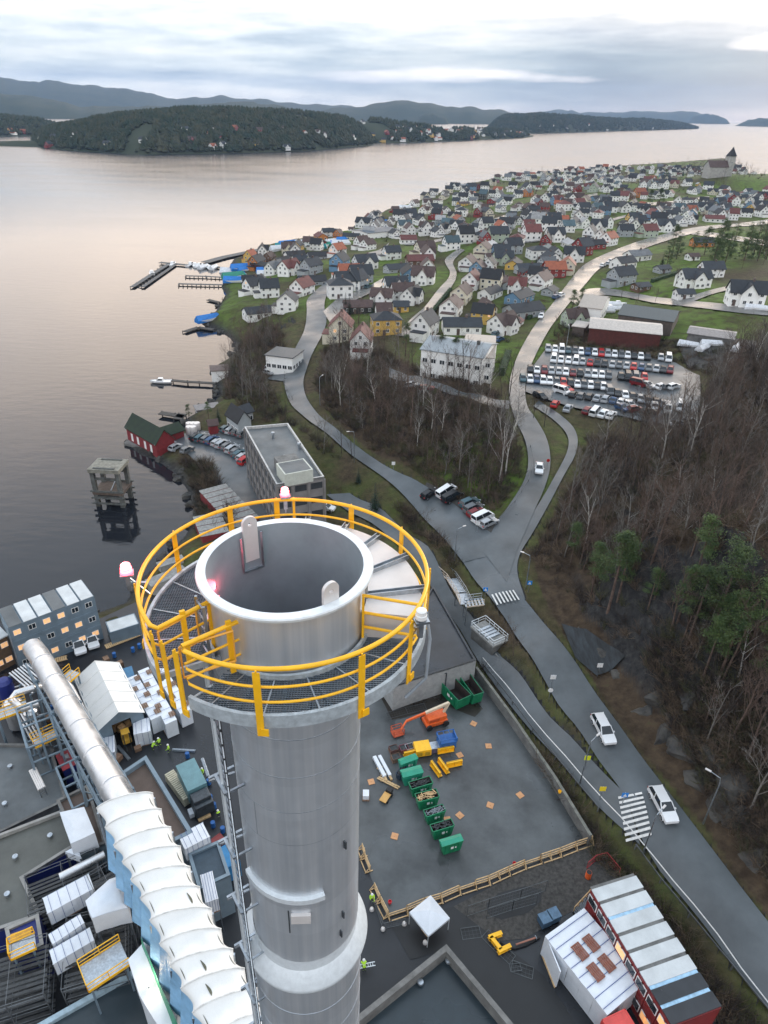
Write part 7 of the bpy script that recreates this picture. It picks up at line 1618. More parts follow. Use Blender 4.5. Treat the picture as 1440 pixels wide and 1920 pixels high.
boat_parts(); CV = {c: mat('boat cover '+c, v, .5, var=.15) for c, v in dict(blue=(.01,.16,.50), teal=(.0,.20,.22), green=(.02,.22,.15), white=(.6,.62,.65)).items()}
def boat(px, py, deg, cover=None, z=.0, sc=1.0, label=None):
    p = P(px, py, z) if z < 1 else hit(px, py); t = thing('boat', label, 'boat', p, R(deg), 'boats of the marina'); t.scale = (sc,)*3
    inst('hull', BM['hull'], t)
    if cover: inst('boat_cover', BM['cover'], t, mats=[CV[cover]])
    else: inst('cabin', BM['cabin'], t); inst('cabin_window', BM['glass'], t)
    AUTO.append((t, 'b', cover, label)); return t
boat(302,718,185, label='white motor boat moored at the end of the narrow jetty')
boat(392,602,40,'blue',2,1.6, label='boat under a bright blue cover on the grassy point')
rb = random.Random(4)
for x, y in ((358,498),(366,499),(374,500),(383,503),(392,504),(402,504),(324,497),(285,514)): boat(x, y, rb.uniform(60,120), rb.choice((None,None,'white')), sc=1.2)
for x, y, c in ((436,511,'white'),(440,522,'green'),(446,520,'blue'),(442,530,'blue'),(455,506,'blue'),(462,508,'blue'),(503,512,'blue'),(500,516,'white'),(530,463,'teal'),(540,461,'blue'),(548,464,'teal'),(558,465,'teal'),(525,470,'white'),(536,469,'teal'),(566,458,'white'),(575,464,'teal'),(588,463,'teal'),(598,466,'teal'),(606,462,'green'),(582,458,'white'),(622,455,'white'),(634,458,'blue'),(645,452,'blue'),(640,460,'white'),(700,424,'blue'),(708,427,'blue'),(695,420,'white'),(716,420,'blue'),(722,425,'white'),(683,424,'white'),(760,392,'white'),(770,390,None)): boat(x, y, rb.uniform(-20,40), c, 2, rb.uniform(1.3,2.0))
for x, y in ((1095,582),(1106,584),(1116,582),(1135,578),(1143,580),(1150,574),(1152,582),(1158,572),(1136,586),(1292,650),(1320,655),(1335,648),(1380,655),(1415,580),(1430,582)): boat(x, y, rb.uniform(-40,60), 'white' if rb.random() < .5 else None, 2, .95)
# red hut, village club houses at marina
block('red_hut', 'small dark red hut on the marina quay', 'hut', (470,496),(494,499),(473,489), 0, 3.2, redw, rmat('black'), 1.2, zb=1.6)
block('marina_hall', 'long white marina hall with a blue tarpaulin end by the far boats', 'hall', (690,438),(750,432),(694,428), 0, 5, wmat('white'), mat('slate blue roof', (.035,.06,.085)), .8, (6,1))
block('shore_house', 'white flat roofed house above the curve of the shore road', 'house', (498,666), (548,672), (508,650), 0, 4.6, wmat('white'), mat('dark felt roof', (.06,.07,.075), .5, var=.2), .0, (5,1))
block('grey_cottage', 'grey wooden cottage with a steep roof between the shore wood and office block', 'house', (424,776), (446,792), (436,762), 0, 4.2, wmat('grey'), rmat('black'), 2.6, (3,1))
block('grey_cottage_wing', 'low grey wing beside the grey wooden cottage', 'house', (452,778), (474,770), (446,768), 0, 3.2, wmat('grey'), rmat('slate'), 1.6, (2,1))
block('red_shed', 'tiny dark red shed beside the white tanks at the waterside car park', 'shed', (392,798), (408,796), (396,790), 0, 2.6, MATS['bright red boards'], rmat('brown'), 1.0)
block('grey_store', 'low grey waterfront store with a flat roof', 'shed', (370,770), (412,764), (376,760), 0, 3.0, conc_d, mat('worn grey roof', (.18,.17,.17)), 0, (3,1))
for i in range(5):
    q = hit(356+i%3*7, 806+i//3*7); o = MB().lathe([(0,2.2),(.9,2.2),(1.0,2.0),(1.0,.2),(.9,0),(0,0)], 14).build('water_tank', cover_m, smooth=30); o.location = q; tag(o, 'white round tank in the cluster beside the red boathouse', 'tank', 'white tanks by the boathouse')
# carports with white panel roofs
def carport(label, A, B, C, zt, n, wallm=None, gap=True):
    t, L_, w, h = boxthing('carport', label, 'shed', A, B, C, zt, 2.4)
    MB().box(.1,.1,0,L_-.1,w-.1,h-.3).build('wall', wallm or MATS['bright red boards'], t)
    for i in range(n):
        m = MB(); y0, y1 = w*i/n+.05, w*(i+1)/n-w/n*.22; m.raw([(-.2,y0,h-.2),(L_+.2,y0,h-.2),(L_+.2,y1,h-.02),(-.2,y1,h-.02),(-.2,y0,h-.28),(L_+.2,y0,h-.28),(L_+.2,y1,h-.28),(-.2,y1,h-.28)], [(0,1,2,3),(0,1,5,4),(1,2,6,5),(2,3,7,6),(3,0,4,7)]); m.build('roof_panel', mat('weathered panel roof', (.24,.24,.23), .7, var=.3), t)
    return t
carport('row of garages with slatted pale roofs along the office block', (436,985), (486,970), (420,905), 5.2, 8)
carport('dark red shed with a striped pale roof behind the rear platform railing', (378,1005), (428,995), (370,965), 5.6, 4); carport('dark red shed with a worn pale roof hidden behind the chimney rim', (436,985),(500,975),(432,960), 5.2, 3) if False else None
carport('pale roofed low shed seen through the left platform railing', (285,1098), (352,1070), (295,1076), 5.4, 3, conc)
carport('short pale roofed shed under the left platform rail', (300,1062), (345,1048), (302,1050), 4.6, 2, conc)
# church
c = CHURCH; t = thing('church', 'stone church with a square tower and dark pointed roof on the wooded headland', 'church', c, .2)
stone = mat('pale church stone', (.34,.33,.31), .8, var=.2, scale=.4)
MB().box(-3.5,-3.5,-3,3.5,3.5,19).build('tower', stone, t); MB().raw([(-4,-4,19),(4,-4,19),(4,4,19),(-4,4,19),(-1.6,-1.6,24),(1.6,-1.6,24),(1.6,1.6,24),(-1.6,1.6,24),(0,0,28)], [(0,1,5,4),(1,2,6,5),(2,3,7,6),(3,0,4,7),(4,5,8),(5,6,8),(6,7,8),(7,4,8)]).build('spire', rmat('black'), t)
MB().box(-26,-5.5,-3,-3.5,5.5,9).raw([(-26,-5.5,9),(-26,5.5,9),(-26,0,14.5)], [(0,1,2)]).build('nave', stone, t)
m = MB()
for s in (-1, 1): m.raw([(-26.5,s*6.1,8.6),(-3.5,s*6.1,8.6),(-3.5,0,14.9),(-26.5,0,14.9)], [(0,1,2,3)])
m.build('nave_roof', rmat('brown'), t)
for z in (6, 13): 
    for a_ in (0, math.pi/2, -math.pi/2): f = inst('window', WFM, t, (3.55*math.sin(a_), -3.55*math.cos(a_), z), a_, scale=(1.2,1,1.6)); inst('pane', WPM, f, (0,0,0))
# houses on the far shores
rr = random.Random(77)
fw = house_parts('gable'); 
def far_house(grid, n, kmax, zone):
    k_ = 0
    for _ in range(n*9):
        if k_ >= n: break
        i = rr.randrange(len(grid)-1); k = rr.randrange(kmax); p = Vector(grid[i][k]).lerp(Vector(grid[i+1][k+1]), rr.random())
        if p.z < 1.2: continue
        kind = rr.choice(('gable','low','cross')); q = house_parts(kind); t = thing('house', None, 'house', p, rr.uniform(0,3)); t.scale = (1.25,)*3; wc, rc = rr.choices(['white','cream','red','yellow'], [8,1,1,1])[0], rr.choice(['slate','brown','terracotta'])
        inst('wall', q['wallwin'], t, mats=[wmat(wc)]); inst('roof', q['roof'], t, mats=[rmat(rc)]); AUTO.append((t, 'h', wc, rc, kind, zone)); k_ += 1
far_house(g_c, 60, 4, 'in the far village'); far_house(g_a, 26, 3, 'on the large island shore'); far_house(g_b, 8, 2, 'on the long low island'); far_house(g_d, 8, 3, 'on the far left shore')
# ================================================================ CARS
PC = dict(white=(.72,.73,.74), silver=(.34,.36,.38), grey=(.11,.12,.13), black=(.015,.016,.018), blue=(.03,.07,.15), red=(.42,.02,.02), darkred=(.16,.015,.02), teal=(.05,.10,.12))
def pmat(c): return mat('car paint '+c, PC[c], .28, .15, var=.03, scale=.5)
CMX = {}
def car_parts(kind):
    if kind in CMX: return CMX[kind]
    L_, W, prof, cab = dict(
        hatch=(4.2,1.78,[(-2.1,.32),(-2.08,.75),(-1.95,.95),(.75,.98),(1.7,.82),(2.05,.68),(2.1,.35)],[(-1.95,.95),(-1.62,1.46),(.1,1.48),(.95,.96)]),
        wagon=(4.75,1.85,[(-2.38,.34),(-2.36,.8),(-2.28,1.0),(1.0,1.02),(2.0,.86),(2.33,.7),(2.38,.36)],[(-2.28,1.0),(-1.95,1.55),(.25,1.60),(1.2,1.0)]),
        sedan=(4.6,1.8,[(-2.3,.32),(-2.28,.78),(-2.15,.94),(.8,.97),(1.85,.82),(2.25,.68),(2.3,.35)],[(-1.75,.95),(-1.0,1.42),(.1,1.44),(1.0,.96)]),
        van=(4.9,1.9,[(-2.45,.35),(-2.45,1.0),(-2.4,1.15),(1.4,1.15),(2.2,1.0),(2.42,.75),(2.45,.38)],[(-2.42,1.15),(-2.35,1.95),(.9,1.98),(1.75,1.15)]))[kind]
    b = MB(); w = W/2; n = len(prof)
    def loft(pr, w0, w1, z0, z1, m, close=True):
        def wd(x, z): return (w0+(w1-w0)*(z-z0)/(z1-z0))*(1-.10*max(0, (abs(x)-L_*.36)/(L_*.14))**2)
        vs = [(x, -wd(x, z), z) for x, z in pr]+[(x, wd(x, z), z) for x, z in pr]; k = len(pr)
        m.raw(vs, [tuple(range(k)), tuple(reversed(range(k, 2*k)))]+[(i, k+i, k+(i+1) % k, (i+1) % k) for i in range(k)])
    loft(prof, w, w*.95, .3, 1.0, b)
    for x in (-L_*.31, L_*.31):
        for s in (-1, 1): b.tube([(x, s*w*.80, .33), (x, s*w*1.005, .33)], .37, 12)
    (xa, za), (xb, zb), (xc, zc), (xd, zd) = cab; w1, w2 = w*.90, w*.72
    # roof panel and pillars in paint, glass between
    t = .05; r = MB(); r.raw([(xb-.05,-w2,zb-t),(xc+.06,-w2,zc-t),(xc+.06,w2,zc-t),(xb-.05,w2,zb-t),(xb+.06,-w2*.94,zb+.03),(xc-.05,-w2*.94,zc+.03),(xc-.05,w2*.94,zc+.03),(xb+.06,w2*.94,zb+.03)], [(0,3,2,1),(4,5,6,7),(0,1,5,4),(1,2,6,5),(2,3,7,6),(3,0,4,7)])
    for s in (-1, 1):
        for (x0, z0), (x1, z1) in (((xa,za),(xb,zb)),((xd,zd),(xc,zc))): r.bar((x0, s*w1, z0), (x1, s*w2, z1-.02), .09)
        xm = (xa+xd)/2-.2; r.bar((xm, s*w1*1.005, za), ((xb+xc)/2-.1, s*w2*1.005, zb-.02), .07)
    nb = len(b.v); b.raw(r.v, r.f)
    g = MB(); g.raw([(xa,-w1,za),(xd,-w1,zd),(xc,-w2,zc-.03),(xb,-w2,zb-.03),(xa,w1,za),(xd,w1,zd),(xc,w2,zc-.03),(xb,w2,zb-.03)], [(0,1,2,3),(7,6,5,4),(1,5,6,2),(0,3,7,4)])
    h = MB().box(-.07,-.16,-.08,.04,.16,.08).mesh('headlight', [mat('headlight', (.8,.82,.85), .15, var=0)]); tl = MB().box(-.04,-.15,-.10,.06,.15,.10).mesh('taillight', [mat('tail light', (.4,.01,.01), .25, var=0)])
    wh = MB().tube([(0,-.11,0),(0,.11,0)], .33, 16).mesh('wheel', black); rim = MB().tube([(0,-.12,0),(0,.12,0)], .2, 10).mesh('rim', galv)
    mr = MB().box(-.08,-.1,-.07,.08,.1,.07).mesh('mirror', [pmat('white')])
    CMX[kind] = dict(body=b.mesh('body', [pmat('white')]), glass=g.mesh('windows', [mat('car glass', (.015,.02,.025), .08, var=0)]), head=h, tail=tl, wheel=wh, rim=rim, L=L_, W=W, mirror=mr); smooth_mesh(CMX[kind]['body'], 35); return CMX[kind]
def car(px, py, d, c, kind='hatch', detail=0, label=None, zone=None, z=None, group=None, zoff=.2):
    q = car_parts(kind); p = (P(px, py, z) if z is not None else hit(px, py)); e = P(px+d[0], py+d[1], p.z); v = e-P(px, py, p.z); t = thing('car', label, 'car', p, math.atan2(v.y, v.x), group or 'parked cars'); t.location.z = (H(p.x, p.y) if z is None else z)+zoff
    if z is None and zoff > .1:
        hx_ = (v.normalized())*1.6; z1, z0 = H(p.x+hx_.x, p.y+hx_.y), H(p.x-hx_.x, p.y-hx_.y); t.rotation_euler = (0, -math.atan2(z1-z0, 3.2), math.atan2(v.y, v.x))
    inst('body', q['body'], t, mats=[pmat(c)]); inst('windows', q['glass'], t)
    if detail:
        for s in (-1, 1):
            inst('headlight', q['head'], t, (q['L']/2-.06, s*q['W']*.36, .68)); inst('taillight', q['tail'], t, (-q['L']/2+.03, s*q['W']*.38, .85)); inst('mirror', q['mirror'], t, (q['L']*.19, s*q['W']*.53, 1.02), mats=[pmat(c)])
            for x in (-q['L']*.31, q['L']*.31): w = inst('wheel', q['wheel'], t, (x, s*q['W']*.445, .33)); inst('rim', q['rim'], w, (0,s*.01,0))
    if not label: AUTO.append((t, 'c', c, kind, zone))
    return t
car(1240,1516,(12,22),'white','wagon',1,'white estate car driving past the lower pedestrian crossing', zoff=.2, group='cars on the road')
car(1129,1374,(11,20),'white','wagon',1,'white estate car driving higher up the main road', group='cars on the road')
car(1010,884,(0,14),'white','sedan',1,'white car driving down the bend of the pale road', zoff=.3, group='cars on the road')
car(1014,597,(-4,7),'white','hatch',1,'small white car far up the pale road', zoff=.3, group='cars on the road')
car(149,1214,(4,14),'white','wagon',1,'left one of two white cars parked before the site office', z=3.03, zoff=0); car(174,1205,(4,14),'white','hatch',1,'right one of two white cars parked before the site office', z=3.03, zoff=0)
for x, y, c, k, lb in ((806,931,'black','hatch','black car partly on the road edge at the gravel lay-by'),(838,927,'white','van','white van parked farthest up the gravel lay-by'),(848,938,'black','van','black van beside the white van in the gravel lay-by'),(880,948,'teal','wagon','grey blue estate car in the middle of the gravel lay-by'),(887,958,'grey','wagon','dark grey car between the estate and the dark red car'),(893,967,'darkred','hatch','dark red car in the gravel lay-by'),(905,976,'white','van','white van second nearest in the gravel lay-by'),(916,986,'silver','hatch','silver car nearest the camera in the gravel lay-by')): car(x, y, (14,-5), c, k, 1, lb)
car(612,958,(14,3),'white','hatch',1,'white car beside the near end of the office block'); car(511,692,(14,-2),'white','wagon',1,'white car in front of the white flat roofed shore house'); car(530,697,(14,-1),'grey','hatch',1,'grey car right of the white one at the shore house')
car(503,703,(12,6),'silver','hatch',0,'silver car below the white one at the shore house'); car(773,727,(14,2),'silver','hatch',0,'silver car half hidden in the wood on the middle drive'); car(800,733,(14,2),'darkred','hatch',0,'dark red car half hidden in the wood on the middle drive')
rc_ = random.Random(9); pal = ['white']*34+['silver']*20+['grey']*18+['black']*14+['blue']*6+['teal']*5+['red']*4+['darkred']*3
def row(x0, y0, x1, y1, n, d, zone, skipv=()):
    for i in range(n):
        if i in skipv: continue
        car(x0+(x1-x0)*i/(n-1)+rc_.uniform(-.6,.6), y0+(y1-y0)*i/(n-1), (d[0], d[1]), rc_.choice(pal), rc_.choice(('hatch','wagon','sedan','hatch','van' if rc_.random() < .4 else 'hatch')), 0, None, zone)
row(1027,658,1213,674,16,(1.5,10),'in the farthest row of the big car park'); row(1238,675,1252,677,2,(1,10),'at the right end of the farthest car park row')
row(1037,678,1256,699,17,(-1.5,10),'in the second farthest car park row'); row(993,697,1140,709,12,(1,10),'in the third car park row',()); row(1163,711,1190,713,3,(1,10),'in the third car park row')
car(1207,712,(2,10),'red','hatch',0,'bright red car at the right end of the third car park row'); row(1197,724,1212,727,2,(10,3),'below the bright red car'); row(1240,729,1262,729,3,(10,-2),'at the right edge of the car park')
row(980,714,1131,730,13,(2.5,10),'in the fourth car park row'); car(1052,738,(12,4),'white','van',0,'white van with a red stripe of car behind it in the car park'); car(1061,734,(12,4),'red','hatch',0,'red car behind the white van in the car park')
row(1074,744,1180,760,8,(5,-6),'in the fifth car park row'); row(1142,739,1243,764,8,(4,10),'in the slanting row at the right of the car park'); row(1012,748,1012.5,748,1 if False else 2,(10,5),'beside the kerb island of the car park',(1,))
row(1040,762,1064,770,2,(6,-7),'in the nearest car park row'); row(1100,774,1146,783,4,(7,-6),'in the nearest car park row'); row(1190,772,1216,778,2,(10,-1),'among the bushes of the car park'); row(1270,799,1294,795,2,(10,-1),'at the lower right corner of the car park'); car(1274,768,(0,10),'white','van',0,'white van standing alone at the right side of the car park'); row(1226,768,1250,772,2,(2,9),'among the bushes of the car park')
row(1165,770,1180,764,2,(8,4),'among the bushes of the car park')
for i, (x, y) in enumerate(((368,823),(378,825),(388,827),(398,830),(408,834),(417,837),(427,841),(436,846),(444,851),(450,856),(456,861),(461,867))): car(x, y, (9,-5), ('black','teal','grey','blue','silver','silver','grey','silver','grey','teal','silver','red')[i], 'wagon' if i % 2 else 'hatch', 1, None, 'in the lower row of the waterside car park')
for i, (x, y) in enumerate(((424,808),(434,811),(445,813),(456,816))): car(x, y, (9,-5), ('teal','silver','grey','grey')[i], 'hatch', 1, None, 'in the upper row of the waterside car park')
for i, (x, y) in enumerate(((302,832),(318,838),(330,843),(352,848))): car(x, y, (12,-6), ('white','silver','silver','grey')[i], 'hatch', 0, None, 'on the quay beside the red boathouse')
for i, (x, y) in enumerate(((1042,560),(1052,556),(1130,500),(1140,497),(1145,492),(930,630),(936,640),(1215,445),(690,540),(776,556))): car(x, y, (8,-3), rc_.choice(pal), 'hatch', 0, None, 'parked among the houses of the town')
# ================================================================ TREES
bark = {c: mat('bark '+c, v, .9, var=.35, scale=2, rnd=.25) for c, v in dict(brown=(.078,.058,.045), dark=(.042,.032,.026), red=(.095,.064,.050), grey=(.13,.12,.108), birch=(.42,.40,.37)).items()}
def bare_tree(seed, hgt, levels=4, spread=.5, nb=(9,6,5,3), thin=1.0, trunk=.17):
    r = random.Random(seed); vs = []; fs = []; ms = []
    def seg(a, b, ra, rb, sides, mi=0):
        d = (b-a).normalized(); up = Vector((0,0,1)) if abs(d.z) < .9 else Vector((1,0,0)); x = d.cross(up).normalized(); y = d.cross(x); n = len(vs)
        for p, q in ((a, ra), (b, rb)):
            for k in range(sides): t = 2*math.pi*k/sides; vs.append(tuple(p+(x*math.cos(t)+y*math.sin(t))*q))
        for k in range(sides): fs.append((n+k, n+(k+1) % sides, n+sides+(k+1) % sides, n+sides+k)); ms.append(mi)
    def grow(p, d, L_, rad, lv):
        sides = (6,4,3,3,3)[lv]; n = (5,3,2,1,1)[lv]; pts = [p]; dd = d.copy()
        for i in range(n):
            dd = (dd+Vector((r.uniform(-1,1), r.uniform(-1,1), r.uniform(-.3,.8)))*(.10+.05*lv)).normalized(); pts.append(pts[-1]+dd*L_/n)
        for i in range(n): seg(pts[i], pts[i+1], rad*(1-.75*i/n), rad*(1-.75*(i+1)/n), sides, 0 if lv < 2 else 1)
        if lv >= levels-1: return
        m = nb[lv]
        for k in range(m):
            t = (.28 if lv == 0 else .2)+(.72 if lv == 0 else .8)*(k+r.random())/m; i = min(int(t*n), n-1); q = pts[i].lerp(pts[i+1], t*n-i)
            a = r.uniform(0, 6.28); side = Vector((math.cos(a), math.sin(a), 0)); side = (side-dd*side.dot(dd)).normalized() if abs(side.dot(dd)) < .99 else side
            nd = (dd*r.uniform(.5,.9)+side*r.uniform(.55,1.0)*spread*1.6+Vector((0,0,.22))).normalized(); fl = (.45 if lv == 0 else .5)*(1.15-.55*t)
            grow(q, nd, L_*fl*r.uniform(.8,1.2), max(.012*thin, rad*(1-.7*t)*.48), lv+1)
    grow(Vector((0,0,-.4)), Vector((0,0,1)), hgt, trunk*hgt/12, 0)
    return vs, fs, ms
def to_mesh(name, v, f, mats_, ms=None):
    me = bpy.data.meshes.new(name); me.from_pydata(v, [], f)
    for m in mats_: me.materials.append(m)
    if ms: me.polygons.foreach_set('material_index', ms)
    me.update(); return me
TV = [bare_tree(100+i, h, 4, s, thin=1.5) for i, (h, s) in enumerate(((12,.55),(10.5,.7),(13.5,.45),(9,.8),(12.5,.6),(11,.5)))]
def split_tree(tv):
    v, f, ms = tv; nt = sum(1 for k in ms if k == 0)
    def sub(keep):
        idx = {}; vv = []; ff = []
        for face, k in zip(f, ms):
            if k != keep: continue
            g = []
            for i in face:
                if i not in idx: idx[i] = len(vv); vv.append(v[i])
                g.append(idx[i])
            ff.append(tuple(g))
        return vv, ff
    a, b = sub(0), sub(1); return to_mesh('trunk', a[0], a[1], [bark['brown']]), to_mesh('crown', b[0], b[1], [bark['brown']])
TM = [split_tree(t) for t in TV]
TREES = []
def tree(px, py, kind, col, crown, sc, zone, base=None, shared=None, group=None):
    p = base or hit(px, py); t = thing('bare_tree', None, 'tree', p, random.uniform(0, 6.28), group); t.scale = (sc, sc, sc*random.uniform(.9,1.12)); t.rotation_euler = (random.uniform(-.05,.05), random.uniform(-.05,.05), random.uniform(0,6.28))
    tr = inst('trunk', TM[kind][0], t, mats=[bark[col]]); inst('crown', TM[kind][1], t, mats=[bark[crown]])
    if shared: t['label'] = shared
    else: AUTO.append((t, 't', col, zone))
    return t
def scatter(poly, n, rad, seed, margin=0, ok=None):
    r = random.Random(seed); xs = [p[0] for p in poly]; ys = [p[1] for p in poly]; out = []; tries = 0
    while len(out) < n and tries < n*40:
        tries += 1; x, y = r.uniform(min(xs), max(xs)), r.uniform(min(ys), max(ys))
        if not inside1(x, y, poly): continue
        if np.min(np.hypot(RPa[:,0]-x, RPa[:,1]-y)-RPa[:,2]) < margin: continue
        z = H(x, y)
        if z < .8: continue
        px, py, w = proj((x, y, z+5))
        if not (-60 < px < 1500 and 0 < py < 2000): continue
        if any((x-a)**2+(y-b)**2 < rad*rad for a, b in out): continue
        if any((x-a)**2+(y-b)**2 < (c+1.0)**2 for a, b, c in HOUSES[:90]): continue
        if ok and not ok(x, y): continue
        out.append((x, y))
    return out
RPa = np.array([(x, y, w) for r in ROADS for x, y, w in r])
cols = (['brown']*5+['dark']*4+['red']*3+['grey']*2)
rt = random.Random(3)
fr_pts = scatter(FOREST_R, 520, 2.6, 1, 3.5); fr_pts.sort(key=lambda p: math.hypot(*p)); print('forest', len(fr_pts))
ind = []
pick = set(rt.sample(range(len(fr_pts)), min(150, len(fr_pts))))
stuff_pts = []
for i, (x, y) in enumerate(fr_pts):
    p = Vector((x, y, H(x, y)-.2))
    if i in pick:
        c = rt.choice(cols); bi = rt.random() < .10
        tree(0, 0, rt.randrange(6), 'birch' if bi else c, 'grey' if bi else c, rt.uniform(.75,1.15), None, base=p, shared=('pale stemmed birch in the dense bare wood right of the main road' if bi else 'bare brown tree in the dense wood on the slope right of the main road'), group='birches of the hillside wood' if bi else 'bare trees of the hillside wood')
    else: stuff_pts.append((x, y))
NEARR = wpoly([(1120,1275),(1220,1410),(1330,1550),(1440,1690),(1500,1650),(1440,1200),(1250,1180)])
stuff_pts += scatter(NEARR, 55, 2.2, 71, 3)
fm = scatter(FOREST_M, 270, 2.7, 2, 3.0)
for i, (x, y) in enumerate(fm):
    if i < 95:
        bi = rt.random() < .12; c = rt.choice(cols); tree(0,0,rt.randrange(6),'birch' if bi else c,'grey' if bi else c, rt.uniform(.6,.95), None, base=Vector((x,y,H(x,y)-.2)), shared='pale stemmed birch in the wooded island between the two roads' if bi else 'bare tree in the wooded island between the two roads', group='birches between the two roads' if bi else 'bare trees between the two roads')
    else: stuff_pts.append((x, y))
fs_ = scatter(FOREST_S, 90, 3.2, 3, 2.5)
for i, (x, y) in enumerate(fs_):
    if i < 45: c = rt.choice(cols); tree(0,0,rt.randrange(6),c,c, rt.uniform(.5,.85), None, base=Vector((x,y,H(x,y)-.2)), shared='bare tree in the shore wood left of the curved road', group='bare trees of the shore wood')
    else: stuff_pts.append((x, y))
# one joined mass for the uncounted rest and for thickets
def mass(name, label, pts, variants, smin, smax, mats_, seed=5):
    r = random.Random(seed); V_ = []; F_ = []; M_ = []; off = 0
    arrs = [(np.array(v), np.array([tuple(f)+((f[-1],) if len(f) == 3 else ()) for f in f_]), None) for v, f_, m in variants]
    for x, y in pts:
        v, f, _ = arrs[r.randrange(len(arrs))]; a = r.uniform(0, 6.28); s = r.uniform(smin, smax); c, sn = math.cos(a)*s, math.sin(a)*s
        w = np.stack([v[:,0]*c-v[:,1]*sn+x, v[:,0]*sn+v[:,1]*c+y, v[:,2]*s*r.uniform(.85,1.15)+H(x, y)-.2], -1); V_.append(w); F_.append(f+off); M_.append(np.full(len(f), r.randrange(len(mats_)))); off += len(w)
    V_ = np.concatenate(V_); F_ = np.concatenate(F_); M_ = np.concatenate(M_)
    me = bpy.data.meshes.new(name); me.vertices.add(len(V_)); me.vertices.foreach_set('co', V_.ravel()); me.loops.add(F_.size); me.loops.foreach_set('vertex_index', F_.ravel()); me.polygons.add(len(F_)); me.polygons.foreach_set('loop_start', np.arange(0, F_.size, 4)); me.polygons.foreach_set('loop_total', np.full(len(F_), 4)); 
    for m in mats_: me.materials.append(m)
    me.polygons.foreach_set('material_index', M_.astype(np.int32)); me.update(calc_edges=True); o = bpy.data.objects.new(name, me); COL.objects.link(o); tag(o, label, 'wood', kind='stuff'); print(name, len(F_)); return o
LT = [bare_tree(300+i, h, 4, s, (8,5,4,2), 1.9) for i, (h, s) in enumerate(((11,.6),(9.5,.7),(12,.5),(8,.8)))]
ch_ = wpoly([(1260,338),(1300,312),(1345,306),(1390,312),(1402,335),(1380,350),(1300,352)])
stuff_pts += scatter(ch_, 90, 5, 62, 2, ok=lambda x, y: math.hypot(x-CHURCH.x, y-CHURCH.y) > 16)
mass('bare_wood', 'mass of bare winter wood filling the slopes between single trees', stuff_pts, LT, .65, 1.05, [bark['brown'], bark['dark'], bark['red'], bark['grey']])
def bush(seed):
    r = random.Random(seed); vs = []; fs = []
    for _ in range(34):
        a, t = r.uniform(0, 6.28), r.uniform(.1, 1.1); d = Vector((math.cos(a)*math.sin(t), math.sin(a)*math.sin(t), math.cos(t)))*r.uniform(.9,2.2); p = Vector((math.cos(a), math.sin(a), 0))*r.uniform(0,.5); s = d.cross(Vector((r.random(), r.random(), r.random()))).normalized()*.03; n = len(vs)
        q = p+d*.5+Vector((r.uniform(-.2,.2),r.uniform(-.2,.2),.1)); e = p+d
        vs += [tuple(p-s), tuple(p+s), tuple(q+s*.7), tuple(q-s*.7), tuple(e+s*.3), tuple(e-s*.3)]; fs += [(n,n+1,n+2,n+3),(n+3,n+2,n+4,n+5)]
        for _ in range(2): u = Vector((r.uniform(-1,1),r.uniform(-1,1),r.uniform(0,1)))*.55; m = len(vs); vs += [tuple(q-s*.6), tuple(q+s*.6), tuple(q+u+s*.3), tuple(q+u-s*.3)]; fs.append((m,m+1,m+2,m+3))
    return vs, fs, None
BV = [bush(i) for i in range(6)]
bp_ = scatter(FOREST_R, 1900, .8, 11, 1.0)+scatter(FOREST_M, 1600, .7, 12, 1.2)+scatter(FOREST_S, 600, .8, 13, 1.0)
strip = wpoly([(985,1250),(1020,1290),(1090,1395),(1160,1480),(1140,1480),(1060,1395),(1000,1310),(965,1245),(900,1150),(860,1085),(800,1010),(740,950),(760,950),(820,1010),(880,1080),(930,1150)])
bank = wpoly([(1110,1560),(1160,1590),(1200,1640),(1290,1750),(1440,1930),(1440,2000),(1380,1960),(1260,1800),(1180,1660),(1120,1620)])
wall_b = wpoly([(905,1250),(960,1320),(1060,1450),(1130,1540),(1112,1570),(1050,1480),(960,1350),(900,1262)])
shoreb = wpoly([(340,860),(395,870),(440,960),(425,1000),(370,1000),(372,940)])
townb = wpoly([(600,610),(760,640),(790,720),(900,760),(980,760),(960,650),(1060,570),(1090,620),(1240,660),(1430,700),(1440,600),(1100,600)])
def chuck(poly, n, s, m): return scatter(poly, n, .6, s, m)
bp_ += scatter(NEARR, 700, .5, 72, 1)
bp_ += scatter(TOWN, 1100, 2.0, 61, 1.5, ok=lambda x, y: not inside1(x, y, LOTS[0]) and not inside1(x, y, FIELD))
ch_ = wpoly([(1260,338),(1300,312),(1345,306),(1390,312),(1402,335),(1380,350),(1300,352)])
bp_ += chuck(strip, 260, 21, .3)+chuck(bank, 260, 22, .3)+chuck(wall_b, 160, 23, .2)+chuck(shoreb, 260, 24, .3)+scatter(wpoly([(1060,600),(1270,640),(1440,660),(1440,720),(1270,680),(1030,648)]), 420, .8, 25, .5)
mass('undergrowth', 'tangle of leafless brown undergrowth on the wooded slopes and road banks', bp_, BV, .6, 1.5, [mat('twig brown', (.078,.055,.038), .9, var=.3), mat('twig tan', (.12,.085,.055), .9, var=.3), mat('twig dark', (.030,.022,.018), .9, var=.3), mat('twig olive', (.055,.055,.025), .9, var=.3)])
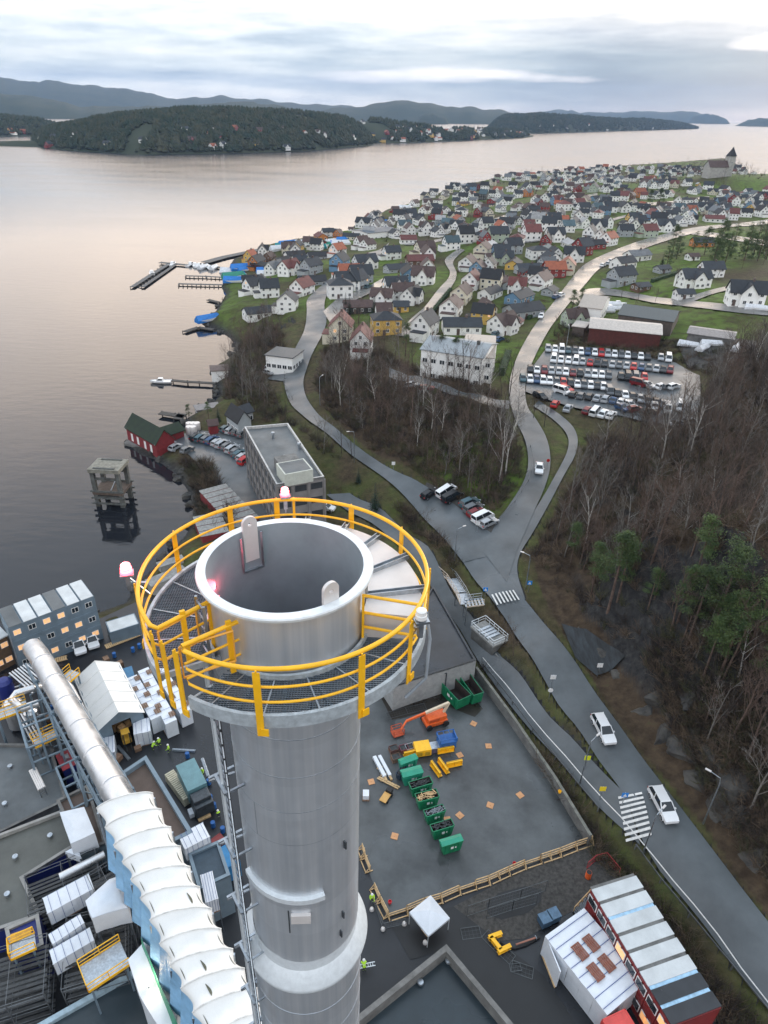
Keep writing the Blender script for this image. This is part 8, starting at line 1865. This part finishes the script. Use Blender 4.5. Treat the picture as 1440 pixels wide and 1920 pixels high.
# single bare trees that stand out
for x, y, k, c, s, z in ((935,905,0,'birch',1.0,'at the wooded island tip above the lay-by'),(948,890,4,'birch',1.05,'at the wooded island tip above the lay-by'),(955,745,2,'dark',.8,'beside the pale road above the middle drive'),(940,748,1,'dark',.8,'beside the pale road above the middle drive'),(972,770,3,'dark',.7,'beside the pale road above the middle drive'),
    (945,1210,3,'brown',.55,'on the bank below the upper pedestrian crossing'),(962,1230,1,'brown',.5,'on the bank below the upper pedestrian crossing'),(795,1000,3,'brown',.6,'on the bank behind the platform rail'),(660,860,2,'dark',.5,'between the office block and west road'),(640,850,0,'dark',.6,'between the office block and west road'),
    (425,690,3,'grey',.8,'on the shore above the narrow jetty'),(437,690,1,'grey',.75,'on the shore above the narrow jetty'),(1165,560,3,'brown',.6,'along the side road beyond the long sheds'),(1197,562,1,'brown',.6,'along the side road beyond the long sheds'),(1228,566,3,'brown',.6,'along the side road beyond the long sheds'),
    (1000,785,1,'dark',.6,'on the verge between road and footpath'),(1020,800,0,'dark',.6,'on the verge between road and footpath'),(1395,330,0,'brown',.9,'on the church headland'),(1405,332,2,'brown',.9,'on the church headland'),(1310,325,4,'brown',.9,'on the church headland'),(1290,328,1,'dark',1.0,'on the church headland'),(1335,328,3,'dark',1.1,'on the church headland'),(1350,330,1,'dark',1.2,'on the church headland'),(1270,332,3,'dark',1.1,'on the church headland'),(1385,335,1,'dark',1.2,'on the church headland')): tree(x, y, k, c, 'grey' if c in ('birch','grey') else c, s, z)
# evergreens
needle = mat('pine needles', (.020,.050,.016), .8, var=.6, scale=.9, col2=(.085,.12,.032), rnd=.25); needle2 = mat('spruce needles', (.007,.020,.013), .8, var=.5, scale=1.5, col2=(.016,.040,.020), rnd=.2)  # brighter yellow-green mixed into the pine needles stands for light on crown tops
def evergreen(seed, h, kind):
    r = random.Random(seed); vs = []; fs = []
    def leaf(p, s):
        a = Vector((r.uniform(-1,1), r.uniform(-1,1), r.uniform(-.6,.6))).normalized()*s; b = a.cross(Vector((r.uniform(-1,1), r.uniform(-1,1), 1))).normalized()*s*.45; n = len(vs); vs.extend([tuple(p-a), tuple(p+b), tuple(p+a), tuple(p-b)]); fs.append((n,n+1,n+2,n+3))
    if kind == 'pine':
        for c in range(24 if seed < 10 else 44):
            t = r.uniform(.38 if seed < 10 else .08, 1); a = r.uniform(0, 6.28); rr_ = (1.15-t)*h*(.23 if seed < 10 else .30)*r.uniform(.3,1)+.2; c0 = Vector((math.cos(a)*rr_, math.sin(a)*rr_, h*t)); cs = r.uniform(.5,1.05)*h/12
            for _ in range(190): d = Vector((r.gauss(0,1), r.gauss(0,1), r.gauss(0,.55)))*cs*.55; leaf(c0+d, r.uniform(.07,.16))
    else:
        lv = 22
        for k in range(lv):
            t = k/lv; z = h*(.06+.94*t); R_ = h*.20*(1-t)**.85+.06; nb = max(5, int(15*(1-t)))
            for j in range(nb):
                a = 2*math.pi*(j+r.random())/nb; l = R_*r.uniform(.75,1.15)
                for q in range(max(3, int(l*6))): u = (q+r.random())/max(3, int(l*6)); leaf(Vector((math.cos(a)*l*u, math.sin(a)*l*u, z-l*.25*u+r.uniform(-.08,.08))), .11+.14*(1-t))
    tr = MB(); tr.tube([(0,0,-.4),(0.05,0,h*.5),(0,0,h*.95)], [.2*h/12,.13*h/12,.03], 7)
    return to_mesh('crown', vs, fs, [needle if kind == 'pine' else needle2]), tr.mesh('trunk', [bark['red'] if kind == 'pine' else bark['brown']])
EV = dict(full=[evergreen(i, 12, 'pine') for i in (11, 12)], pine=[evergreen(i, 12, 'pine') for i in range(3)], spruce=[evergreen(i, 9, 'spruce') for i in range(2)])
def ever(px, py, kind, sc, zone, dz=0, label=None, base=None):
    p = base or hit(px, py); c, tr = EV[kind][rt.randrange(len(EV[kind]))]; t = thing('pine_tree' if kind != 'spruce' else 'spruce_tree', label, 'tree', p, rt.uniform(0,6.28)); t.scale = (sc,)*3; inst('crown', c, t); inst('trunk', tr, t)
    if not label: AUTO.append((t, 'e', kind, zone))
for x, y, s in ((1108,1100,.85),(1140,1130,1.25),(1158,1110,.95),(1300,1080,.9),(1290,1190,1.05),(1335,1175,1.2),(1318,1255,.85),(1352,1245,1.05),(1398,1215,1.0),(1338,1205,.8),(1270,1150,.8),(1420,1300,.8),(1070,1040,.7),(1215,1125,.6)): ever(x, y+16, 'pine', s, 'in the wood right of the main road')
for x, y, s in ((703,955,.75),(672,905,.45)): ever(x, y, 'spruce', s, 'between the office block and west road')
for x, y, s, k in ((1260,478,1.3,'pine'),(1345,480,1.5,'pine'),(1360,492,1.3,'pine'),(1335,500,1.2,'pine'),(1412,480,1.6,'pine'),(1430,475,1.5,'pine'),(1250,498,1.0,'pine'),(1400,470,1.3,'pine'),(1300,470,.9,'pine'),(1320,478,1.2,'pine'),(1350,470,1.4,'pine'),(1370,478,1.4,'pine'),(1420,490,1.5,'pine'),(1436,488,1.5,'pine'),(1395,488,1.3,'pine'),(1340,490,1.2,'pine'),(1268,486,1.1,'pine')): ever(x, y, 'full', s*.92, 'on the meadow at the upper right')
for x, y, s, k in ((880,440,1.3,'spruce'),(648,588,.9,'spruce'),(655,590,.8,'spruce'),(700,600,.9,'spruce'),(702,590,.8,'spruce'),(665,632,.6,'spruce'),(745,480,.6,'spruce'),(930,430,.8,'spruce'),(1240,500,.7,'spruce'),(640,470,.8,'spruce'),(1070,600,.9,'pine'),(1085,590,.8,'pine'),(820,440,.7,'spruce'),(1005,500,.7,'spruce'),(1030,500,.6,'spruce'),(920,600,.6,'spruce'),(850,700,.9,'pine'),(870,705,.8,'pine'),(826,696,.9,'pine'),(760,668,.9,'pine'),(905,700,.7,'pine'),(1280,330,1.2,'spruce'),(1245,345,1.2,'pine'),(1232,402,1.5,'pine'),(1215,398,1.3,'pine'),(410,790,.5,'spruce'),(392,790,.5,'pine'),(355,790,.45,'pine')): ever(x, y, k, s, 'among the houses and gardens')
gt = scatter(TOWN, 420, 6, 31, 2.0, ok=lambda x, y: not inside1(x, y, LOTS[0]) and not any((x-a)**2+(y-b)**2 < (c+.5)**2 for a, b, c in HOUSES))
gs = []
for i, (x, y) in enumerate(gt):
    if i < 36: c = rt.choice(cols); tree(0,0,rt.choice((1,3)),c,c, rt.uniform(.45,.75), 'in the gardens of the town', base=Vector((x,y,H(x,y))), shared='small bare garden tree between the houses of the town', group='bare garden trees')
    else: gs.append((x, y))
mass('garden_shrubs', 'leafless shrubs and small trees dotted through the town gardens', gs, LT, .38, .75, [bark['brown'], bark['dark'], bark['red']])
# hedges
hedge_m = mat('hedge leaves', (.012,.030,.010), .85, var=.6, scale=2, col2=(.03,.06,.02))
def hedge(label, pts, w, h):
    W = [hit(*p) for p in pts]; r = random.Random(int(pts[0][0])); mb = MB(); o0 = W[0]
    for a, b in zip(W[:-1], W[1:]):
        L_ = (b-a).length; d = (b-a)/L_; s = Vector((-d.y, d.x, 0)); mb.bar(a-o0+Vector((0,0,h*.4)), b-o0+Vector((0,0,h*.4)), w*.7, h*.8)
        for _ in range(int(L_*90)):
            p = a-o0+d*r.uniform(0,L_)+s*r.uniform(-w/2,w/2)+Vector((0,0,r.uniform(.1,h))); u = Vector((r.uniform(-1,1),r.uniform(-1,1),r.uniform(-1,1))).normalized()*.14; v = u.cross(Vector((0,0,1))).normalized()*.1; mb.poly([p-u, p+v, p+u, p-v])
    o = mb.build('hedge', hedge_m); o.location = o0; tag(o, label, 'hedge')
hedge('tall clipped green hedge beside the striped awning of the large white building', [(940,705),(952,670)], 2.2, 3); hedge('dark hedge crossing the meadow at the upper right', [(1222,530),(1290,508)], 2.0, 1.8); hedge('brown green hedge lining the right side of the central lane', [(800,600),(845,545)], 1.5, 1.5); hedge('hedge around the forecourt of the grey bungalows', [(990,600),(1018,578)], 1.5, 1.5)
# ================================================================ ROADSIDE THINGS
def guard_rail(label, pts, off=.3, h=.55, name='guard_rail', cat='guard rail', mt_=None):
    mt_ = mt_ or mat('dull guard rail', (.16,.17,.18), .5, .5, var=.2)
    W = [hit(*p) for p in pts]; t = thing(name, label, cat, W[0]); m = MB(); q = []
    for a, b in zip(W[:-1], W[1:]):
        n = max(1, int((b-a).length/4))
        for i in range(n): p = a.lerp(b, i/n); q.append(Vector((p.x, p.y, H(p.x, p.y)))-W[0])
    q.append(W[-1]-W[0]); up = Vector((0,0,h+off))
    for a, b in zip(q[:-1], q[1:]): m.bar(a+up, b+up, .05, .2)
    m.build('beam', mt_ or galv, t); pm = MB().bar((0,0,-.6),(0,0,h+off),.12).mesh('post', mt_ or galv)
    for a in q[:100]: inst('post', pm, t, a)
guard_rail('steel guard rail on the inner edge of the pale road bend', [(994,840),(1000,870),(990,905),(965,945),(935,978)])
guard_rail('steel guard rail along the water side of the west road curve', [(548,750),(532,722),(534,690),(548,660)]); guard_rail('steel guard rail on the bank right of the lower pedestrian crossing', [(1190,1592),(1290,1720),(1370,1818),(1440,1905)])
guard_rail('steel guard rail beside the service road above the retaining wall', [(905,1252),(960,1322),(1040,1425),(1120,1522)])
def street_lamp(px, py, h, deg, label):
    p = hit(px, py); t = thing('street_lamp', label, 'street lamp', p, R(deg), 'street lamps'); MB().tube([(0,0,0),(0,0,h*.9),(.15,0,h),(1.4,0,h+.25)], [.09,.07,.05,.04], 8).build('pole', galv, t, smooth=True); MB().box(1.2,-.12,h+.18,1.85,.12,h+.3).build('lamp_head', cover_m, t, bevel=.02)
for a in ((1087,1470,8,40,'street lamp bending over the service road above the retaining wall'),(1205,1600,7,40,'street lamp on the bank just below the lower pedestrian crossing'),(600,760,8,60,'street lamp on the inside of the west road curve'),(664,868,8,200,'street lamp beside the west road behind the office block'),(985,1105,7,150,'street lamp at the mouth of the footpath'),(852,1052,7,30,'street lamp above the outdoor stairs'),(1318,1545,8,140,'street lamp on the wood side of the main road'),(1060,660,8,90,'street lamp at the entrance of the big car park')): street_lamp(*a)
def sign(px, py, label, col, shape='sq', h=2.6, face=-90, z=None):
    p = hit(px, py); t = thing('road_sign', label, 'sign', p, R(face+90)); MB().bar((0,0,0),(0,0,h),.07).build('pole', galv, t); m = MB()
    if shape == 'sq': m.box(-.4,-.06,h-.8,.4,-.03,h)
    else: m.tube([(0,-.06,h-.35),(0,-.03,h-.35)], .38, 18)
    o = m.build('sign_face', mat('sign '+label[:8], col, .4, var=0), t)
    if shape == 'sq' and col[2] > .3: MB().raw([(-.26,-.066,h-.66),(.26,-.066,h-.66),(0,-.066,h-.16)], [(0,1,2)]).build('triangle', frame_w, t); MB().bar((0,-.07,h-.6),(0,-.07,h-.36),.05,.01).build('walker', black, t)
sign(908,1124,'blue square pedestrian sign left of the upper crossing', (.01,.20,.62)); sign(990,1112,'blue square pedestrian sign right of the upper crossing', (.01,.20,.62)); sign(1165,1512,'blue square pedestrian sign beside the lower crossing', (.01,.20,.62))
sign(1124,1500,'yellow diamond coloured sign on the service road edge', (.8,.6,.02)); sign(1096,1442,'yellow sign on the street lamp side of the service road', (.65,.7,.02)); sign(1025,880,'red round sign between the pale road and footpath', (.5,.02,.02), 'r'); sign(737,885,'small white sign on the verge of the west road', (.7,.7,.7)); sign(894,999,'white sign at the foot of the gravel lay-by', (.7,.7,.7))
sign(1033,1290,'white sign on the strip between main and service road', (.7,.7,.7)); sign(1120,1268,'white sign at the foot of the rock face', (.7,.7,.7)); sign(1028,1315,'round white sign lower on the strip between the roads', (.7,.7,.7), 'r')
# outdoor stair from the upper road down to the plant
pts = [(905,1128,8.9),(873,1132,8.6),(864,1112,7.6),(846,1084,6.6),(828,1068,6.0),(816,1074,5.6)]
W = [P(*p) for p in pts]; t = thing('outdoor_stair', 'galvanised outdoor stair zigzagging from the crossing down to the service road', 'stair', W[0])
for i, (a, b) in enumerate(zip(W[:-1], W[1:])):
    a, b = a-W[0], b-W[0]; d = b-a; s = Vector((-d.y, d.x, 0)).normalized()*.9; m = MB(); n = max(3, int(d.length/.5)); [m.bar(a+d*(k/n)-s, a+d*(k/n)+s, .34, .05) for k in range(n+1)]; m.build('treads', galv, t)
    for e in (-1, 1):
        m = MB(); rail(m, [a+s*e, b+s*e], 1.1, .07, 1.5); m.bar(a+s*e, b+s*e, .08, .25); m.build('railing', galv if e < 0 else mat('weathered handrail', (.50,.42,.34), .6), t)
    m = MB(); [m.bar(b+s*e, (b+s*e)*1.0-Vector((0,0,4)), .12) for e in (-1,1)]; m.build('support', galv, t)
# concrete transformer kiosk with railed platform
p = P(918,1180,7.5); t = thing('pump_kiosk', 'concrete kiosk with a railed steel deck on the bank below the upper crossing', 'kiosk', (p.x, p.y, 4.2), R(-58))
MB().box(-2.7,-1.4,-1,2.7,1.4,2.2).build('kiosk_wall', conc_d, t); MB().box(-2.9,-1.6,2.2,2.9,1.6,2.5).build('deck', mat('weathered panel roof', (.24,.24,.23)), t); m = MB(); rail(m, [(-2.8,-1.5,2.5),(2.8,-1.5,2.5),(2.8,1.5,2.5),(-2.8,1.5,2.5),(-2.8,-1.5,2.5)], 1.1, .07, 1.2); m.build('railing', flange_m, t)
MB().box(3.0,-1.1,-2,4.4,1.1,.9).build('lower_block', conc, t); m = MB(); [m.box(-1.4+k*.7,-1.3,2.5,-.9+k*.7,1.3,2.75) for k in range(4)]; m.build('louvres', galv, t)
# boulders along the shore
rkm = mat('shore rock', (.022,.022,.023), .85, var=.5, scale=1.1, col2=(.085,.080,.070), bump=.5, bscale=4)
def rock_mesh(seed):
    bm = bmesh.new(); bmesh.ops.create_icosphere(bm, subdivisions=4, radius=1); r = random.Random(seed); pl_ = [(Vector((r.gauss(0,1), r.gauss(0,1), r.gauss(0,1))).normalized(), r.uniform(.5,.85)) for _ in range(16)]
    for v in bm.verts:
        c = v.co.copy()
        for n_, d_ in pl_:
            e = c.dot(n_)-d_
            if e > 0: c -= n_*e
        q_ = (float(vnoise(np.array(c.x*9+50), np.array(c.y*9+c.z*7+50), 1.6, seed))-.5)*.14; c += v.co*q_
        v.co = Vector((c.x*1.25, c.y*.95, c.z*.75))
    me = bpy.data.meshes.new('rock'); bm.to_mesh(me); bm.free(); me.materials.append(rkm); return me
RK = [rock_mesh(i) for i in range(4)]; rr = random.Random(8); k = 0
for a, b in zip(SHORE[2:64], SHORE[3:65]):
    L_ = math.hypot(b[0]-a[0], b[1]-a[1]); dist = math.hypot(a[0], a[1])
    if dist > 330: continue
    for i in range(int(L_/3.2)):
        if k > 150: break
        t_ = rr.random(); x, y = a[0]+(b[0]-a[0])*t_+rr.uniform(-1.2,1.2), a[1]+(b[1]-a[1])*t_+rr.uniform(-1.2,1.2); o = inst('boulder', RK[rr.randrange(4)], None, (x, y, rr.uniform(.0,.4)), (rr.random(), rr.random(), rr.random()*6), rr.uniform(.5,1.6)); tag(o, 'dark grey boulder on the rocky edge of the near shoreline', 'rock', 'boulders along the near shoreline'); k += 1
# rock outcrops on the hillside beside the road
for k, (x, y, s) in enumerate(((1085,1185,2.6),(1110,1200,3.0),(1135,1225,3.2),(1160,1262,2.6),(1215,1330,3.4),(1250,1372,3.8),(1285,1400,4.2),(1320,1450,4.4),(1360,1490,4.6),(1400,1530,4.6),(1235,1300,3.0),(1275,1340,3.6),(1310,1380,4.0),(1350,1420,4.2),(1395,1460,4.6),(1300,1300,3.2),(1430,1600,4.2))):
    p = hit(x, y); o = inst('rock_outcrop', RK[k % 4], None, p-Vector((0,0,s*.35)), (rr.uniform(-.5,.5), rr.uniform(-.4,.4), rr.random()*6), s*.62); tag(o, 'dark crag showing among the bare trees right of the main road', 'rock', 'crags on the hillside')
# netting over the cut rock face
o = sheet('rock_netting', [(1052,1172),(1098,1182),(1158,1222),(1172,1232),(1140,1262),(1118,1270),(1078,1236)], mat('wet rock netting', (.016,.021,.025), .75, var=.75, scale=.6, stretch=(2.4,.5,.6), bump=1.0, bscale=1.2), .35, kind=None)
o.pop('kind', None); tag(o, 'dark wet netting over the cut rock beside the main road', 'netting')
# ================================================================ LABELS
def to_mesh_obj(v, f, mi, mats_):
    me = bpy.data.meshes.new('distant_houses'); me.from_pydata(v, [], f)
    for m in mats_: me.materials.append(m)
    me.polygons.foreach_set('material_index', mi); me.update(); o = bpy.data.objects.new('distant_houses', me); COL.objects.link(o); return o
ORD = lambda n: '%d%s' % (n, 'th' if 10 <= n % 100 <= 20 else {1:'st',2:'nd',3:'rd'}.get(n % 10, 'th'))
bpy.context.view_layer.update()
LM = [((500,560),'near the grassy point'),((590,520),'left of the shore road'),((650,480),'by the marina boats'),((700,540),'right of the shore road'),((790,510),'along the central lane'),((870,580),'below the central lane'),((960,540),'left of the pale main road'),((720,440),'behind the marina hall'),((820,420),'on the fjord side'),((900,470),'in mid town'),((900,385),'near the far shoreline'),((1000,460),'inside the road curve'),((1000,400),'in upper mid town'),((1060,350),'on the far tip shoreline'),((1100,420),'above the pale road'),((1180,370),'below the church wood'),((1200,430),'at the far road end'),((1170,510),'beyond the road bend'),((1300,530),'on the open meadow'),((1290,390),'below the church'),((1380,400),'at the right edge of town'),((1420,360),'right of the church'),((1330,450),'beside the meadow pines'),((660,620),'above the wooded island')]
# the 300 houses that show largest stay single, the smaller ones become one mass
hs = [it for it in AUTO if it[1] == 'h' and it[0].name.startswith('house')]
def size_px(it): w = proj(it[0].location)[2]; return it[0].scale[0]*HM[it[4]]['w']/max(w, 1)
hs.sort(key=size_px, reverse=True); small = hs[288:]; gone = set(id(it) for it in small)
vs, fs, mi, mats_ = [], [], [], []
for it in small:
    t = it[0]; M_ = t.matrix_world
    for ch in list(t.children):
        me = ch.data; ms = [s.material for s in ch.material_slots]
        for m in ms:
            if m not in mats_: mats_.append(m)
        n = len(vs); vs += [tuple(M_ @ v.co) for v in me.vertices]
        for p in me.polygons: fs.append(tuple(n+i for i in p.vertices)); mi.append(mats_.index(ms[p.material_index]))
        for g in list(ch.children): bpy.data.objects.remove(g)
        bpy.data.objects.remove(ch)
    bpy.data.objects.remove(t)
if small: tag(to_mesh_obj(vs, fs, mi, mats_), 'the smallest far houses of the town and the villages across the fjord', 'houses', kind='stuff')
AUTO = [it for it in AUTO if id(it) not in gone]
groups = {}
for it in AUTO:
    t, k = it[0], it[1]; px, py, _ = proj(t.location)
    if k == 'h':
        _, _, wc, rc, kind, zone = it; wc_ = {'grey':'grey','black':'black'}.get(wc, wc); rn = {'slate':'slate roofed','black':'black roofed','brown':'brown roofed','terracotta':'orange tiled','redtile':'red tiled','grey':'grey roofed','pale':'pale roofed','teal':'teal roofed'}[rc]
        kn = {'shed':'garage','hip':'square house','low':'low house','cross':'front gabled house','tall':'tall house','gable':'house'}[kind]
        base = '%s %s %s' % (rn, wc_, kn); z = zone or min(LM, key=lambda l: (l[0][0]-px)**2+((l[0][1]-py)*1.6)**2)[1]
    elif k == 'b':
        if it[3]: continue
        z = 'on the outer marina pontoons' if px < 425 else ('laid up at the marina quay' if px < 520 else 'in the inner harbour' if px < 660 else 'by the far pontoon' if px < 800 else 'stored beside the long sheds' if px < 1200 else 'in the rubble yard'); base = ('%s covered boat' % it[2]) if it[2] else 'open white boat'
    elif k == 'c': base = {'darkred':'dark red','teal':'blue grey'}.get(it[2], it[2])+' '+{'hatch':'hatchback','wagon':'estate car','sedan':'saloon car','van':'van'}[it[3]]; z = it[4]
    elif k == 't': base = {'birch':'pale stemmed bare birch','grey':'grey bare tree','dark':'dark bare tree','brown':'brown bare tree','red':'reddish bare tree'}[it[2]]; z = it[3]
    elif k == 'e': base = {'pine':'green pine','full':'dense dark pine'}[it[2]] if it[2] != 'spruce' else 'narrow dark spruce'; z = it[3]
    groups.setdefault((base, z), []).append((px, py, t))
for (base, z), L_ in groups.items():
    L_.sort(key=lambda q: q[0]); n = len(L_)
    for i, (px, py, t) in enumerate(L_):
        t['label'] = '%s %s' % (base, z) if n == 1 else ('%s %s, %s from left' % (base, z, ORD(i+1)) if n > 2 else '%s %s, the %s one' % (base, z, ('left','right')[i]))
